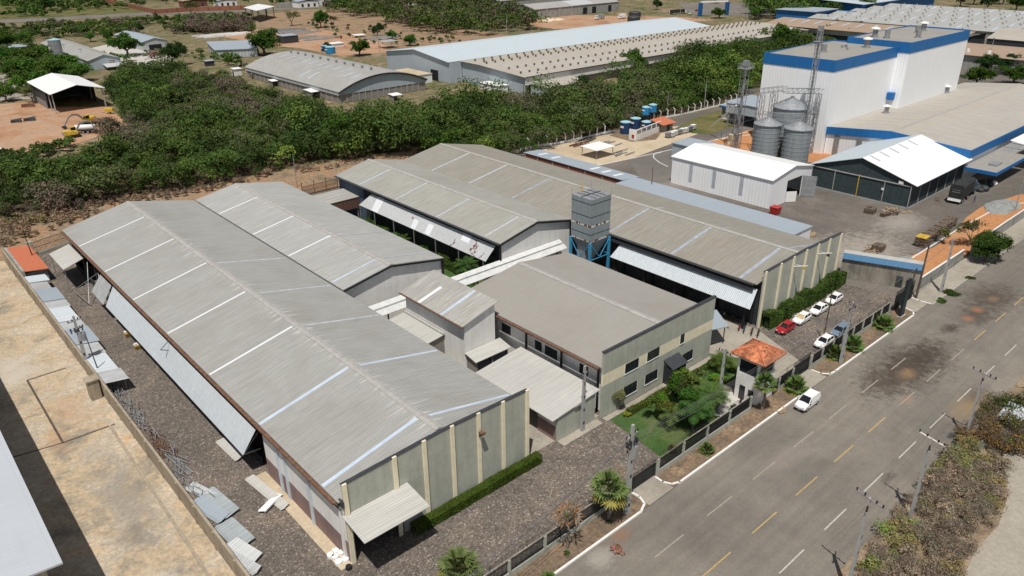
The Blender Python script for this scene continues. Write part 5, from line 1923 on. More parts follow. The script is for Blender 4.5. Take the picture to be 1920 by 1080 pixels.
# a low band of small town buildings at the upper edge
towns = [(620, 4, 22, 'roof_y_grey', 'wall_grey'), (655, 3, 16, 'roof_x_blue', 'wall_white'), (745, 4, 30, 'roof_x_white', 'wall_white'), (800, 3, 24, 'roof_y_grey', 'wall_grey'), (850, 5, 16, 'roof_x_blue', 'wall_white'),
         (885, 4, 26, 'roof_x_white', 'wall_cladding'), (925, 6, 18, 'roof_y_brown', 'wall_grey'), (345, 6, 22, 'roof_y_brown', 'brick_dull'), (410, 5, 18, 'roof_x_blue', 'wall_white'), (560, 7, 20, 'roof_x_blue', 'wall_white'), (590, 3, 18, 'tiles_even', 'wall_white')]
for i, (px_, py_, w_, rf, wl) in enumerate(towns):
    x_, y_ = P(px_, py_ + 8)
    t = thing('town_house', 'low %s roofed house at the upper edge%s' % (
        {'roof_y_grey': 'dull grey', 'roof_x_blue': 'slate blue', 'roof_x_white': 'white', 'roof_y_brown': 'brown', 'tiles_even': 'orange tiled'}[rf],
        [', behind the far scrub, first of them', ', second of them behind the scrub', ', widest white one above the scrub', ', between two paler ones', ', narrow one above the scrub', ', long one left of the clay slope', ', beside the clay slope', ', behind the red brick wall', ', right of the far white wall lot', ', above the white canopy', ', only one of that colour'][i]), 'house', (x_, y_, 0))
    mb = MB()
    mb.slab([(-0.5, -0.5, 5.4), (w_ * 0.5, -0.5, 6.6), (w_ * 0.5, 12, 6.6), (-0.5, 12, 5.4)], 0.2)
    mb.slab([(w_ * 0.5 + 0.003, -0.5, 6.6), (w_ + 0.5, -0.5, 5.4), (w_ + 0.5, 12, 5.4), (w_ * 0.5 + 0.003, 12, 6.6)], 0.2)
    part('roof', mb, rf, t)
    mb = MB()
    mb.box(0, w_, 0, 11.5, 0, 5.2)
    part('wall', mb, wl, t)
    mb = MB()
    for k in range(3):
        mb.box(w_ * (0.15 + 0.3 * k), w_ * (0.15 + 0.3 * k) + 2.2, -0.06, -0.003, 0.4, 3.2)
    part('door', mb, 'steel_dark', t)

# red brick lot wall far away
def wall_run(name, label, pts, h, th, mat, pil=None, pmat='concrete', cat='wall', cap=None, group=None):
    t = thing(name, label, cat, (*pts[0], 0), group=group)
    mb = MB()
    for a, b in zip(pts, pts[1:]):
        mb.bar((*a, h / 2), (*b, h / 2), th, h)
    obj('wall', mb, mat, t)
    if pil:
        mb = MB()
        for a, b in zip(pts, pts[1:]):
            a, b = Vector(a), Vector(b)
            L = (b - a).length
            n = max(1, int(L / pil))
            d = (b - a).normalized()
            for k in range(n + 1):
                c = a + d * min(k * pil, L)
                mb.box(c.x - th * 0.8, c.x + th * 0.8, c.y - th * 0.8, c.y + th * 0.8, 0, h + 0.06)
        obj('pillar', mb, pmat, t)
    if cap:
        mb = MB()
        for a, b in zip(pts, pts[1:]):
            mb.bar((*a, h + 0.05), (*b, h + 0.05), th + 0.12, 0.1)
        obj('coping', mb, cap, t)
    return t
wall_run('brick_wall', 'long red brick boundary wall with pillars round the far lot', [P(190, 3), P(240, 14), P(292, 26), P(350, 22), P(462, 18)], 3.6, 0.5, 'brick', 9, 'rust')
wall_run('lot_wall', 'weathered grey lot wall at the upper edge beyond the white canopy', [P(520, 14), P(600, 10), P(640, 5)], 4, 0.4, 'wall_grey', 12)
wall_run('brick_tank', 'low square red brick basin in the dry field far left', [P(226, 59), P(246, 59), P(242, 52), P(224, 53), P(226, 59)], 2.6, 0.5, 'brick', cat='basin')

roofmat('sheet_grey', (0.36, 0.40, 0.42), 'x', 0.2, 0.3, 0.5, 0.0, (0.2, 0.2, 0.19), 0.5, 0.08)
# ---- building at the left edge
nb = thing('neighbour_building', 'building at the lower left corner with large pale sheet roof and unplastered brick wall', 'building', (3.0, 64, 0))
mb = MB()
mb.slab([(-30, 63.0, 13.6), (3.45, 63.0, 10.9), (3.45, 220, 10.9), (-30, 220, 13.6)], 0.2)
obj('roof', mb, 'roof_neighbour', nb)
mb = MB()
mb.py([(-30, 0), (-30, 13.2), (2.2, 10.6), (2.2, 0)], 64.3, 64.6)
mb.box(1.9, 2.2, 64.6, 219, 0, 10.6)
obj('wall', mb, 'wall_grey', nb)
mb = MB()
for x0, x1, z0, z1 in ((-10, -2.5, 4.8, 8.9), (-2.2, 0.2, 3.0, 6.5), (-8, -1, 9.4, 10.3)):
    mb.box(x0, x1, 64.24, 64.298, z0, z1)
obj('bare_brick', mb, 'brick', nb)

# ---- boundary walls
wl = thing('boundary_wall', 'long sand coloured boundary wall between the cobbled yard and the bare left lot', 'wall', (17.3, 44, 0))
mb = MB()
mb.box(17.15, 17.45, 44, 175, 0, 2.5)
obj('wall', mb, 'wall_boundary', wl)
mb = MB()
for i in range(24):
    mb.box(17.0, 17.148, 46 + i * 5.4, 46.35 + i * 5.4, 0, 2.45)
obj('buttress', mb, 'wall_boundary', wl)
nw = thing('boundary_wall', 'stained wall with blue sheet top between the parked cars and the right neighbour', 'wall', (134.5, 50, 0))
a_, b_ = (133.6, 56.9), (138.6, 44.2)
mb = MB()
mb.bar((*a_, 1.9), (*b_, 1.9), 0.35, 3.8)
obj('wall', mb, 'wall_dirty', nw)
mb = MB()
d = Vector((b_[0] - a_[0], b_[1] - a_[1])).normalized()
n_ = Vector((-d.y, d.x))
if n_.x < 0:
    n_ = -n_
mb.slab([(a_[0] - n_.x * 0.5, a_[1] - n_.y * 0.5, 4.0), (b_[0] - n_.x * 0.5, b_[1] - n_.y * 0.5, 4.0), (b_[0] + n_.x * 0.25, b_[1] + n_.y * 0.25, 4.9), (a_[0] + n_.x * 0.25, a_[1] + n_.y * 0.25, 4.9)], 0.08)
obj('blue_sheet', mb, 'clad_blue_wall', nw)
mb = MB()
mb.slab([(a_[0] + n_.x * 0.25, a_[1] + n_.y * 0.25, 4.92), (b_[0] + n_.x * 0.25, b_[1] + n_.y * 0.25, 4.92), (b_[0] + n_.x * 2.6, b_[1] + n_.y * 2.6, 4.7), (a_[0] + n_.x * 2.6, a_[1] + n_.y * 2.6, 4.7)], 0.1)
obj('roof', mb, 'roof_pale', nw)
mb = MB()
mb.bar((a_[0] + n_.x * 2.4, a_[1] + n_.y * 2.4, 2.3), (b_[0] + n_.x * 2.4, b_[1] + n_.y * 2.4, 2.3), 0.2, 4.6)
obj('rear_wall', mb, 'wall_dirty', nw)
mb = MB()
mb.bar((137.0, 47.9, 1.1), (137.4, 46.9, 1.1), 0.4, 2.2)
obj('door', mb, 'gate_steel', nw)
rw = wall_run('road_wall', 'low grey block wall with white cap along the pavement on the right', [(138.9, 44.4), (158.8, 44.3)], 2.3, 0.2, 'wall_grey', 4, 'wall_grey', cap='paint_white')
wall_run('road_wall', 'right part of the grey roadside wall, beyond the round leafy street tree', [(163.5, 44.3), (420, 44.3)], 2.3, 0.2, 'wall_grey', 4, 'wall_grey', cap='paint_white')

# far post and wire fence of the neighbour (white cranked posts)
pf = thing('post_fence', 'line of white concrete posts with bent tops between the scrub and the sand yard', 'fence', (*P(990, 285), 0))
pl = [P(975, 281), P(1060, 267), P(1148, 247)], [P(1225, 226), P(1290, 213), P(1360, 196), P(1400, 186)]
pb = MB()
pb.bar((0, 0, 0), (0, 0, 2.6), 0.26)
pb.bar((0, 0, 2.6), (-0.5, 0.5, 3.2), 0.22)
pme = mesh_of('post', pb, 'white')
r0 = Vector(P(990, 285))
for run in pl:
    for a, b in zip(run, run[1:]):
        a, b = Vector(a), Vector(b)
        L = (b - a).length
        n = int(L / 3.3)
        for k in range(n):
            c = a.lerp(b, k / n) - r0
            o = bpy.data.objects.new('post', pme)
            COL.objects.link(o)
            o.parent = pf
            o.location = (c.x, c.y, 0)
for run in pl:
    mb = MB()
    for a, b in zip(run, run[1:]):
        mb.bar((*a, 0.25), (*b, 0.25), 0.25, 0.5)
    obj('base_wall', mb, 'white', pf)

# ---- street fence: plinth, pillars, grille panels
def fence_run(name, label, x0, x1, y, bay=4.75, h0=0.75, h=2.45):
    t = thing(name, label, 'fence', (x0, y, 0))
    mb = MB()
    mb.box(x0, x1, y - 0.09, y + 0.09, 0, h0)
    obj('plinth', mb, 'wall_green', t)
    n = max(1, round((x1 - x0) / bay))
    w_ = (x1 - x0) / n
    mb = MB()
    mb.box(x0, x1, y - 0.06, y + 0.06, h, h + 0.1)
    obj('top_rail', mb, 'wall_dirty', t)
    for k in range(n + 1):
        mb = MB()
        x = x0 + k * w_
        mb.box(x - 0.15, x + 0.15, y - 0.15, y + 0.15, 0, h - 0.002)
        obj('pillar', mb, 'wall_green', t)
    for k in range(n):
        mb = MB()
        a, b = x0 + k * w_ + 0.15, x0 + (k + 1) * w_ - 0.15
        m_ = int((b - a) / 0.17)
        for i in range(1, m_):
            x = a + (b - a) * i / m_
            mb.box(x - 0.033, x + 0.033, y - 0.03, y + 0.03, h0, h)
        mb.box(a, b, y - 0.03, y + 0.03, h0 + 0.25, h0 + 0.3)
        mb.box(a, b, y - 0.03, y + 0.03, h - 0.3, h - 0.25)
        obj('grille', mb, 'fence_black', t)
    mb = MB()
    for k in range(n):
        x = x0 + (k + 0.5) * w_
        mb.bar((x, y, h), (x, y + 0.02, h + 0.9), 0.05)
    for z in (h + 0.45, h + 0.65, h + 0.85):
        mb.bar((x0, y, z), (x1, y, z), 0.022)
    obj('wire_stay', mb, 'fence_black', t)
    return t
fence_run('street_fence', 'street fence with black grilles on a low green plinth before the ribbed warehouse wall', 17.6, 53.0, 43.6)
fence_run('street_fence', 'street fence of black grilles in front of the palm garden', 61.9, 82.0, 43.6)
fence_run('street_fence', 'short length of street fence right of the tile roofed guard house', 89.2, 93.0, 43.6)
fence_run('street_fence', 'street fence with tall wire stays in front of the parked white cars', 98.3, 124.6, 43.6, 3.1)
def gate(name, label, x0, x1, y, h=2.5, z0=0.15, mat='gate_steel'):
    t = thing(name, label, 'gate', (x0, y, 0))
    mb = MB()
    mb.box(x0, x1, y - 0.03, y + 0.03, z0, h * 0.8)
    obj('panel', mb, mat, t)
    mb = MB()
    n = int((x1 - x0) / 0.17)
    for i in range(n + 1):
        x = x0 + (x1 - x0) * i / n
        mb.box(x - 0.022, x + 0.022, y - 0.06, y - 0.031, z0, h + 0.15)
    mb.box(x0, x1, y - 0.07, y - 0.061, h * 0.8, h * 0.8 + 0.08)
    mb.box(x0, x1, y + 0.031, y + 0.07, z0, z0 + 0.1)
    obj('bars', mb, 'fence_black', t)
    return t
gate('sliding_gate', 'dark steel sliding gate at the driveway beside the tall fan palm', 53.3, 61.6, 43.75)
gate('sliding_gate', 'tall dark sliding gate between the guard house and the parked cars', 93.3, 98.0, 43.75, 3.0)
gate('small_gate', 'narrow dark pedestrian gate against the guard house front', 87.9, 89.0, 43.6, 2.5)
gate('sliding_gate', 'dark panel gate next to the tall black pylon sign at the right drive', 126.6, 134.0, 43.7, 3.6)
t = thing('pylon_sign', 'tall leaning looking plain dark green pylon slab by the right driveway', 'pylon', (125.9, 42.0, 0))
mb = MB()
mb.box(125.2, 126.6, 41.75, 42.15, 0, 6.9)
obj('slab', mb, 'pylon_paint', t, bevel=0.03)
mb = MB()
mb.box(125.0, 126.8, 41.55, 42.35, 0, 0.15)
obj('footing', mb, 'concrete', t)
# rear fence
t = thing('rear_fence', 'rusty mesh fence between the terracotta roofed shed and the back corner of longest warehouse', 'fence', (21, 174, 0))
mb = MB()
for i in range(34):
    x = 22.5 + i * 0.25
    mb.bar((x, 174.5 + i * 0.09, 0.5), (x, 174.5 + i * 0.09, 3.0), 0.06)
for z in (0.6, 1.7, 2.9):
    mb.bar((22.5, 174.5, z), (30.8, 177.5, z), 0.08)
obj('mesh', mb, 'rust', t)
mb = MB()
mb.box(21.4, 22.4, 173.9, 174.5, 0, 3.4)
mb.bar((22.4, 174.3, 0.3), (31, 177.5, 0.3), 0.2, 0.6)
obj('pier', mb, 'wall_green', t)
t = thing('rear_fence', 'green steel fence panels before the earth bank between the two rear roofs', 'fence', (58, 170, 0))
a_, b_ = P(568, 368), P(634, 352)
mb = MB()
a, b = Vector(a_), Vector(b_)
for i in range(60):
    c = a.lerp(b, i / 59)
    mb.bar((c.x, c.y, 0.2), (c.x, c.y, 2.5), 0.05)
for z in (0.3, 1.3, 2.4):
    mb.bar((*a_, z), (*b_, z), 0.08)
for k in range(4):
    c = a.lerp(b, k / 3)
    mb.bar((c.x, c.y, 0), (c.x, c.y, 3.6), 0.14)
obj('panel', mb, 'rust', t)

# ---- guard house with tiled hip roof
gh = thing('guard_house', 'two storey guard house with orange tiled hip roof beside the street fence', 'guard house', (83.7, 43.9, 0))
gx0, gx1, gy0, gy1 = 83.7, 87.8, 43.9, 47.2
mb = MB()
mb.box(gx0, gx1, gy0 - 0.2, gy1, 0, 4.3)
mb.box(gx0, gx1, gy0, gy0 + 0.15, 6.3, 6.95)
mb.box(gx0, gx0 + 0.15, gy0 + 0.15, gy1, 6.3, 6.95)
mb.box(gx0, gx0 + 0.3, gy0, gy0 + 0.3, 4.3, 6.3)
mb.box(gx1 - 0.3, gx1, gy0, gy0 + 0.3, 4.3, 6.3)
mb.box(gx0, gx0 + 0.3, gy1 - 0.3, gy1, 4.3, 6.3)
mb.box(gx1 - 0.3, gx1, gy1 - 0.3, gy1, 4.3, 6.3)
obj('wall', mb, 'wall_white', gh)
mb = MB()
mb.box(gx0 + 0.05, gx1 - 0.05, gy0 + 0.1, gy1 - 0.05, 4.301, 6.31)
obj('window_band', mb, 'glass', gh)
mb = MB()
ex0, ex1, ey0, ey1, ze = 83.0, 88.5, 42.8, 48.2, 7.0
cx, cy, zr = 85.75, 45.5, 8.3
ap1, ap2 = (cx - 0.6, cy, zr), (cx + 0.6, cy, zr)
c = [(ex0, ey0, ze), (ex1, ey0, ze), (ex1, ey1, ze), (ex0, ey1, ze)]
mb.poly([c[0], c[1], ap2, ap1])
mb.poly([c[1], c[2], ap2])
mb.poly([c[2], c[3], ap1, ap2])
mb.poly([c[3], c[0], ap1])
mb.box(ex0 + 0.05, ex1 - 0.05, ey0 + 0.05, ey1 - 0.05, ze - 0.15, ze - 0.01)
rf = obj('roof', mb, 'tiles', gh)
mb = MB()
def course(p0, p1, q0, q1, n):
    for k in range(n):
        u = (k + 0.5) / n
        a = Vector(p0).lerp(Vector(p1), u)
        b = Vector(q0).lerp(Vector(q1), u)
        mb.bar(a + Vector((0, 0, 0.03)), b + Vector((0, 0, 0.03)), 0.11, 0.08)
course(c[0], c[1], ap1, ap2, 26)
course(c[2], c[3], ap2, ap1, 26)
course(c[1], c[2], ap2, ap2, 22)
course(c[3], c[0], ap1, ap1, 22)
obj('tile_ridges', mb, 'tiles', gh)
mb = MB()
for a, b in ((c[0], ap1), (c[1], ap2), (c[2], ap2), (c[3], ap1), (ap1, ap2)):
    mb.bar(Vector(a) + Vector((0, 0, 0.1)), Vector(b) + Vector((0, 0, 0.1)), 0.22, 0.14)
obj('hip_tiles', mb, 'tiles_even', gh)
for x0, z0, w_, h_ in ((84.6, 0.1, 0.9, 2.1),):
    mb = MB()
    mb.box(gx0 - 0.04, gx0 - 0.003, 45.6, 46.5, 0.1, 2.3)
    obj('door', mb, 'glass', gh)
mb = MB()
mb.box(gx0 - 0.04, gx0 - 0.003, 44.3, 45.1, 1.1, 2.1)
mb.box(85.6, 86.3, gy0 - 0.24, gy0 - 0.203, 2.0, 2.7)
obj('small_window', mb, 'glass', gh)

# ---- low sheds and scrap along the left boundary wall
t = thing('tiled_shed', 'low shed with flat orange tiled roof at the far end of the boundary wall', 'shed', (17.5, 158, 0))
mb = MB()
mb.slab([(17.9, 158, 3.2), (21.9, 158, 2.7), (21.9, 174, 2.7), (17.9, 174, 3.2)], 0.12)
obj('roof', mb, 'tiles_even', t)
mb = MB()
mb.box(17.5, 21.6, 158.4, 158.6, 0, 2.6)
mb.box(21.4, 21.6, 158.6, 173.6, 0, 2.6)
mb.box(17.46, 17.9, 158, 174, 0, 3.35)
obj('wall', mb, 'wall_grey', t)
t = thing('sheet_lean_to', 'patched grey metal lean-to roofs running along the boundary wall', 'lean-to', (18, 106, 0))
y = 107.0
k = 0
while y < 157:
    L = random.uniform(3.5, 7)
    mb = MB()
    z = 2.25 + random.uniform(-0.12, 0.12)
    xr = 20.6 + random.uniform(-0.4, 0.3)
    if 124 < y < 128:
        xr = 18.9
    mb.slab([(17.5, y, z + 0.3), (xr, y, z - 0.15), (xr, min(y + L, 157), z - 0.15), (17.5, min(y + L, 157), z + 0.3)], 0.05)
    obj('roof_sheet', mb, ['zinc_old', 'zinc_x', 'zinc_old', 'roof_x_blue'][k % 4], t)
    y += L + 0.02
    k += 1
mb = MB()
for y in range(108, 158, 6):
    mb.bar((20.2, y, 0), (20.2, y, 2.1), 0.1)
obj('post', mb, 'steel', t)
for (px_, py_, w_, h_, rz, mt, nm, lab) in (
        (410, 945, 2.0, 6.0, 0.12, 'sheet_grey', 'roofing_sheet', 'upper of the loose zinc sheets lying in the cobbled yard by the boundary wall'),
        (392, 958, 1.7, 5.5, 0.25, 'roof_x_blue', 'roofing_sheet', 'pale folded zinc sheet leaning on the boundary wall'),
        (440, 1003, 2.2, 5.0, 0.1, 'sheet_grey', 'roofing_sheet', 'lowest broad zinc sheet with torn edge in the cobbled yard'),
        (378, 925, 1.3, 4.5, 0.3, 'zinc_old', 'roofing_sheet', 'rusty stained sheet propped on the wall above the other loose sheets'),
        (456, 1035, 1.6, 4.5, 0.25, 'zinc_mid', 'roofing_sheet', 'bright crumpled sheet between the broad torn one and the bottom edge'),
        (458, 1060, 1.2, 4, 0.3, 'zinc_old', 'roofing_sheet', 'small torn zinc sheet at the bottom edge by the boundary wall'),
        (500, 925, 1.1, 8, 0.1, 'roof_pale', 'roofing_sheet', 'long narrow grey sheets stacked beside the mauve and white wall'),
        (430, 845, 1.1, 5.5, 0.05, 'roof_pale', 'roofing_sheet', 'pale narrow slab lying under the end of the long awning'),
        (508, 945, 1.1, 3.2, -1.1, 'white', 'white_board', 'white boards lying across the stacked narrow grey sheets')):
    x_, y_ = P(px_, py_)
    t = thing(nm, lab, 'sheet', (x_, y_, 0.06), rz)
    mb = MB()
    for k in range(3):
        e = 0.12 * k
        mb.slab([(-w_ / 2 + e, -h_ / 2 - e, 0.1 + 0.08 * k), (w_ / 2, -h_ / 2, 0.25 + 0.08 * k), (w_ / 2, h_ / 2 - e * 2, 0.28 + 0.08 * k), (-w_ / 2 + e, h_ / 2, 0.12 + 0.08 * k)], 0.04)
    part('sheet', mb, mt, t)
t = thing('ladder', 'aluminium ladder lying on scrap poles beside the boundary wall', 'ladder', (*P(335, 872), 0.15), 0.12)
mb = MB()
for s in (-0.28, 0.28):
    mb.bar((s, -3, 0.15), (s, 3, 0.15), 0.09)
for k in range(18):
    mb.bar((-0.28, -2.9 + k * 0.34, 0.15), (0.28, -2.9 + k * 0.34, 0.15), 0.06)
part('ladder', mb, 'galv', t)
for px_, py_, n_, lab in ((295, 830, 26, 'heap of rusty rods and frames against the boundary wall'), (205, 720, 30, 'tangled steel frames at the end of the sheet lean-to'), (350, 905, 14, 'thin bent poles lying below the ladder by the wall'), (250, 775, 34, 'grey pipe offcuts heaped below the sheet lean-to end'), (272, 800, 30, 'bundle of pale poles along the boundary wall above the rusty heap'), (322, 862, 22, 'wire and pole scraps beside the ladder head'), (225, 745, 30, 'crumpled metal frames beside the square pier'), (365, 915, 20, 'bent black frames just above the loose zinc sheets'), (310, 845, 26, 'tangled rebar between the rusty heap and the ladder')):
    x_, y_ = P(px_, py_)
    t = thing('scrap_heap', lab, 'scrap', (x_, y_, 0))
    mb = MB()
    for k in range(n_):
        a = Vector((random.uniform(-0.7, 0.7), random.uniform(-3, 3), random.uniform(0.05, 0.9)))
        b = a + Vector((random.uniform(-0.8, 0.8), random.uniform(-2.2, 2.2), random.uniform(-0.5, 0.3)))
        b.z = max(0.05, b.z)
        mb.bar(a, b, 0.06)
    part('rods', mb, 'rust' if n_ == 26 else 'steel', t)
t = thing('plastic_drums', 'small white drums clustered on a slab by the longest warehouse front corner', 'drums', (*P(635, 1045), 0))
for dx, dy, r, c_ in ((-0.5, 0.6, 0.42, 'white'), (0.1, 0.75, 0.4, 'white'), (-0.3, 0.1, 0.4, 'white'), (0.4, 0.2, 0.38, 'white'), (-0.4, -0.7, 0.42, 'white'), (0.3, -0.8, 0.42, 'white'), (0.0, -1.9, 0.35, 'rubber')):
    mb = MB()
    mb.cyl(dx * 1.1, dy * 1.1, 0, 0.35, r, r * 0.95, 14)
    part('drum', mb, c_, t)
t = thing('pole_base', 'squat square concrete pier outside the boundary wall', 'pier', (*P(180, 745), 0))
mb = MB()
mb.box(-0.7, 0.7, -0.7, 0.7, 0, 3.0)
mb.box(-0.85, 0.85, -0.85, 0.85, 3.0, 3.2)
part('pier', mb, 'wall_boundary', t)
for px_, py_, lab in ((235, 632, 'yellow skip bin under the long awning'), (253, 655, 'pile of rubbish and yellow tubs under the long awning edge')):
    x_, y_ = P(px_, py_)
    t = thing('bin', lab, 'bin', (x_ + 0.45, y_, 0), sc=.62)
    mb = MB()
    mb.loft([[(-0.6, -0.8, 0), (0.6, -0.8, 0), (0.6, 0.8, 0), (-0.6, 0.8, 0)], [(-0.8, -1, 1.1), (0.8, -1, 1.1), (0.8, 1, 1.1), (-0.8, 1, 1.1)]])
    part('body', mb, 'mustard', t)
    mb = MB()
    for k in range(7 if 'rubbish' in lab else 2):
        a = random.uniform(-0.7, 0.5)
        b = random.uniform(-0.8, 0.6)
        mb.box(a - 0.3, a + 0.3, b, b + 0.4, 1.1, 1.1 + random.uniform(0.1, 0.5))
    part('rubbish', mb, 'white_plastic', t)
t = thing('bracket_lamp', 'thin street lamp arm reaching over the long awning', 'lamp', (25.0, 103.9, 0))
mb = MB()
mb.bar((0.9, 0, 6), (-0.2, -0.3, 6.6), 0.09)
mb.bar((-0.2, -0.3, 6.6), (1.8, 0.4, 7.6), 0.07)
mb.bar((0.9, 0, 3.2), (0.9, 0, 6.1), 0.09)
mb.box(1.5, 2.1, 0.2, 0.5, 7.45, 7.62)
part('arm', mb, 'steel_dark', t)

# ---- courtyard benches
for px_, py_, lab in ((82.6, 116.9, 'brown bench beside the courtyard shrubs, nearer one'), (82.6, 131.4, 'pale bench beside the courtyard palm, farther one')):
    x_, y_ = px_, py_
    t = thing('bench', lab, 'bench', (x_, y_, 0), 0.0)
    mb = MB()
    mb.box(-0.3, 0.3, -2.0, 2.0, 0.45, 0.55)
    part('seat', mb, 'wood_pale', t)
    for y in (-1.7, 1.6):
        mb = MB()
        mb.box(-0.28, 0.28, y, y + 0.1, 0, 0.45)
        part('leg', mb, 'steel_dark', t)

# ---- water tanks and IBC totes at the sand yard
def tank(px_, py_, r, h, mat, lab, z0=0.0):
    x_, y_ = P(px_, py_)
    t = thing('water_tank', lab, 'water tank', (x_, y_, 0), group='round blue water tanks by the scrub')
    mb = MB()
    pr = [(r * 0.9, z0)]
    n = 7
    for k in range(n):
        a, b = z0 + h * k / n, z0 + h * (k + 1) / n
        pr += [(r * (0.92 + 0.08 * (k + 0.2) / n), a + 0.05), (r * (0.95 + 0.05 * (k + 0.8) / n), b - 0.1)]
    pr += [(r, z0 + h)]
    mb.lathe(0, 0, pr, 24)
    part('body', mb, mat, t, smooth=False)
    mb = MB()
    mb.lathe(0, 0, [(r * 1.04, z0 + h), (r * 1.04, z0 + h + 0.12), (r * 0.5, z0 + h + 0.4), (0.1, z0 + h + 0.45)], 24)
    part('lid', mb, 'tank_lid', t)
    mb = MB()
    mb.box(-r - 0.01, -r * 0.9, -r * 0.35, r * 0.35, z0 + h * 0.55, z0 + h * 0.72)
    part('label_patch', mb, 'white', t)
    if z0 > 0:
        mb = MB()
        for dx, dy in ((-1, -1), (1, -1), (1, 1), (-1, 1)):
            mb.bar((dx * r * 0.7, dy * r * 0.7, 0), (dx * r * 0.7, dy * r * 0.7, z0), 0.25)
        mb.box(-r, r, -r, r, z0 - 0.2, z0)
        part('stand', mb, 'dark_wall', t)
tank(1172, 250, 1.75, 3.7, 'tank_blue', 'leftmost of three dark blue ribbed water tanks')
tank(1191, 241, 1.7, 3.4, 'tank_blue', 'dark blue water tank standing behind its two neighbours')
tank(1212, 243, 1.75, 2.6, 'tank_blue', 'dark blue water tank half hidden by the white louvred wall')
tank(1209, 238, 1.35, 2.4, 'tank_light', 'bright blue water tank raised on a stand, nearer one', 4.2)
tank(1222, 233, 1.35, 2.4, 'tank_light', 'bright blue raised water tank behind the other raised one', 4.2)
t = thing('louvre_wall', 'white wall with louvred upper half and red box in front of the water tanks', 'wall', (*P(1190, 266), 0))
a_, b_ = P(1192, 264), P(1238, 246)
mb = MB()
mb.bar((*a_, 0.9), (*b_, 0.9), 0.25, 1.8)
mb.bar((*a_, 3.3), (*b_, 3.3), 0.25, 0.25)
for k in range(6):
    u = k / 5
    x_, y_ = a_[0] + (b_[0] - a_[0]) * u, a_[1] + (b_[1] - a_[1]) * u
    mb.bar((x_, y_, 1.8), (x_, y_, 3.3), 0.3)
mb.bar((*a_, 1.7), (a_[0] - 0.2, a_[1] + 2.6, 1.7), 0.25, 3.4)
obj('wall', mb, 'wall_white', t)
mb = MB()
for z in (2.05, 2.35, 2.65, 2.95):
    mb.bar((*a_, z), (*b_, z), 0.1, 0.1)
obj('louvre', mb, 'steel', t)
mb = MB()
mb.box(a_[0] - 0.32, a_[0] - 0.14, a_[1] + 0.6, a_[1] + 1.5, 0.8, 1.8)
obj('hose_box', mb, 'red', t)
x_, y_ = P(1232, 246)
t = thing('pump_house', 'little pump house with orange tiled roof beside the louvred wall', 'pump house', (x_, y_, 0))
mb = MB()
mb.slab([(-1, -3.2, 2.6), (6, -3.2, 2.6), (6, 2.5, 3.6), (-1, 2.5, 3.6)], 0.12)
part('roof', mb, 'tiles_even', t)
mb = MB()
mb.box(0, 5, -2.4, 2, 0, 2.6)
part('wall', mb, 'wall_block', t)
mb = MB()
mb.box(2, 3.4, -2.46, -2.403, 0, 2.1)
part('door', mb, 'dark_wall', t)
for i, (px_, py_) in enumerate(((1253, 258), (1259, 257), (1265, 254), (1273, 252), (1279, 250), (1285, 249), (1292, 246), (1299, 243))):
    x_, y_ = P(px_, py_)
    t = thing('tote_tank', 'caged white liquid tote in the row beside the grass patch', 'tote tank', (x_, y_, 0), group='caged totes in a row')
    mb = MB()
    mb.box(-0.9, 0.9, -0.7, 0.7, 0.2, 1.7)
    part('bottle', mb, 'white_plastic' if i % 3 else 'steel', t, bevel=0.1)
    mb = MB()
    mb.box(-0.95, 0.95, -0.75, 0.75, 0, 0.18)
    for z in (0.5, 1.0, 1.5):
        mb.bar((-0.93, -0.73, z), (0.93, -0.73, z), 0.05)
        mb.bar((-0.93, -0.73, z), (-0.93, 0.73, z), 0.05)
    part('cage', mb, 'steel_dark', t)
x_, y_ = P(1368, 272)
t = thing('yellow_bin', 'square cream concrete block under the white grain chute', 'block', (x_ + 2, y_, 0))
mb = MB()
mb.box(-1.3, 1.3, -1.3, 1.3, 0, 3.0)
part('block', mb, 'cream', t)
# loose beams in the sand yard
for px_, py_, n_, lab, mt in ((1130, 275, 5, 'long steel bars laid out on the sand yard', 'steel'), (1155, 292, 6, 'grey pipes stacked beside the white roofed shelter', 'steel'), (1095, 268, 8, 'dark steel frames lying left on the sand yard', 'steel_dark'), (1080, 275, 10, 'pile of brown rubble behind the brick shed roof', 'rust'), (545, 64, 14, 'long beams stacked in the far clay yard, upper stack', 'concrete'), (575, 74, 16, 'long beams stacked in the far clay yard, lower stack', 'concrete'), (382, 69, 9, 'pale slabs lying along the strip above the low store', 'white'), (425, 66, 6, 'short pale slab pile right of the longer one above the low store', 'white'), (505, 60, 14, 'grey lumber beside the far white canopy posts', 'steel'), (700, 74, 12, 'pale rubble near the tin shelter by the factory', 'concrete')):
    x_, y_ = P(px_, py_)
    t = thing('beam_pile', lab, 'beams', (x_, y_, 0))
    mb = MB()
    for k in range(n_):
        q_s = 1 + (py_ < 100) * 2.4
        L = random.uniform(3, 7) * q_s
        yy = random.uniform(-2.5, 2.5) * q_s
        xx = random.uniform(-2, 2) * q_s
        mb.bar((xx, yy, 0.15 + 0.05 * k), (xx + L * 0.9, yy + random.uniform(0, 1.2), 0.15 + 0.05 * k), 0.22 * q_s)
    part('beams', mb, mt, t)

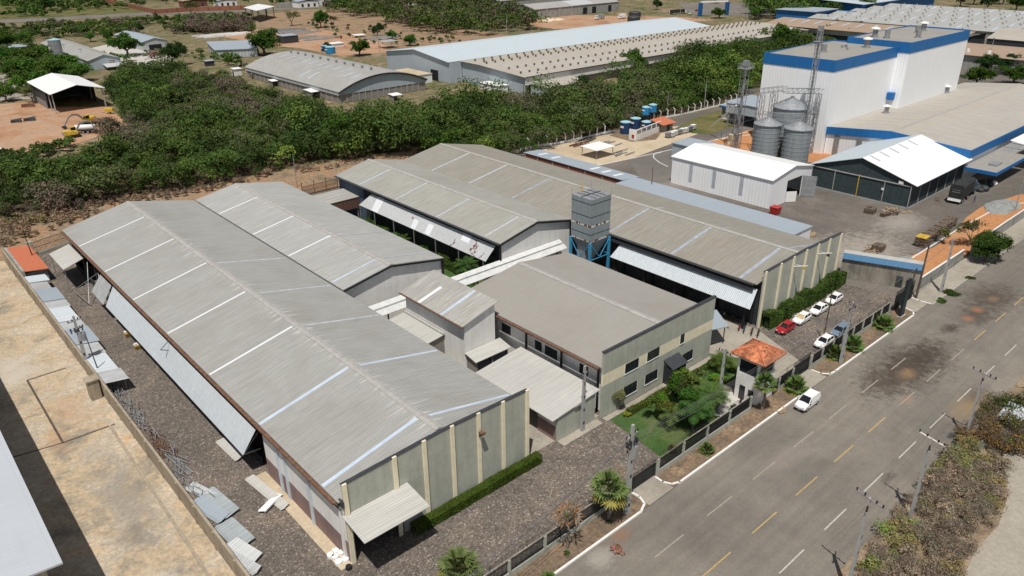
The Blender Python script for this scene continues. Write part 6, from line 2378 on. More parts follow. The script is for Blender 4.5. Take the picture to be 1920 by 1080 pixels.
# ---- pallets and timber in the neighbour's yard
def pallet_stack(name, label, x, y, rz, nx, ny, n, mats=('wood',), grp=None, messy=0.05, L=1.2, W=1.0):
    t = thing(name, label, 'pallets', (x, y, 0), rz, group=grp)
    for i in range(nx):
        for j in range(ny):
            mb = MB()
            hgt = n - (random.random() < 0.3)
            for k in range(hgt):
                z = k * 0.15
                dx, dy = i * (L + 0.08) + random.uniform(-messy, messy), j * (W + 0.08) + random.uniform(-messy, messy)
                for q in range(6):
                    mb.box(dx, dx + L, dy + q * W / 6, dy + q * W / 6 + W * 0.11, z + 0.11, z + 0.135)
                for q in (0.02, 0.46, 0.9):
                    mb.box(dx + q * L, dx + q * L + 0.09, dy, dy + W, z, z + 0.108)
            part('pallet_column', mb, mats[(i + j) % len(mats)], t)
    return t
for (px_, py_, rz, nx, ny, n, mt, lab) in (
        (1636, 403, 0.1, 2, 2, 9, 'wood', 'dark pallet stack nearest the left post of the netted shed corner'),
        (1656, 408, -0.2, 2, 1, 6, 'wood', 'leaning lower pallet stack before the netted shed'),
        (1683, 404, 0.2, 1, 2, 6, 'wood', 'small grey pallet stack at the netted shed corner'),
        (1706, 402, 0.1, 2, 2, 1, 'wood_pale', 'single yellowish pallet lying flat beside the netted shed corner'),
        (1652, 474, 0.1, 2, 2, 8, 'wood', 'brown pallet stack behind the blue topped boundary wall'),
        (1525, 445, 0.2, 2, 1, 2, 'wood_pale', 'pale low pallet behind the farthest right warehouse corner'),
        (1762, 378, 0.3, 2, 1, 3, 'wood', 'low pallet pile behind the covered truck')):
    x_, y_ = P(px_, py_)
    pallet_stack('pallet_stack', lab, x_, y_, rz, nx, ny, n, (mt,))
t = pallet_stack('pallet_row', 'long row of stacked grey pallets with a yellow topped end beside the earth bed', 160.0, 52.0, 0.04, 15, 2, 13, ('wood',), None, 0.14)
mb = MB()
for q in range(7):
    mb.box(-0.1, 2.5, q * 0.3, q * 0.3 + 0.24, 2.02, 2.08)
part('new_boards', mb, 'yellow', t)
t = thing('timber_heap', 'untidy heap of broken boards beside the brown pallet stack', 'timber', (*P(1635, 470), 0))
mb = MB()
for k in range(60):
    a = Vector((random.uniform(-3, 3), random.uniform(-1.4, 1.4), random.uniform(0.05, 0.6)))
    b = a + Vector((random.uniform(-1.3, 1.3), random.uniform(-1.0, 1.0), random.uniform(-0.2, 0.2)))
    mb.bar(a, b, 0.16, 0.05, k % 2)
part('boards', mb, ['wood', 'wood_pale'], t)
t = thing('timber_heap', 'scattered pale boards between two pallet stacks near the netted shed', 'timber', (*P(1672, 398), 0))
mb = MB()
for k in range(26):
    a = Vector((random.uniform(-2, 2), random.uniform(-1.4, 1.4), random.uniform(0.05, 0.6)))
    mb.bar(a, a + Vector((random.uniform(-1.5, 1.5), random.uniform(-1.0, 1.0), 0.1)), 0.2, 0.06)
part('boards', mb, 'wood_pale', t)
def heap(name, label, px_, py_, rx, ry, h, mat, n=60):
    x_, y_ = P(px_, py_)
    t = thing(name, label, 'heap', (x_, y_, 0))
    mb = MB()
    rings = []
    for i in range(7):
        u = i / 6
        rr = math.cos(u * math.pi / 2) ** 0.8
        rings.append([((rx * rr + 0.01) * math.cos(2 * math.pi * k / 16) * random.uniform(0.85, 1.1), (ry * rr + 0.01) * math.sin(2 * math.pi * k / 16) * random.uniform(0.85, 1.1), h * u * random.uniform(0.85, 1.05)) for k in range(16)])
    mb.loft(rings)
    part('heap', mb, mat, t)
    return t
heap('rubble_heap', 'flat heap of broken grey concrete at the far end of the earth bed', 1880, 388, 7, 3.4, 1.0, 'heap_grey')
heap('gravel_heap', 'low grey gravel heap at the near end of the earth bed', 1688, 492, 4.5, 1.6, 0.5, 'heap_grey')
heap('sand_heap', 'pale sand heap in front of the long far workshop, left one', 1030, 39, 7, 5, 2.2, 'heap_sand')
heap('sand_heap', 'pale sand heap in front of the long far workshop, right one', 1047, 38, 5, 4, 1.6, 'heap_sand')
t = thing('red_bin', 'red square waste bin by the half open door of the white ribbed shed', 'bin', (*P(1453, 401), 0))
mb = MB()
mb.loft([[(-0.8, -0.8, 0.1), (0.8, -0.8, 0.1), (0.8, 0.8, 0.1), (-0.8, 0.8, 0.1)], [(-1, -1, 1.7), (1, -1, 1.7), (1, 1, 1.7), (-1, 1, 1.7)]])
part('body', mb, 'red', t)
mb = MB()
mb.box(-1.05, 1.05, -1.05, 1.05, 1.7, 1.8)
part('lid', mb, 'red', t)
t = thing('bulk_bags', 'pile of dark and white bulk bags under the blue canopy of the low hall', 'bags', (*P(1838, 350), 0))
for k in range(22):
    x, y = random.uniform(-4.5, 4), random.uniform(-2, 3)
    s = random.uniform(0.8, 1.3)
    mb = MB()
    mb.loft([[(x + s * q * math.cos(a * math.pi / 4), y + s * q * math.sin(a * math.pi / 4), z) for a in range(8)] for z, q in ((0, 0.8), (0.5 * s, 1.0), (1.0 * s, 0.7), (1.2 * s, 0.2))])
    part('bag', mb, 'white' if k % 5 == 0 else 'gate_steel', t, smooth=True)

# ================================================================ VEHICLES
def wheel(root, x, y, r=0.31, w=0.2):
    mb = MB()
    n = 14
    mb.loft([[(x + r * math.cos(2 * math.pi * i / n), yy, r + r * math.sin(2 * math.pi * i / n)) for i in range(n)] for yy in (y - w / 2, y + w / 2)])
    wh = part('wheel', mb, 'rubber', root)
    mb = MB()
    s = 1 if y > 0 else -1
    mb.loft([[(x + r * 0.62 * math.cos(2 * math.pi * i / 10), yy, r + r * 0.62 * math.sin(2 * math.pi * i / 10)) for i in range(10)] for yy in (y + s * w * 0.3, y + s * (w / 2 + 0.015))])
    part('rim', mb, 'galv', wh)


def car(label, x, y, rz, col, L=4.1, W=1.7, H=1.48, kind='hatch', shade=False, group='cars parked by the hedge and fence'):
    """front is +x"""
    t = thing('parked_car', label, 'car', (x, y, 0), rz, group=group)
    h = L / 2
    if kind == 'van':
        st = [(h, .48, .34, .62, .66), (h - .12, .34, .72, .82, .80), (h - .75, .26, .93, 1.02, .84), (h - 1.15, .24, 1.0, 1.08, .85), (0, .22, 1.02, 1.12, .85), (-h + .5, .24, 1.02, 1.12, .85), (-h + .08, .3, 1.0, 1.1, .83), (-h, .42, .9, 1.0, .78)]
        gl = [(h - 1.05, 1.05, .80), (h - 1.85, 1.70, .66), (-h + .25, 1.78, .70), (-h + .06, 1.05, .80)]
        H = 1.82
    else:
        st = [(h, .42, .36, .52, .60), (h - .10, .30, .58, .66, .76), (h - .45, .24, .74, .80, .83), (h - 1.05, .22, .84, .90, .85), (.2, .22, .86, .93, .85), (-h + .8, .22, .88, .95, .85), (-h + .2, .27, .90, .96, .80), (-h, .42, .80, .88, .72)]
        gl = [(h - 1.0, .86, .76), (h - 1.75, 1.40, .60), (-h + .75, 1.42, .60), (-h + (.12 if kind == 'hatch' else .35), .92, .74)]
    mb = MB()
    rings = []
    for (sx, z0, zs, zt, hw) in st:
        hw *= W / 1.7
        rings.append([(sx, -hw * .9, z0), (sx, -hw, z0 + .12), (sx, -hw * 1.0, zs), (sx, -hw * .9, zt), (sx, 0, zt + .03), (sx, hw * .9, zt), (sx, hw, zs), (sx, hw, z0 + .12), (sx, hw * .9, z0)])
    mb.loft(rings)
    body = part('body', mb, col, t, smooth=False, bevel=0.03)
    # cabin: glass block, roof and pillars in body colour
    (xa, za, ha), (xb, zb, hb), (xc, zc, hc), (xd, zd, hd) = gl
    k = W / 1.7
    ha, hb, hc, hd = ha * k, hb * k, hc * k, hd * k
    g = MB()
    g.loft([[(xa, -ha, za), (xa, ha, za), (xd, hd, zd), (xd, -hd, zd)], [(xb, -hb, zb), (xb, hb, zb), (xc, hc, zc), (xc, -hc, zc)]])
    part('windows', g, 'car_glass', t)
    r = MB()
    r.loft([[(xb + .02, -hb - .02, zb - .02), (xb + .02, hb + .02, zb - .02), (xc - .02, hc + .02, zc - .02), (xc - .02, -hc - .02, zc - .02)],
            [(xb - .12, -hb + .08, zb + .06), (xb - .12, hb - .08, zb + .06), (xc + .1, hc - .08, zc + .06), (xc + .1, -hc + .08, zc + .06)]])
    for s in (-1, 1):
        r.bar((xa, s * ha, za), (xb, s * hb, zb), .09)
        r.bar((xd, s * hd, zd), (xc, s * hc, zc), .14)
        xm = (xb + xc) / 2 - .05
        r.bar((xm, s * (ha + .01), za), (xm, s * (hb + .01), zb), .08)
        if kind == 'van':
            r.loft([[(-h + .1, s * hd * 1.005, 1.03), (.35, s * ha * 1.005, 1.03), (.35, s * (ha * 1.005 + .02 * s * s), 1.03), (-h + .1, s * (hd * 1.005 + .02), 1.03)],
                    [(-h + .25, s * hc * 1.005, 1.74), (.35, s * hb * 1.04, 1.7), (.35, s * (hb * 1.04 + .02), 1.7), (-h + .25, s * (hc * 1.005 + .02), 1.74)]])
            r.box(-h + .06, -h + .12, -hd, hd, 1.02, 1.74)
    part('roof', r, col, t)
    if shade:
        q = MB()
        f = lambda u, v: (xa + (xb - xa) * u + .012, (ha + (hb - ha) * u) * v, za + (zb - za) * u + .02)
        q.poly([f(.08, -.92), f(.08, .92), f(.93, .92), f(.93, -.92)])
        part('sunshade', q, 'sunshade', t)
    for sx in (h - .75, -h + .72):
        for s in (-1, 1):
            wheel(t, sx, s * (W / 2 - .09))
    for s in (-1, 1):
        mb = MB()
        z = .74 if kind == 'van' else .62
        mb.box(h - .22, h - .04, s * W * .3 - .16, s * W * .3 + .16, z - .08, z + .07)
        part('headlight', mb, 'lamp_glass', t)
        mb = MB()
        mb.box(-h - .01, -h + .1, s * W * .4 - .08, s * W * .4 + .08, .72, .95)
        part('tail_light', mb, 'red', t)
        mb = MB()
        mb.box(h - 1.35, h - 1.2, s * (W / 2 + .02) - .08, s * (W / 2 + .02) + .08, .92, 1.05)
        part('mirror', mb, col if kind != 'van' else 'rubber', t)
    mb = MB()
    mb.box(h - .05, h + .03, -W * .46, W * .46, .24, .46 if kind == 'van' else .34)
    part('bumper', mb, 'rubber', t)
    mb = MB()
    mb.box(h + .031, h + .045, -.22, .22, .32, .45)
    part('plate', mb, 'galv', t)
    return t


van = car('white panel van parked alone on the road along the kerb', 89.0, 39.0, R_(180), 'car_white', 4.2, 1.7, 1.8, 'van', group=None)
for (px_, py_, col, lab, kd, sh) in (
        ((104.6, 53.4), (108.5, 51.6), 'car_red', 'red hatchback, first in the row beside the tall hedge', 'hatch', False),
        ((109.8, 53.2), (113.3, 51.6), 'car_white', 'white car with a tan sunshade behind its windscreen, next to the red one', 'sedan', True),
        ((114.9, 53.1), (118.7, 51.3), 'car_white', 'white car in the middle of the hedge row, between two other white cars', 'hatch', False),
        ((120.6, 53.3), (124.7, 51.5), 'car_white', 'white car farthest along the hedge, at the end of the row', 'sedan', False)):
    cx_ = (px_[0] + py_[0]) / 2
    car(lab, cx_ + 0.1, (px_[1] + py_[1]) / 2, R_(180) , col, 4.0, 1.7, 1.48, kd, sh)
car('white car parked right behind the street fence', 106.9, 45.9, R_(180), 'car_white', 4.1, 1.7, 1.48, 'sedan')
t = car('slate blue pickup parked behind the white car by the fence, tan load in its bed', 112.6, 46.0, R_(180), 'car_grey', 4.8, 1.75, 1.5, 'sedan')
mb = MB()
mb.box(-2.3, -0.7, -0.75, 0.75, 0.98, 1.08)
part('bed_cover', mb, 'sunshade', t)

# covered truck
t = thing('covered_truck', 'truck with black tarpaulin cover parked beside the netted shed', 'truck', (200.9, 59.5, 0), R_(4), sc=1.2)
mb = MB()
mb.box(-5.6, 3.4, -1.2, 1.2, 1.0, 1.3)
part('chassis', mb, 'steel_dark', t)
mb = MB()
mb.px([(-1.25, 1.3), (-1.25, 3.5), (-0.9, 3.85), (0.9, 3.85), (1.25, 3.5), (1.25, 1.3)], -5.6, 2.2)
part('tarpaulin', mb, 'canvas', t)
mb = MB()
mb.box(-5.63, -5.605, -0.75, 0.75, 2.75, 2.8)
for k, (a, b, c, d) in enumerate(((-.8, -.55, 2.3, 2.42), (-.5, -.2, 2.3, 2.42), (-.1, .15, 2.3, 2.42), (.25, .5, 2.3, 2.42), (.55, .75, 2.3, 2.42))):
    mb.box(-5.63, -5.605, a, b, c, d)
part('tarpaulin_marks', mb, 'galv', t)
mb = MB()
mb.box(-5.9, -5.7, -1.2, 1.2, 0.55, 0.7)
mb.box(-5.75, -5.6, -1.2, 1.2, 0.75, 1.0)
part('rear_bumper', mb, 'white', t)
mb = MB()
mb.loft([[(2.5, -1.15, .8), (4.7, -1.15, .8), (4.7, 1.15, .8), (2.5, 1.15, .8)], [(2.5, -1.15, 1.9), (4.7, -1.15, 1.9), (4.7, 1.15, 1.9), (2.5, 1.15, 1.9)], [(2.5, -1.1, 2.8), (4.3, -1.1, 2.8), (4.3, 1.1, 2.8), (2.5, 1.1, 2.8)]])
cb = part('cab', mb, 'truck_blue', t)
mb = MB()
mb.box(3.2, 4.3, -1.17, 1.17, 1.95, 2.55)
part('window', mb, 'car_glass', cb)
for sx in (-4.6, -3.4, -1.0, 3.7):
    for s in (-1, 1):
        wheel(t, sx, s * 1.05, 0.5, 0.35)

# far trucks and cars by the street at the upper edge
def lorry(label, px_, py_, rz, cabc, boxc, L=8.0):
    x_, y_ = P(px_, py_)
    t = thing('lorry', label, 'truck', (x_, y_, 0), rz)
    mb = MB()
    mb.box(-L / 2, L / 2 - 2.2, -1.25, 1.25, 1.0, 3.4)
    part('load_box', mb, boxc, t)
    mb = MB()
    mb.loft([[(L / 2 - 2, -1.2, .6), (L / 2, -1.2, .6), (L / 2, 1.2, .6), (L / 2 - 2, 1.2, .6)], [(L / 2 - 2, -1.2, 1.7), (L / 2, -1.2, 1.7), (L / 2, 1.2, 1.7), (L / 2 - 2, 1.2, 1.7)], [(L / 2 - 2, -1.1, 2.8), (L / 2 - .4, -1.1, 2.8), (L / 2 - .4, 1.1, 2.8), (L / 2 - 2, 1.1, 2.8)]])
    part('cab', mb, cabc, t)
    mb = MB()
    mb.box(L / 2 - 1.2, L / 2 - .1, -1.22, 1.22, 1.75, 2.4)
    part('window', mb, 'car_glass', t)
    for sx in (-L / 2 + 1, L / 2 - 1):
        for s in (-1, 1):
            wheel(t, sx, s * 1.05, 0.5, 0.3)
lorry('white lorry parked before the far long workshop', 1124, 36, R_(180), 'car_white', 'galv', 9)
lorry('white cab lorry with dark load on the far street', 1272, 26, R_(-10), 'car_white', 'canvas', 16)
lorry('white box truck beside the red pillar in front of the far workshop', 1166, 35, R_(180), 'car_white', 'white', 7)
lorry('blue and white truck standing left of the grey long store', 296, 108, R_(30), 'car_white', 'rust_patch', 9)
for px_, py_, col, lab in ((1258, 25, 'car_white', 'small white car behind the dark loaded lorry on the far street'), (1294, 27, 'car_white', 'white car at the right end of the far street'), (1306, 21, 'car_red', 'red car on the far street'), (1812, 112, 'car_red', 'red car by the trees behind the white tower building')):
    x_, y_ = P(px_, py_)
    car(lab, x_, y_, R_(20), col, group=None)
x_, y_ = P(1233, 38)
for k, (px_, py_) in enumerate(((1190, 32), (1188, 41))):
    x_, y_ = P(px_, py_)
    t = thing('dark_tank', 'black round topped tank on the far clay lot, %s one' % ('farther', 'nearer')[k], 'tank', (x_, y_, 0))
    mb = MB()
    mb.lathe(0, 0, [(4.5, 0), (4.7, 3.2), (4.2, 3.9), (0.2, 4.4)], 16)
    part('body', mb, 'gate_steel', t)

# motorcycles
def moto(x, y, rz, col, label):
    t = thing('motorcycle', label, 'motorcycle', (x, y, 0), rz, group='motorcycles by the warehouse corner')
    for sx in (-.62, .62):
        mb = MB()
        n = 12
        mb.loft([[(sx + .3 * math.cos(2 * math.pi * i / n), yy, .3 + .3 * math.sin(2 * math.pi * i / n)) for i in range(n)] for yy in (-.06, .06)])
        part('wheel', mb, 'rubber', t)
    mb = MB()
    mb.loft([[(-.5, -.13, .45), (.35, -.13, .45), (.35, .13, .45), (-.5, .13, .45)], [(-.75, -.1, .78), (.3, -.16, .85), (.3, .16, .85), (-.75, .1, .78)]])
    mb.bar((.35, 0, .9), (.62, 0, .3), .1)
    part('body', mb, col, t)
    mb = MB()
    mb.box(-.7, .0, -.14, .14, .8, .88)
    part('seat', mb, 'rubber', t)
    mb = MB()
    mb.bar((.3, -.36, 1.05), (.3, .36, 1.05), .05)
    mb.bar((.3, 0, 1.05), (.38, 0, .85), .06)
    mb.box(.38, .5, -.09, .09, .85, 1.02)
    part('handlebar', mb, 'steel_dark', t)
m_list = [((1386, 618), 'car_red', 'red motorcycle nearest the office shelter'), ((1395, 622), 'truck_blue', 'blue motorcycle next to the red one'), ((1409, 627), 'gate_steel', 'black motorcycle, third from the office shelter'), ((1421, 630), 'steel_dark', 'dark grey motorcycle closest to the hedge'),
          ((1374, 600), 'gate_steel', 'dark motorcycle in the shade under the awning, right one'), ((1358, 593), 'steel', 'motorcycle in the shade just behind the office shelter')]
for (q, c_, lab) in m_list:
    x_, y_ = P(*q)
    moto(x_, y_, R_(205 + random.uniform(-8, 8)), c_, lab)
x_, y_ = P(1387, 762)
moto(x_, y_, R_(200), 'car_red', 'red seated motorcycle behind the fence beside the guard house')

# excavators, tank trailers, generator
def excavator(label, x, y, rz, reach, low):
    t = thing('excavator', label, 'excavator', (x, y, 0), rz)
    for s in (-1, 1):
        mb = MB()
        mb.px([(s * 1.25 - .3, .15), (s * 1.25 - .3, .85), (s * 1.25 + .3, .85), (s * 1.25 + .3, .15)], -2.0, 2.0)
        mb.px([(s * 1.25 - .28, .35), (s * 1.25 - .28, .7), (s * 1.25 + .28, .7), (s * 1.25 + .28, .35)], -2.3, -2.0)
        mb.px([(s * 1.25 - .28, .35), (s * 1.25 - .28, .7), (s * 1.25 + .28, .7), (s * 1.25 + .28, .35)], 2.0, 2.3)
        part('track', mb, 'rubber', t)
    mb = MB()
    mb.box(-2.6, 1.4, -1.35, 1.35, 1.0, 2.0)
    mb.box(-2.7, -1.2, -1.3, 1.3, 1.0, 2.35)
    mb.box(-1.1, 0.3, -1.3, -0.2, 2.0, 2.25)
    part('house', mb, 'yellow', t, bevel=.05)
    mb = MB()
    mb.box(-2.85, -2.7, -1.25, 1.25, .95, 2.0)
    part('counterweight', mb, 'steel', t)
    mb = MB()
    mb.loft([[(-.2, .35, 2.0), (1.5, .35, 2.0), (1.5, 1.3, 2.0), (-.2, 1.3, 2.0)], [(-.2, .4, 3.1), (1.25, .4, 3.1), (1.25, 1.25, 3.1), (-.2, 1.25, 3.1)]])
    cb = part('cab', mb, 'car_glass', t)
    mb = MB()
    mb.box(-.3, 1.3, .33, 1.32, 3.1, 3.2)
    for a, b in ((-.2, .36), (1.3, .36), (-.2, 1.27), (1.3, 1.27)):
        mb.bar((a, b, 2.0), (a, b, 3.1), .1)
    part('cab_frame', mb, 'yellow', cb)
    pts = reach
    mb = MB()
    for i, (a, b) in enumerate(zip(pts[:3], pts[1:4])):
        mb.bar((a[0], 0, a[1]), (b[0], 0, b[1]), .35, .55 if i < 2 else .4)
    part('boom', mb, 'steel', t)
    mb = MB()
    a, b = pts[-2], pts[-1]
    mb.bar((a[0], 0, a[1]), (b[0], 0, b[1]), .3, .4)
    part('stick', mb, 'steel', t)
    mb = MB()
    bx, bz = pts[-1]
    mb.py([(bx - .1, bz + .3), (bx + .5, bz + .1), (bx + .4, bz - .6), (bx - .5, bz - .7), (bx - .6, bz - .1)], -.6, .6)
    part('bucket', mb, 'steel_dark', t)
    return t
ex, ey = P(138, 257)
excavator('yellow excavator with its grey boom folded to the right, the nearer machine', ex, ey, math.atan2(P(170, 252)[1] - ey, P(170, 252)[0] - ex) , [(1.2, 1.9), (2.6, 3.9), (4.4, 4.5), (6.2, 4.1), (7.0, 1.2)], 0)
ex, ey = P(165, 232)
excavator('yellow excavator reaching left with a long grey boom, the farther machine', ex, ey, math.atan2(P(110, 245)[1] - ey, P(110, 245)[0] - ex), [(1.2, 1.9), (3.2, 3.9), (5.4, 4.2), (6.8, 3.4), (9.0, 0.9)], 0)
for px_, py_, lab, mt in ((162, 249, 'white and rust tank trailer standing behind the nearer excavator boom', 'white_plastic'), (195, 236, 'brown flatbed tank trailer next to the farther excavator', 'rust')):
    x_, y_ = P(px_, py_)
    t = thing('tank_trailer', lab, 'trailer', (x_, y_, 0), -0.55)
    mb = MB()
    mb.loft([[(x, 1.0 * math.cos(a * math.pi / 8) * k, 1.9 + .9 * math.sin(a * math.pi / 8) * k) for a in range(16)] for x, k in ((-3.2, .6), (-3.0, 1), (3.0, 1), (3.2, .6))])
    part('tank', mb, mt, t, smooth=True)
    mb = MB()
    mb.box(-3.4, 3.4, -.8, .8, .75, .98)
    part('frame', mb, 'steel_dark', t)
    for s in (-1, 1):
        for sx in (-.6, .9):
            wheel(t, sx, s * .95, .5, .3)
t = thing('generator', 'small yellow towed generator at the right foot of the open steel shed', 'generator', (*P(206, 213), 0), -0.5)
mb = MB()
mb.box(-1.4, 1.4, -.8, .8, .7, 2.0)
part('housing', mb, 'yellow', t, bevel=.05)
mb = MB()
mb.bar((-1.4, 0, .6), (-2.6, 0, .4), .12)
part('drawbar', mb, 'steel_dark', t)
wheel(t, 0, .85, .4)
wheel(t, 0, -.85, .4)
for px_, py_, w_, lab, mt in ((53, 200, 2.2, 'rusty skip beside the shrub left of the open steel shed', 'rust'), (31, 229, 1.6, 'low dark concrete rings on the orange machine yard', 'gate_steel'), (56, 226, 1.8, 'small heap of scrap metal on the orange machine yard', 'steel_dark')):
    x_, y_ = P(px_, py_)
    t = thing('scrap_block', lab, 'scrap', (x_, y_, 0), -0.4)
    mb = MB()
    mb.loft([[(-w_, -1, 0), (w_, -1, 0), (w_, 1, 0), (-w_, 1, 0)], [(-w_ * .9, -1.1, w_ * .55), (w_ * 1.1, -.8, w_ * .5), (w_ * .8, 1, w_ * .7), (-w_, .9, w_ * .4)]])
    mb.bar((-w_, 0, .8), (w_ * 1.2, .6, 1.1), .25)
    part('pile', mb, mt, t)
t = thing('grey_container', 'dark blue tall cabinet at the left picture edge on the machine yard', 'container', (*P(-6, 300), 0))
mb = MB()
mb.box(-1.6, 1.6, -1.6, 1.6, 0, 3.3)
part('body', mb, 'blue_fascia', t)
mb = MB()
mb.box(-1.8, 1.8, -1.8, 1.8, 3.3, 3.5)
part('lid', mb, 'white', t)

# ---- people (skin-grown bodies)
def person(label, x, y, rz, shirt, trousers, lean=0.0, arm=0.3):
    t = thing('person', label, 'person', (x, y, 0), rz)
    V = [(0, 0, .95), (0, 0, 1.15), (0, 0, 1.38), (0, 0, 1.5), (0, 0.02, 1.62), (.1, 0, .9), (.12, .05, .5), (.12, .02, .08), (.12, .16, .04), (-.1, 0, .9), (-.12, -.08, .5), (-.12, -.12, .08), (-.12, .02, .04),
         (.19, 0, 1.4), (.26, .02, 1.12), (.26, arm, 1.0), (-.19, 0, 1.4), (-.26, .02, 1.12), (-.26, arm * .6, .9), (0, 0.02, 1.7)]
    Eg = [(0, 1), (1, 2), (2, 3), (3, 4), (4, 19), (0, 5), (5, 6), (6, 7), (7, 8), (0, 9), (9, 10), (10, 11), (11, 12), (2, 13), (13, 14), (14, 15), (2, 16), (16, 17), (17, 18)]
    Rr = [.14, .13, .15, .06, .1, .09, .065, .045, .04, .09, .065, .045, .04, .07, .045, .035, .07, .045, .035, .07]
    me = bpy.data.meshes.new('body')
    me.from_pydata(V, Eg, [])
    me.materials.append(MATS['shirt'])
    o = bpy.data.objects.new('body', me)
    COL.objects.link(o)
    o.parent = t
    o.modifiers.new('skin', 'SKIN')
    for i, r in enumerate(Rr):
        me.skin_vertices[0].data[i].radius = (r, r)
    me.skin_vertices[0].data[0].use_root = True
    s = o.modifiers.new('sub', 'SUBSURF')
    s.levels = 1
    s.render_levels = 1
    mb = MB()
    mb.lathe(0, 0.01, [(.10, 1.68), (.115, 1.74), (.08, 1.83), (.01, 1.85)], 10)
    part('hair', mb, 'rubber', t)
    return t
x_, y_ = P(1826, 380)
person('person standing behind the truck in dark trousers and blue shirt, one arm forward', x_, y_, R_(60), 'shirt', 'steel_dark')
x_, y_ = P(1352, 260)
person('far small person in dark reddish clothes on the neighbour road near the grass patch', x_, y_, R_(20), 'shirt', 'steel_dark')

# ================================================================ POLES AND WIRES
POLES = {}
def pole(key, label, px_, py_, h, arms, lean=(0, 0), rz=0.0, mat='concrete_pole', r=0.17, trans=False, name='utility_pole', sq=True):
    x_, y_ = P(px_, py_)
    t = thing(name, label, 'utility pole', (x_, y_, 0), rz)
    mb = MB()
    lx, ly = lean
    if sq:
        mb.loft([[(lx * z / h + a * w, ly * z / h + b * w * .7, z) for a, b in ((-1, -1), (1, -1), (1, 1), (-1, 1))] for z, w in ((0, r * 1.5), (h, r * .75))])
    else:
        mb.tube((0, 0, 0), (lx, ly, h), r, r * .65, 8)
    if sq:
        for k in range(4):
            z = 1.2 + k * 2.0
            w = r * (1.5 - .75 * z / h)
            for s in (-1, 1):
                mb.box(lx * z / h - w * .5, lx * z / h + w * .5, s * w * .7 - .012 + ly * z / h, s * w * .7 + .012 + ly * z / h, z, z + .42, 1)
    part('shaft', mb, [mat, 'dark_wall'], t)
    for (z, half, ang, mt) in arms:
        mb = MB()
        c, s = math.cos(ang), math.sin(ang)
        ox, oy = lx * z / h, ly * z / h
        mb.bar((ox - half * c, oy - half * s, z), (ox + half * c, oy + half * s, z), .11)
        ar = part('crossarm', mb, mt, t)
        for u in (-.95, -.35, .35 if half < 1 else .5, .95):
            part('insulator', MB().cyl(ox + half * c * u, oy + half * s * u, z + .06, z + .34, .07, .09, 8), 'insulator', ar)
    if trans:
        mb = MB()
        mb.cyl(.55, .0, h - 4.2, h - 3.0, .42, .42, 12)
        part('transformer', mb, 'galv', t)
        mb = MB()
        for k in range(4):
            mb.box(-.9 + .5 * k, -.75 + .5 * k, -.3, .1, h - 2.6, h - 1.9)
        part('fuse', mb, 'steel_dark', t)
    POLES[key] = (Vector((x_, y_, 0)), h, (lx, ly), rz)
    return t
HP = math.pi / 2
pole('a', 'thick concrete pole with transformer boxes beside the tall fan palm at the kerb', 1175, 963, 12.2, [(10.8, 1.1, 0.1, 'concrete_pole'), (9.6, 1.0, 0.1, 'concrete_pole'), (8.9, .8, .1, 'steel')], trans=True, r=.24)
pole('b', 'concrete pole with one side arm before the pale roofed green shed', 1092, 808, 10.0, [(8.8, .8, .3, 'steel')], r=.2)
pole('c', 'concrete pole rising out of the palm garden next to the patio', 1345, 772, 10.0, [(9.3, 1.0, HP * .9, 'concrete_pole')], r=.18)
pole('d', 'pale concrete pole at the kerb in front of the parked blue pickup', 1576, 682, 10.5, [(9.9, .9, HP * .6, 'galv'), (9.2, .8, .0, 'galv')], r=.2)
pole('e', 'dark slim pole standing in the car park behind the fence', 1543, 640, 8.6, [], mat='pole_wood', r=.14, sq=False)
pole('f', 'pale concrete pole with dark slots before the grey roadside wall', 1764, 548, 10.5, [(9.6, .5, HP, 'galv')], r=.2, lean=(.3, .2))
pole('g', 'brown leaning pole at the corner of the stained boundary wall', 1717, 560, 10.5, [], mat='pole_wood', r=.2, sq=False, lean=(1.2, .3))
pole('h', 'thin pole at the right picture edge by the rubble heap', 1903, 395, 7.5, [], mat='steel', r=.1, sq=False, lean=(.6, .2))
pole('i', 'nearest of the three white armed poles across the road, at the bottom', 1587.6, 1112.4, 12.1, [(11.95, 1.5, -HP * 1.15, 'steel'), (11.0, .9, .3, 'white'), (10.8, .4, .3, 'white')], r=.17)
pole('j', 'middle one of the three T topped poles across the road', 1706, 972.5, 11.0, [(10.9, 1.5, -HP * 1.15, 'white'), (9.9, .9, .3, 'white')], r=.17)
pole('k', 'farthest of the three T topped poles across the road', 1810, 820, 9.8, [(9.6, 1.5, -HP * 1.15, 'steel'), (8.8, .6, .3, 'white')], r=.14)
pole('l', 'twin pole with transformer beside the boundary wall and square pier', 168, 700, 9.8, [(9.0, 1.0, .3, 'steel'), (7.6, 1.0, .3, 'steel')], r=.2, trans=True)
pole('m', 'thin dark slanting pole on the sheet lean-to next to the transformer pole', 192, 716, 7.5, [], mat='steel_dark', r=.1, sq=False, lean=(-.4, .3))
pole('n', 'dark slim pole before the earth bank left of the longest warehouse', 70, 503, 8.0, [], mat='pole_wood', r=.13, sq=False, lean=(-.5, .6))
pole('o', 'grey slim pole before the earth bank behind the second warehouse roof', 557, 350, 8.6, [], mat='steel', r=.11, sq=False)
pole('p', 'thin dark pole rising behind the brownish warehouse roof ridge', 1220, 375, 8.4, [], mat='pole_wood', r=.11, sq=False)
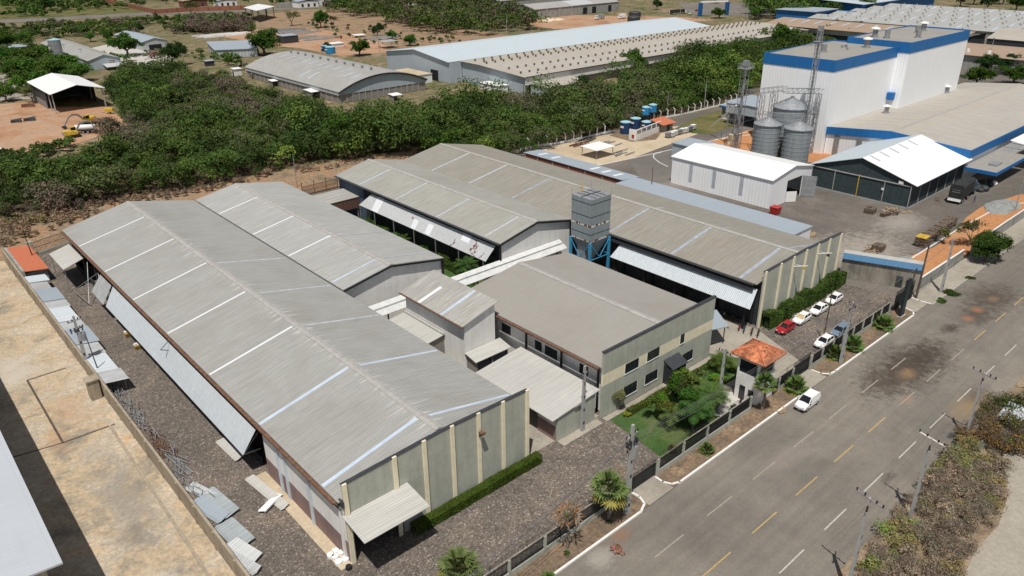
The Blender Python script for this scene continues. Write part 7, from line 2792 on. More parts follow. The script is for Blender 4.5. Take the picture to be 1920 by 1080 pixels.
far_poles = [(715, 128, 11, 'left of the small white office at the arched hangar'), (950, 70, 13, 'tall pale one before the far bushes'), (1320, 205, 11, 'at the end of the white post fence'), (1072, 262, 8, 'in the scrub behind the sand yard left'),
             (1250, 215, 8, 'in the scrub above the raised blue tanks'), (650, 78, 8, 'in the far clay yard'), (590, 70, 8, 'by the far trees'), (757, 85, 9, 'before the first bushes by the factory'), (805, 76, 8, 'in the dry field'),
             (1275, 30, 13, 'on the far street'), (1400, 42, 12, 'beyond the pale blue roof end'), (1535, 62, 12, 'before the brown hall, left'), (1590, 55, 11, 'before the brown hall, right'), (1850, 128, 14, 'before the tan vented hall'), (1795, 95, 12, 'left of the tan vented hall'),
             (345, 118, 8, 'beside the dark tree by the low store'), (125, 110, 8, 'with cross arm before the long grey roof hall'), (157, 120, 8, 'with double arm at the gable of the grey roof hall'), (1480, 30, 11, 'among the trees at the upper right'), (1580, 24, 11, 'above the brown hall'), (1845, 18, 12, 'on the slope above the vented roofs'), (1700, 60, 10, 'between the brown hall and the white tower'), (1895, 18, 12, 'at the top right corner')]
for px_, py_, h_, lab in far_poles:
    pole('far', 'thin far pole ' + lab, px_, py_, h_, [(h_ - .8, 1.0, .5, 'steel')] if h_ > 7 else [], r=.16, sq=False)
def wires(label, A, B, offs, sag=0.6, r=0.022, group=None):
    """a bundle of cables between two points"""
    t = thing('power_line', label, 'power line', (*A[:2], 0), group=group)
    for (o1, o2) in offs:
        a = Vector(A) + Vector(o1)
        b = Vector(B) + Vector(o2)
        pts = []
        for k in range(9):
            u = k / 8
            p = a.lerp(b, u)
            p.z -= sag * 4 * u * (1 - u)
            pts.append(p)
        mb = MB()
        mb.path(pts, r, 4)
        obj('cable', mb, 'cable', t)
def top(k, z=0):
    v, h, l, rz = POLES[k]
    return (v.x + l[0], v.y + l[1], h - z)
wires('bundle of cables over the palm garden between the two kerb poles', top('a', 2.0), top('d', 1.0), [((0, dy, dz), (0, dy, dz)) for dy, dz in ((0, 0), (.25, .35), (-.2, .55), (.1, -.5), (0, -.8))], .9)
wires('cables from the kerb pole along the road towards the right edge', top('d', 1.0), top('f', .8), [((0, dy, dz), (0, dy, dz)) for dy, dz in ((0, 0), (.3, .3), (-.3, .5))], .7)
wires('cables from the roadside wall pole running out of the picture', top('f', .8), (215, 43, 10), [((0, dy, dz), (0, dy, dz)) for dy, dz in ((0, 0), (.3, .3))], .6)
wires('cables over the cobbled yard from the transformer pole to the lower edge', top('a', 2.0), (17, 38.0, 9.5), [((0, dy, dz), (0, dy, dz)) for dy, dz in ((0, 0), (.3, .2), (.5, -.6), (.9, -.8))], .9)
wires('thin service wires from the shed pole to the transformer pole', top('b', 1.2), top('a', 1.4), [((0, .4, 0), (0, .4, 0)), ((0, -.4, 0), (0, -.4, 0))], .4, .016)
wires('thin lines between the two nearest T topped poles', top('i', .1), top('j', .1), [((.5, -1.2, 0), (.5, -1.2, 0)), ((-.5, 1.2, 0), (-.5, 1.2, 0))], .5, .01)
wires('thin lines between the two farther T topped poles', top('j', .1), top('k', .1), [((.5, -1.2, 0), (.5, -1.2, 0)), ((-.5, 1.2, 0), (-.5, 1.2, 0))], .5, .01)

# ================================================================ VEGETATION
leafmat('leaf', 0.22, 0.02)
leafmat('leaf_far', 0.15, 0.015)


def cloud(cen, rad, cols, nleaf, size, flat=0.75, sub=7, zmin=-0.35, stick=0.0):
    """leaf cards round lumpy clumps. cen (n,3) rad (n,) or (n,3) cols (n,3)"""
    n = len(cen)
    cen = np.asarray(cen, float)
    rad = np.asarray(rad, float)
    if rad.ndim == 1:
        rad = np.stack([rad, rad, rad * flat], 1)
    cols = np.asarray(cols, float)
    # sub clumps
    d = rng.normal(size=(n, sub, 3))
    d /= np.linalg.norm(d, axis=2, keepdims=True)
    d[:, :, 2] = np.where(d[:, :, 2] < zmin, -d[:, :, 2], d[:, :, 2])
    sc = cen[:, None, :] + d * rad[:, None, :] * rng.uniform(.45, .75, (n, sub, 1))
    sr = rad[:, None, :] * rng.uniform(.32, .55, (n, sub, 1))
    stone = rng.uniform(.8, 1.2, (n, sub, 1)) * np.ones((1, 1, 3))
    stone[:, :, 0:1] *= rng.uniform(.9, 1.18, (n, sub, 1))
    k = max(1, nleaf // sub)
    e = rng.normal(size=(n, sub, k, 3))
    e /= np.linalg.norm(e, axis=3, keepdims=True)
    e[..., 2] = np.where(e[..., 2] < -.5, -e[..., 2], e[..., 2])
    p = sc[:, :, None, :] + e * sr[:, :, None, :] * rng.uniform(.55, 1.08, (n, sub, k, 1))
    col = cols[:, None, None, :] * stone[:, :, None, :] * rng.uniform(.8, 1.22, (n, sub, k, 1))
    p = p.reshape(-1, 3)
    e = e.reshape(-1, 3)
    col = col.reshape(-1, 3)
    N_ = len(p)
    nn = e + rng.normal(size=(N_, 3)) * .55 + np.array([0, 0, .35])
    nn /= np.linalg.norm(nn, axis=1, keepdims=True)
    a = np.cross(nn, rng.normal(size=(N_, 3)))
    a /= np.linalg.norm(a, axis=1, keepdims=True) + 1e-9
    b = np.cross(nn, a)
    if np.isscalar(size):
        s = np.full((N_, 1), size)
    else:
        s = np.repeat(np.asarray(size), sub * k)[:, None]
    s = s * rng.uniform(.6, 1.25, (N_, 1))
    w_ = s * (0.62 if not stick else stick)
    v = np.stack([p - a * s - b * w_ * .3, p - a * s * .1 - b * w_, p + a * s, p + a * s * .1 + b * w_], 1)
    return v.reshape(-1, 3), col


def leafmesh(name, v, col, mat='leaf'):
    n = len(v) // 4
    me = bpy.data.meshes.new(name)
    me.vertices.add(len(v))
    me.vertices.foreach_set('co', v.astype(np.float32).ravel())
    me.loops.add(4 * n)
    me.loops.foreach_set('vertex_index', np.arange(4 * n, dtype=np.int32))
    me.polygons.add(n)
    me.polygons.foreach_set('loop_start', np.arange(0, 4 * n, 4, dtype=np.int32))
    me.polygons.foreach_set('loop_total', np.full(n, 4, dtype=np.int32))
    at = me.attributes.new('tint', 'FLOAT_COLOR', 'FACE')
    c = np.ones((n, 4), np.float32)
    c[:, :3] = np.clip(col, 0, 1)
    at.data.foreach_set('color', c.ravel())
    me.materials.append(MATS[mat])
    me.update()
    me.validate()
    return me


def link(name, me, parent=None):
    o = bpy.data.objects.new(name, me)
    COL.objects.link(o)
    o.parent = parent
    return o


G_DARK, G_MID, G_BRIGHT, G_OLIVE, G_GREY, G_BROWN = (0.046, 0.080, 0.024), (0.074, 0.126, 0.032), (0.12, 0.195, 0.042), (0.10, 0.132, 0.052), (0.135, 0.13, 0.085), (0.165, 0.135, 0.10)

# ---- tree prototypes (unit crown radius about 1, lifted on a trunk)
def crown_mesh(name, col, nleaf, size, lumps, flat=.75, seed=0, h=.82):
    r = np.random.default_rng(seed)
    c, rd, cl = [], [], []
    for i in range(lumps):
        a = r.uniform(0, 2 * math.pi)
        q = r.uniform(.15, .72) if i else 0
        z = h + r.uniform(-.34, .36) * (1 - q * .6) * flat / .75
        c.append((q * math.cos(a), q * math.sin(a), z))
        rd.append(r.uniform(.34, .52))
        f = r.uniform(.75, 1.3)
        cl.append(tuple(x * f for x in col))
    v, co = cloud(c, rd, cl, nleaf // lumps, size, flat, 6)
    return leafmesh(name, v, co, 'leaf')


def trunk_mesh(name, h=1.0, seed=0, thin=1.0):
    r = random.Random(seed)
    mb = MB()
    mb.tube((0, 0, -.02), (.03, .02, h * .5), .075 * thin, .055 * thin, 7)
    for k in range(5):
        a = k * 1.3 + r.uniform(-.3, .3)
        e = (.42 * math.cos(a), .42 * math.sin(a), h * r.uniform(.95, 1.15))
        mb.tube((.03, .02, h * .48), e, .042 * thin, .018 * thin, 5)
        mb.tube(e, (e[0] * 1.5, e[1] * 1.5, e[2] + .15), .018 * thin, .008 * thin, 4)
    return mesh_of(name, mb, 'trunk')


PROTO = {}
for i, (k, col, nl, sz, lumps, fl) in enumerate((('mango', (0.033, 0.078, 0.014), 5200, .055, 16, .75), ('mango2', (0.045, 0.095, 0.018), 5200, .055, 18, .7), ('dark', (0.02, 0.048, 0.014), 4200, .055, 12, .9),
                                                 ('bright', (0.08, 0.145, 0.024), 2600, .06, 11, .75), ('sparse', (0.075, 0.085, 0.03), 1300, .05, 9, .7), ('round', (0.034, 0.072, 0.016), 15000, .045, 30, 1.0))):
    PROTO[k] = (crown_mesh('crown', tuple(q * 1.35 for q in col), nl, sz, lumps, fl * 1.12, i), trunk_mesh('trunk', .72, i, .7 if k == 'sparse' else 1))


def tree(kind, label, x, y, r, group=None, zs=1.0, name='broadleaf_tree', cat='tree'):
    t = thing(name, label, cat, (x, y, 0), random.uniform(0, 6.28), group=group)
    t.scale = (r, r, r * zs)
    c, tr = PROTO[kind]
    link('crown', c, t)
    link('trunk', tr, t)
    return t


def tpx(kind, label, px_, py_, wpx, group=None, zs=1.0, **k):
    """a tree whose foot is at the photo pixel and whose crown is wpx wide"""
    x, y = P(px_, py_)
    return tree(kind, label, x, y, wpx / 2 * mpp(px_, py_) * 1.02, group, zs, **k)


GL = 'mango trees round the left car park'
for px_, py_, w_ in ((15, 120, 46), (50, 128, 52), (82, 122, 54), (30, 150, 44), (60, 150, 60), (98, 150, 60), (124, 140, 56), (150, 152, 50), (82, 172, 60), (118, 176, 48), (10, 95, 50), (48, 88, 40)):
    tpx('mango' if (px_ + py_) % 2 else 'mango2', 'broad dark green tree among the leafy cluster left of the long grey roof hall', px_, py_, w_ * 1.15, GL, .8)
for kd, lab, px_, py_, w_, zs in (
        ('mango', 'leafy tree with a clear trunk standing in the left car park', 32, 142, 42, 1.0),
        ('sparse', 'thin tree left of the open steel shed with the rusty skip at its foot', 62, 193, 46, 1.0),
        ('mango2', 'small tree at the left picture edge above the machine yard', 12, 190, 44, .9),
        ('bright', 'light green bushy tree beside the open steel shed wall', 40, 172, 46, .9),
        ('dark', 'dark round tree alone in the meadow at the upper left', 97, 20, 26, 1.1),
        ('mango', 'wide umbrella shaped tree between grey roof hall and blue grey shed', 240, 105, 62, .85),
        ('dark', 'dark leafy tree in front of the blue grey shed and truck', 325, 122, 52, 1.0),
        ('dark', 'dark round tree behind the long grey roof hall', 262, 62, 22, 1.0),
        ('mango', 'green tree just behind the grey roof hall, right of two', 203, 78, 26, 1.0),
        ('mango2', 'green tree just behind the grey roof hall, left of two', 170, 78, 22, 1.0),
        ('sparse', 'tree with a black shadow standing before the red brick boundary wall', 360, 31, 32, 1.25),
        ('mango', 'largest round crowned tree beside the arched hangar', 497, 104, 72, .85),
        ('mango2', 'small tree in front of the low long store', 429, 122, 22, 1.0),
        ('mango', 'low round bush tree right of the one before the low long store', 447, 124, 20, .8),
        ('sparse', 'open crowned tree behind the clay yard, left one', 548, 48, 34, 1.1),
        ('mango', 'tall dark tree in the clay field, middle of the far group', 602, 52, 32, 1.3),
        ('sparse', 'pale green tree right of the tall one in the clay field', 624, 50, 24, 1.2),
        ('dark', 'round dark tree in the dry field left of the long factory', 708, 68, 28, 1.05),
        ('mango', 'small dark tree at the near corner of the long factory ridge, right one', 769, 86, 28, .95),
        ('mango2', 'small tree in the dry field between two darker ones', 736, 75, 26, .9),
        ('mango', 'wide green tree beside the arched hangar roof top', 675, 104, 44, .85),
        ('dark', 'dark shrub tree next to blue tanks behind the arched hangar', 613, 96, 22, .9),
        ('round', 'dense round street tree overhanging the grey roadside wall', 1846, 490, 72, .95),
        ('sparse', 'half bare tree on the orange earth bed left of the round street tree', 1815, 462, 60, 1.25),
        ('dark', 'dark tree behind the low hall at the right edge, left one', 1842, 138, 46, 1.0),
        ('dark', 'dark tree behind the low hall at the right edge, right one', 1893, 140, 46, 1.0),
        ('mango', 'low broad tree nearest the low hall roof on the far right', 1830, 160, 60, .75),
        ('mango', 'long low tree mass right of the white tower building', 1900, 158, 66, .7),
        ('dark', 'dark tree between the white tower and the brown hall', 1610, 70, 44, .8),
        ('mango', 'green tree beside the steel mast, above the white tower roof edge', 1470, 92, 60, .95),
        ('mango2', 'tree right behind the steel mast before the brown hall', 1530, 74, 40, .9),
        ('sparse', 'scrubby tree behind the white tower building by the pole', 1570, 76, 36, .9),
        ('bright', 'light green tree left of the white tower building', 1400, 112, 50, 1.0),
        ('dark', 'dark tree on the far street between lorry and gate', 1232, 18, 22, 1.1),
        ('mango', 'broad tree at the far street, right of the blue gate frame', 1415, 36, 30, 1.0),
        ('mango', 'low wide tree before the far blue gate frame', 1348, 34, 34, .7),
        ('bright', 'fresh yellow green tree at the left of the scrub belt above the bank', 178, 318, 36, 1.0),
        ('bright', 'bright green tree in the lower left scrub beside the machine yard', 95, 345, 46, .95),
        ('bright', 'lime green tree at the scrub edge above the longest roof', 412, 322, 52, 1.0),
        ('mango', 'dense green tree in the scrub behind the fourth warehouse ridge', 790, 268, 70, .9),
        ('mango2', 'fuller green tree in the scrub left of the dense one', 705, 262, 50, .95),
        ('dark', 'dark crowned tree rising in the middle of the scrub belt', 1100, 205, 70, 1.1),
        ('mango', 'green tree against the long factory wall, nearest to it', 1185, 138, 56, 1.0),
        ('bright', 'leafy bright tree by the white post fence left', 1010, 262, 60, .9),
        ('sparse', 'olive tree in the scrub behind the raised blue tanks', 1245, 190, 60, 1.0)):
    tpx(kd, lab, px_, py_, w_, None, zs)
TOPG = 'trees along the upper right edge'
for px_, py_, w_ in ((1440, 22, 36), (1465, 30, 40), (1490, 18, 40), (1515, 26, 44), (1540, 20, 44), (1565, 14, 40), (1590, 22, 36), (1610, 30, 40), (1650, 20, 34), (1500, 36, 40), (1545, 34, 40), (1800, 12, 34), (1825, 8, 36), (1850, 18, 36), (1880, 8, 40), (1905, 20, 40), (1915, 6, 40), (1665, 2, 30), (1690, 3, 30), (1340, 6, 26), (1010, 6, 26), (1150, 2, 24)):
    tpx('mango' if px_ % 2 else 'dark', 'green tree in the row of trees along the upper right edge', px_, py_, w_, TOPG, .95)


# ---- scrub masses (uncountable thickets)
def in_poly(x, y, poly):
    c = np.zeros(len(x), bool)
    n = len(poly)
    for i in range(n):
        x1, y1 = poly[i]
        x2, y2 = poly[(i + 1) % n]
        with np.errstate(divide='ignore', invalid='ignore'):
            t = ((y1 > y) != (y2 > y)) & (x < (x2 - x1) * (y - y1) / (y2 - y1 + 1e-12) + x1)
        c ^= t
    return c


def vnoise(x, y, s, seed):
    r = np.random.default_rng(seed)
    g = r.uniform(0, 1, (64, 64))
    u, v = x / s + 900, y / s + 900
    i, j = np.floor(u).astype(int), np.floor(v).astype(int)
    f, h = u - i, v - j
    f, h = f * f * (3 - 2 * f), h * h * (3 - 2 * h)
    G = lambda a, b: g[a % 64, b % 64]
    return (G(i, j) * (1 - f) + G(i + 1, j) * f) * (1 - h) + (G(i, j + 1) * (1 - f) + G(i + 1, j + 1) * f) * h


def scrub(name, label, poly, step, rad, nleaf, size, pal, seed, hscale=1.0, mat='leaf_far', keep=1.0, ground=(.55, .9), holes=0.0, twigs=0.35, power=1.0):
    xs = [p[0] for p in poly]
    ys = [p[1] for p in poly]
    gx, gy = np.meshgrid(np.arange(min(xs), max(xs), step), np.arange(min(ys), max(ys), step))
    x = gx.ravel() + rng.uniform(-.5, .5, gx.size) * step
    y = gy.ravel() + rng.uniform(-.5, .5, gx.size) * step
    m = in_poly(x, y, poly) & (rng.uniform(size=len(x)) < keep)
    if holes:
        m &= vnoise(x, y, rad[1] * 4, seed + 5) > holes
    x, y = x[m], y[m]
    n = len(x)
    q = vnoise(x, y, 22, seed) * .6 + vnoise(x, y, 7, seed + 1) * .4 + rng.uniform(-.16, .16, n)
    cs = np.array([c for _, c in pal])
    th = np.array([p for p, _ in pal])
    idx = np.clip(np.searchsorted(th, q) - 0, 0, len(pal) - 1)
    cols = cs[idx] * rng.uniform(.85, 1.2, (n, 1))
    hs = (.7 + .7 * vnoise(x, y, 14, seed + 2)) * hscale
    r = (rad[0] + (rad[1] - rad[0]) * rng.uniform(0, 1, n) ** power) * hs
    cen = np.stack([x, y, r * rng.uniform(*ground, n)], 1)
    v, c = cloud(cen, r, cols, nleaf, size * (r / r.mean()) ** .7, .85, 7, -.2)
    out = [(v, c)]
    if twigs:
        s = idx <= 1
        if s.any():
            v2, c2 = cloud(cen[s] + [0, 0, .3], r[s] * 1.05, np.tile(np.array([[.17, .145, .115]]), (s.sum(), 1)), int(nleaf * twigs), size * 1.5, .9, 5, -.2, stick=.09)
            out.append((v2, c2))
    v = np.concatenate([o[0] for o in out])
    c = np.concatenate([o[1] for o in out])
    o = link(name, leafmesh(name, v, c, mat))
    o['kind'] = 'stuff'
    tag(o, label, 'scrub')
    print(name, n, len(v) // 4)
    return o


PAL = [(.17, G_BROWN), (.35, G_GREY), (.46, G_OLIVE), (.60, G_MID), (.74, G_DARK), (.84, G_MID), (2, G_BRIGHT)]
PALG = [(.12, G_GREY), (.28, G_OLIVE), (.52, G_MID), (.68, G_DARK), (.80, (0.05, 0.105, 0.018)), (2, G_BRIGHT)]
A = lambda *p: [P(a, b, z) for a, b, z in p]
belt_left = A((-80, 418, 0), (60, 410, 0), (130, 402, 0), (200, 382, 0), (300, 362, 0), (430, 342, 0), (520, 322, 0), (560, 308, 0), (545, 190, 3), (470, 170, 3), (400, 142, 3), (330, 135, 3), (230, 140, 3), (205, 175, 1), (246, 248, 0), (185, 286, 3), (110, 300, 3), (0, 330, 3), (-80, 340, 3))
scrub('scrub_thicket', 'tangled brown and green scrub on the left behind the longest warehouse', belt_left, 2.9, (1.3, 4.4), 420, .25, PAL, 11, 1.15, ground=(.45, 1.25), power=1.7)
belt_mid = A((560, 308, 0), (640, 302, 0), (700, 298, 0), (760, 292, 0), (840, 300, 0), (930, 302, 0), (1000, 286, 0), (1080, 264, 0), (1190, 233, 0), (1260, 218, 0), (1340, 196, 0), (1400, 178, 0), (1432, 160, 0), (1450, 90, 3), (1350, 100, 3), (1190, 150, 4), (1080, 172, 5), (1000, 196, 5), (900, 188, 6), (840, 192, 6), (780, 212, 6), (640, 206, 6), (545, 192, 4))
scrub('scrub_thicket', 'dense greener scrub between the warehouses and the long factory', belt_mid, 3.1, (1.6, 5.4), 440, .28, PALG, 23, 1.25, ground=(.45, 1.3), power=1.6)
scrub('far_scrub', 'distant bushes beyond the dry field left of the far workshop', A((610, 22, 0), (720, 42, 0), (790, 62, 0), (900, 68, 0), (1010, 56, 0), (960, 30, 0), (860, 8, 0), (640, 2, 0)), 6.5, (4, 7), 130, .8, [(.3, G_GREY), (.5, G_OLIVE), (.75, G_MID), (2, G_DARK)], 31, 1.0, holes=.25, twigs=0)
scrub('far_scrub', 'grassy bushes in the meadow at the upper left corner', A((-60, 36, 0), (120, 30, 0), (220, 22, 0), (180, -2, 0), (-60, -6, 0)), 9, (3, 6), 70, .9, [(.45, G_OLIVE), (.8, (0.05, 0.09, 0.02)), (2, G_MID)], 37, .6, holes=.3, twigs=0)
scrub('far_scrub', 'brown and green shrubs in the dry field behind the grey roof hall', A((-60, 78, 0), (60, 74, 0), (180, 68, 0), (350, 64, 0), (480, 62, 0), (470, 34, 0), (330, 40, 0), (100, 46, 0), (-60, 56, 0)), 5.0, (2.0, 4.5), 90, .7, [(.35, G_BROWN), (.5, G_OLIVE), (.7, G_MID), (2, G_DARK)], 41, .75, holes=.40, twigs=.3)
scrub('far_scrub', 'dark brown shrub mass beside the tree before the red brick wall', A((345, 60, 0), (400, 66, 0), (470, 60, 0), (468, 44, 0), (400, 38, 0), (350, 42, 0)), 4.5, (3.0, 5), 140, .6, [(.5, (.10, .075, .06)), (.7, G_OLIVE), (2, G_MID)], 43, .9, twigs=.5)
scrub('far_scrub', 'thin shrubs dotted over the dry field left of the long factory', A((560, 40, 0), (700, 50, 0), (1000, 72, 0), (760, 92, 0), (620, 70, 0)), 9, (1.0, 2.4), 50, .6, [(.5, G_OLIVE), (2, G_DARK)], 44, .7, holes=.35, twigs=0)
scrub('far_scrub', 'green undergrowth around the trees left of the grey roof hall', A((-60, 185, 0), (60, 186, 0), (120, 178, 0), (165, 160, 0), (120, 120, 0), (70, 95, 0), (-60, 90, 0)), 6, (2.2, 5.0), 170, .5, [(.3, G_OLIVE), (.6, G_MID), (2, G_DARK)], 45, .9, holes=.3, twigs=0)
scrub('far_scrub', 'bushes among the roofs behind the white tower building', A((1405, 110, 0), (1500, 100, 0), (1640, 72, 0), (1690, 66, 0), (1640, 60, 0), (1520, 66, 0), (1440, 80, 0)), 5, (2.5, 5.0), 150, .5, PALG, 46, 1.0, holes=.2, twigs=0)
scrub('far_scrub', 'continuous tree mass at the upper right edge behind the brown hall', A((1420, 40, 0), (1500, 44, 0), (1640, 34, 0), (1640, 10, 0), (1560, -4, 0), (1400, 6, 0)), 9, (5, 9), 260, .8, [(.3, G_OLIVE), (.6, G_MID), (2, G_DARK)], 48, 1.0, holes=.25, twigs=0)
scrub('roadside_scrub', 'green weeds fringing the far road edge before the brown thicket', [(58, 18.5), (66, 20.8), (80, 21.4), (98, 22.4), (98, 20.5), (80, 18.6), (66, 18), (58, 15)], 1.3, (.5, 1.3), 200, .10, [(.45, (.17, .20, .06)), (2, (.13, .21, .05))], 63, .7, 'leaf', keep=.7, holes=.42, twigs=0)
scrub('far_scrub', 'patchy low bushes across the open ground between far sheds and hangar', A((170, 100, 0), (330, 100, 0), (440, 100, 0), (480, 150, 0), (430, 140, 0), (330, 128, 0), (230, 132, 0)), 5, (1.5, 3.6), 90, .5, [(.3, G_GREY), (.5, G_OLIVE), (2, G_MID)], 64, .7, holes=.5, twigs=.2)
scrub('far_scrub', 'scattered bushes on the dry slopes behind the far canopy and brick wall', A((-60, 20, 0), (230, 18, 0), (620, 8, 0), (620, -6, 0), (-60, -10, 0)), 12, (3, 8), 110, 1.0, [(.4, G_OLIVE), (2, G_MID)], 65, .7, holes=.38, twigs=0)
scrub('verge_scrub', 'low rough growth between the scrub belt and the long factory annexes', A((760, 222, 0), (800, 190, 0), (860, 176, 0), (930, 178, 0), (1000, 192, 0), (1080, 176, 0), (1000, 215, 0), (880, 225, 0)), 3.0, (.8, 2.0), 120, .35, PALG, 49, .7, holes=.2)
scrub('verge_scrub', 'greenish scrub at the left rim of the machine yard', A((-60, 330, 0), (0, 318, 0), (60, 305, 0), (140, 280, 0), (130, 272, 0), (0, 296, 0), (-60, 305, 0)), 3.2, (1.6, 2.6), 180, .34, PALG, 47, .8)
scrub('dry_tufts', 'dry grass tufts and low shrubs on the earth bank behind the warehouses', A((0, 470, 0), (120, 425, 0), (240, 385, 0), (340, 372, 0), (520, 330, 0), (640, 315, 0), (690, 292, 0), (560, 292, 0), (430, 330, 0), (200, 372, 0), (60, 405, 0), (0, 410, 0)), 1.5, (.4, 1.3), 80, .2, [(.3, (.22, .165, .11)), (.7, (.32, .25, .155)), (2, (.15, .15, .06))], 53, .75, holes=.28, twigs=.4)

# roadside thicket bottom right: twiggy, purple brown
rs = [(58, 17.5), (66, 20.3), (72, 20.8), (80, 21.0), (88, 21.6), (99, 22.3), (108, 21.5), P(1885, 850), P(1890, 930), P(1868, 985), P(1822, 1030), P(1785, 1120), P(1740, 1250), (46, 4), (50, 10)]
scrub('roadside_scrub', 'purple brown twiggy thicket along the far side of the road', rs, 1.1, (.8, 1.6), 280, .10, [(.32, (.21, .165, .13)), (.5, (.26, .215, .16)), (.56, (.24, .19, .09)), (.66, (.18, .19, .07)), (2, (.14, .21, .05))], 61, .78, 'leaf', keep=.8, twigs=1.0, holes=.22)
scrub('roadside_scrub', 'yellowish taller shrub at the right end of the road thicket', [(96, 21.8), (104, 22.0), (112, 19.5), (104, 14.5), (97, 15)], 1.5, (1.2, 2.0), 260, .15, [(.5, (.19, .13, .045)), (.7, (.12, .12, .035)), (2, (.06, .085, .03))], 67, 1.0, 'leaf', twigs=.8)
t = thing('tin_roof_box', 'small pale sheet roofed stall beyond the road thicket at the right edge', 'shed', (*P(1900, 808), 0))
mb = MB()
mb.slab([(-1.5, -2, 2.0), (3, -2, 2.3), (3, 2, 2.3), (-1.5, 2, 2.0)], .08)
part('roof', mb, 'zinc_x', t)
mb = MB()
mb.box(-1.2, 2.8, -1.8, 1.8, 0, 1.85)
part('wall', mb, 'wall_dirty', t)
t = thing('roadside_block', 'low concrete wall beyond the road thicket beside the sheet roofed stall', 'wall', (*P(1880, 830), 0))
mb = MB()
mb.bar((-4, 2.2, .5), (6, -5.5, .5), .3, 1.0)
part('wall', mb, 'wall_grey', t)


# ---- clipped hedges
def hedge(label, pts, w_, h, col, size, dens, name='hedge', rough=.12, ragged=0.0):
    t = thing(name, label, 'hedge', (*pts[0], 0))
    ox, oy = pts[0]
    mb = MB()
    for a, b in zip(pts, pts[1:]):
        a2, b2 = (a[0] - ox, a[1] - oy), (b[0] - ox, b[1] - oy)
        dd = (Vector(b2) - Vector(a2)).normalized() * .35
        mb.bar((a2[0] + dd.x, a2[1] + dd.y, h * .4), (b2[0] - dd.x, b2[1] - dd.y, h * .4), w_ * .55, h * .8)
    part('core', mb, 'hedge_core', t)
    V, C_ = [], []
    for a, b in zip(pts, pts[1:]):
        L = math.dist(a, b)
        n = int(L * dens)
        u = rng.uniform(0, 1, n)
        dx, dy = (b[0] - a[0]) / L, (b[1] - a[1]) / L
        u = np.where(rng.uniform(size=n) < w_ / L * .6, np.where(rng.uniform(size=n) < .5, .002, .998), u)
        side = rng.integers(0, 4, n)
        s = np.where(side == 0, -w_ / 2, np.where(side == 1, w_ / 2, rng.uniform(-w_ / 2, w_ / 2, n)))
        z = np.where(side < 2, rng.uniform(.05, h, n), h + rng.uniform(-.05, ragged, n) * 1.0)
        lump = 1 + rough * (vnoise(u * L, s, 1.1, 5) - .5) * 2
        x = a[0] - ox + dx * u * L - dy * s * lump
        y = a[1] - oy + dy * u * L + dx * s * lump
        p = np.stack([x, y, z * (1 + rough * (vnoise(u * L, s * 0, 1.3, 8) - .5))], 1)
        nn = rng.normal(size=(n, 3)) * .5 + np.stack([-dy * np.sign(s) * (side < 2), dx * np.sign(s) * (side < 2), (side >= 2) * 1.0 + .3], 1)
        nn /= np.linalg.norm(nn, axis=1, keepdims=True)
        q = np.cross(nn, rng.normal(size=(n, 3)))
        q /= np.linalg.norm(q, axis=1, keepdims=True)
        r = np.cross(nn, q)
        s_ = size * rng.uniform(.6, 1.3, (n, 1))
        v = np.stack([p - q * s_, p - r * s_ * .6, p + q * s_, p + r * s_ * .6], 1).reshape(-1, 3)
        V.append(v)
        C_.append(np.array(col)[None] * rng.uniform(.6, 1.5, (n, 1)) * (.8 + .5 * vnoise(u * L, s, .8, 3))[:, None])
    link('leaves', leafmesh('leaves', np.concatenate(V), np.concatenate(C_)), t)
    return t


plain('hedge_core', (0.02, 0.035, 0.01), 1.0, var=.3)
hedge('clipped low hedge along the cream ribbed wall of the longest warehouse', [(34.2, 55.3), (53.2, 55.3)], 1.1, 1.25, (.055, .10, .018), .085, 900)
hedge('tall leafy hedge behind the row of parked cars', [(104.8, 55.15), (131.5, 55.25)], 1.5, 2.0, (.055, .09, .022), .14, 1000, rough=.5, ragged=.7)
hedge('low garden hedge with a yellow end along the office wall', [(69.0, 54.2), (78.0, 54.2)], .8, .7, (.07, .09, .02), .08, 600, rough=.4, ragged=.2)
hedge('low hedge right of the office porch', [(83.2, 54.0), (91.2, 54.4)], .8, .7, (.06, .10, .02), .08, 600, rough=.4, ragged=.2)
hedge('rounded courtyard hedge at the far end beside the longest awning post', [(81.3, 128.5), (81.5, 142)], 1.8, 1.4, (.05, .095, .02), .16, 500, rough=.7, ragged=.4)
hedge('courtyard hedge strip near the two benches', [(81.2, 106.5), (81.3, 115.5)], 1.6, 1.5, (.05, .09, .02), .16, 500, rough=.7, ragged=.4)


# ---- palms
def fan_leaf(V, C_, base, az, el, L, R, n, col, droop=.25):
    """a petiole and a folded fan of blades"""
    d = np.array([math.cos(az) * math.cos(el), math.sin(az) * math.cos(el), math.sin(el)])
    side = np.array([-math.sin(az), math.cos(az), 0.])
    upv = np.cross(side, d) * -1
    tip = base + d * L
    for k in range(n):
        a = (k / (n - 1) - .5) * 3.9
        dr = d * math.cos(a) + side * math.sin(a)
        e = tip + dr * R * random.uniform(.82, 1.05) - np.array([0, 0, droop * R * (.4 + abs(a) * .3)])
        wv = np.cross(dr, upv)
        wv = wv / (np.linalg.norm(wv) + 1e-9)
        w_ = R * .085
        m = tip * .45 + e * .55 + upv * .06 * R
        V += [tip, m - wv * w_, e, m + wv * w_]
        f = random.uniform(.7, 1.35)
        C_.append([c * f for c in col])
    V += [base - side * .03, base + side * .03, tip + side * .03, tip - side * .03]
    C_.append([.12, .13, .04])


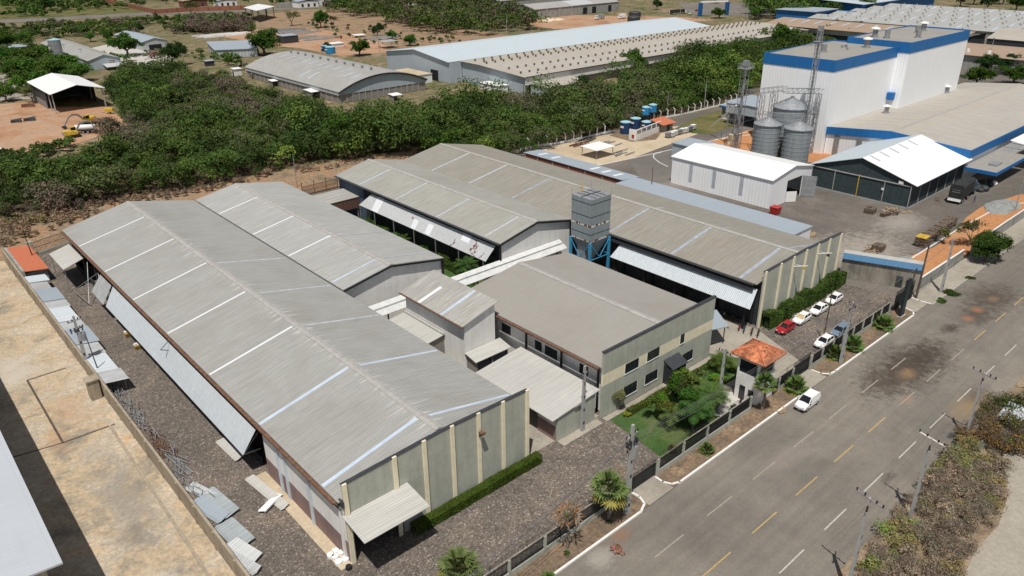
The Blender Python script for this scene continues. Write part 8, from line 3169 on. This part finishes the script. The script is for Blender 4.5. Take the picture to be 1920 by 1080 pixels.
def fan_palm(label, x, y, h, R, nleaf=26, col=(.10, .155, .05), name='fan_palm', dead=False, sc=1.0, skirt=0):
    t = thing(name, label, 'palm', (x, y, 0))
    mb = MB()
    k = 7
    pts = [(0.12 * math.sin(i * .6) * sc, .08 * math.cos(i) * sc, h * i / k) for i in range(k + 1)]
    for i in range(k):
        mb.tube(pts[i], pts[i + 1], (.22 - .012 * i) * sc, (.2 - .012 * i) * sc, 9)
    part('trunk', mb, 'palm_trunk', t)
    V, C_ = [], []
    b = np.array(pts[-1])
    for i in range(nleaf):
        az = i * 2.399 + random.uniform(-.2, .2)
        u = i / nleaf
        el = (1.35 - 1.75 * u) + random.uniform(-.12, .12)
        cl = col if u < .8 else tuple(a * b_ for a, b_ in zip(col, (1.7, 1.1, .9)))
        if dead:
            cl = (.28, .16, .085)
            el = random.uniform(-.6, .9)
        fan_leaf(V, C_, b, az, el, R * random.uniform(.45, .65), R * random.uniform(.5, .62), 5 if dead else 13, cl, .1 + .35 * u)
    link('crown', leafmesh('crown', np.array(V), np.array(C_)), t)
    return t


x_, y_ = P(1141, 975)
fan_palm('tall fan palm with full crown in front of the fence beside the thick pole', x_, y_ , 4.3, 2.3, 24, (.15, .21, .07))
x_, y_ = P(1064, 1030)
fan_palm('dead fan palm with bare tan fronds on a thin trunk before the fence', x_, y_, 4.6, 1.9, 13, dead=True, name='dead_palm', sc=.7)
x_, y_ = P(890, 1092)
fan_palm('fan palm cut by the lower picture edge behind the fence', x_ - 1.4, y_ + .4, 2.3, 2.4, 26, (.17, .24, .085))
fan_palm('fan palm with yellow lower leaves growing up the guard house front', 83.4, 42.5, 4.4, 1.7, 26, (.11, .16, .05))
for (px_, py_), R, h, lab in (((1493, 733), 1.9, .7, 'low fan palm bush at the fence above the parked white van'), ((1562, 670), 1.7, .6, 'low palm bush at the foot of the pale kerb pole, left side'), ((1600, 655), 1.9, .6, 'low fan palm bush right of the pale kerb pole'),
                              ((1656, 615), 1.9, .6, 'low fan palm bush nearest the tall dark pylon'), ((1327, 848), 1.15, .3, 'small low fan palm on the verge in front of the garden fence'), ((1030, 1090), 1.0, .2, 'little fan palm at the bottom edge beside the fence')):
    x_, y_ = P(px_, py_)
    fan_palm(lab, x_, y_, h, R, 26, (.12, .19, .055), name='palm_bush')


def feather_palm(label, x, y, h, L, n=16, col=(.06, .12, .03), name='feather_palm', stems=1, tk=1.0):
    t = thing(name, label, 'palm', (x, y, 0))
    mb = MB()
    V, C_ = [], []
    for s in range(stems):
        ox, oy = (random.uniform(-.8, .8), random.uniform(-.8, .8)) if stems > 1 else (0, 0)
        hh = h * random.uniform(.8, 1.1)
        mb.tube((ox * .5, oy * .5, 0), (ox, oy, hh), .13 * tk, .09 * tk, 8)
        for i in range(n):
            az = i * 2.399
            el0 = 1.3 - 1.1 * i / n
            p = np.array([ox, oy, hh])
            K = 9
            for k in range(K):
                el = el0 - 1.5 * (k / K) ** 1.3
                d = np.array([math.cos(az) * math.cos(el), math.sin(az) * math.cos(el), math.sin(el)])
                q = p + d * L / K
                sd = np.array([-math.sin(az), math.cos(az), 0.])
                wl = L * .26 * math.sin(math.pi * (k + .8) / (K + 1)) + .06
                for sg in (-1, 1):
                    for f_ in (0, .5):
                        b0 = p + (q - p) * f_
                        e = b0 + sd * sg * wl + d * wl * .45 - np.array([0, 0, wl * .35])
                        V += [b0, b0 + d * L / K * .38, e, e - d * .03]
                        f = random.uniform(.7, 1.35)
                        C_.append([c * f for c in col])
                p = q
    part('trunk', mb, 'palm_trunk', t)
    link('crown', leafmesh('crown', np.array(V), np.array(C_)), t)
    return t


feather_palm('clump of feathery palms near the garden fence, left of the patio', 73.0, 46.6, 3.4, 2.6, 15, stems=4)
feather_palm('feathery palm clump in the middle of the garden', 76.6, 47.3, 2.9, 2.7, 15, (.085, .13, .035), stems=3)
feather_palm('light arching palm beside the lawn in the garden', 71.0, 48.6, 2.2, 2.1, 14, (.11, .17, .05), stems=1)
feather_palm('feathery palm beside the office wall right of the porch', 88.2, 52.2, 1.9, 2.2, 14, (.075, .13, .03), stems=2)
feather_palm('young palm at the right of the patio next to the garden pole', 79.4, 47.2, 1.5, 2.0, 14, (.10, .14, .05), stems=1)
feather_palm('tallest palm in the courtyard between the warehouses', 80.4, 103.6, 3.2, 2.8, 18, (.055, .11, .03))
feather_palm('low palm in the courtyard beside the far bench', 81.2, 126.6, 1.3, 2.4, 14, (.06, .11, .03))
feather_palm('bushy palm in the courtyard below the tallest one', 79.0, 102.2, 1.0, 2.2, 16, (.075, .15, .03))
x_, y_ = P(1150, 768)
feather_palm('spiky yucca like clump at the office corner by the cobbled yard', x_ + .2, y_ - .3, 2.4, .9, 22, (.16, .17, .08), name='yucca', stems=6, tk=.5)


def bush(label, x, y, r, col, n=900, size=.12, flat=.8, name='bush', group=None, cat='bush', h=.5):
    t = thing(name, label, cat, (x, y, 0), group=group)
    k = 6
    c = [(random.uniform(-.5, .5) * r, random.uniform(-.5, .5) * r, r * h * random.uniform(.7, 1.3)) for _ in range(k)]
    v, co = cloud(c, [r * random.uniform(.45, .65) for _ in range(k)], [tuple(q * random.uniform(.8, 1.25) for q in col) for _ in range(k)], n // k, size, flat)
    link('leaves', leafmesh('leaves', v, co), t)
    mb = MB()
    for a in range(3):
        mb.tube((0, 0, 0), (r * .4 * math.cos(a * 2.1), r * .4 * math.sin(a * 2.1), r * h), .04, .02, 5)
    part('stem', mb, 'trunk', t)
    return t


bush('broad dark leafy garden tree before the office porch', 75.4, 50.4, 2.7, (.05, .105, .022), 7000, .17, .9, 'garden_tree', h=1.15, cat='tree')
bush('second leafy garden tree with pale green leaves nearer the porch', 79.0, 51.3, 2.5, (.10, .16, .04), 4200, .17, .9, 'garden_tree', h=1.2, cat='tree')
bush('tall shaded garden tree behind the street fence', 73.8, 47.6, 2.5, (.045, .09, .02), 7000, .17, .95, 'garden_tree', h=1.5, cat='tree')
bush('feathery bright green shrub on the lawn edge', 71.4, 50.4, 2.3, (.09, .17, .03), 6000, .12, .95, h=.95)
bush('round glossy shrub on the right lawn', 85.4, 50.9, 1.5, (.11, .2, .03), 1800, .13, .55, h=.4)
bush('reddish low shrub by the garden fence corner', 66.9, 45.2, .8, (.10, .06, .035), 500, .1, .7)
bush('yellow flowering shrub at the near end of the garden hedge', 68.6, 54.1, .7, (.22, .22, .03), 500, .1, .7)
bush('shrub at the right lawn rim below the guard house wall', 89.5, 50.5, 1.3, (.05, .09, .022), 1400, .13, .6)
bush('dark shrub hugging the patio edge', 77.8, 48.6, 2.2, (.035, .075, .02), 1400, .14, .7)
bush('low green plants inside the fence next to the parked motorcycle', 80.2, 45.0, .9, (.06, .09, .03), 700, .12, .6)
bush('courtyard shrub below the link roof, leftmost', 81.3, 144.5, 1.6, (.05, .09, .02), 900, .2, .7)
bush('courtyard shrub between the two benches', 81.2, 119.6, 2.1, (.045, .095, .02), 1500, .22, .8)
bush('dead brown frond pile lying on the road by the kerb', 48.9, 38.6, .9, (.30, .235, .13), 500, .14, .3, 'frond_pile', h=.2, cat='dead fronds')
bush('grass clump at the foot of the tall fan palm', 51.3, 42.1, .5, (.06, .09, .03), 260, .08, .5, 'grass_clump', h=.3, cat='grass')
bush('grass clump at the foot of the dead palm', 44.6, 42.0, .5, (.06, .10, .03), 260, .08, .5, 'grass_clump', h=.3, cat='grass')
bush('yellow green sapling behind the row of stacked pallets', 165.5, 50.6, 1.6, (.10, .13, .035), 500, .18, .9, 'sapling', h=1.4, cat='tree')
bush('green weeds beside the kerb at the right pavement', 141.5, 39.6, 1.7, (.05, .10, .02), 1500, .12, .25, 'weed_patch', h=.15, cat='weeds')
bush('smaller weed patch farther along the right pavement', 150.6, 39.8, 1.0, (.05, .10, .02), 600, .12, .25, 'weed_patch', h=.15, cat='weeds')
bush('weed strip left of the right driveway mouth', 136.8, 39.4, 1.2, (.05, .095, .02), 800, .12, .25, 'weed_patch', h=.12, cat='weeds')

for (px_, py_), r_, lab in (((1270, 885), .8, 'dry earth ring on the verge left of the small fan palm'), ((1376, 806), .8, 'dry earth ring on the verge right of the small fan palm'), ((1460, 768), .9, 'pale swirl of litter on the verge before the white van')):
    x_, y_ = P(px_, py_)
    t = thing('earth_ring', lab, 'earth ring', (x_, y_, .1))
    mb = MB()
    mb.lathe(0, 0, [(r_ * 1.1, -.02), (r_, .07), (r_ * .85, .09), (r_ * .7, .03)], 18)
    part('ring', mb, 'g_bank', t)

tank(610, 96, 2.4, 3.0, 'tank_blue', 'left one of two blue tanks behind the arched hangar roof')
tank(620, 100, 2.8, 3.4, 'tank_light', 'right bright one of two blue tanks behind the arched hangar roof')
tank(112, 120, 3.0, 12, 'steel', 'pale tall round water tower tank with blue rim before the long grey roof hall')
t = thing('gate_frame', 'blue and white gate frame over the far street', 'gate', (*P(1310, 30), 0))
mb = MB()
a_, b_ = P(1312, 30), P(1362, 28)
for q in (a_, b_):
    obj('pillar', MB().box(q[0] - 1.2, q[0] + 1.2, q[1] - 1.2, q[1] + 1.2, 0, 9.5), 'blue_fascia', t)
mb = MB()
mb.bar((*a_, 10.1), (*b_, 10.1), 1.4, 1.1)
obj('beam', mb, 'white', t)
print('OBJECTS', len(bpy.data.objects))

for o in bpy.data.objects:
    l = o.get('label')
    if l and not 4 <= len(l.split()) <= 16:
        print('LONG', o.name, len(l.split()), l)
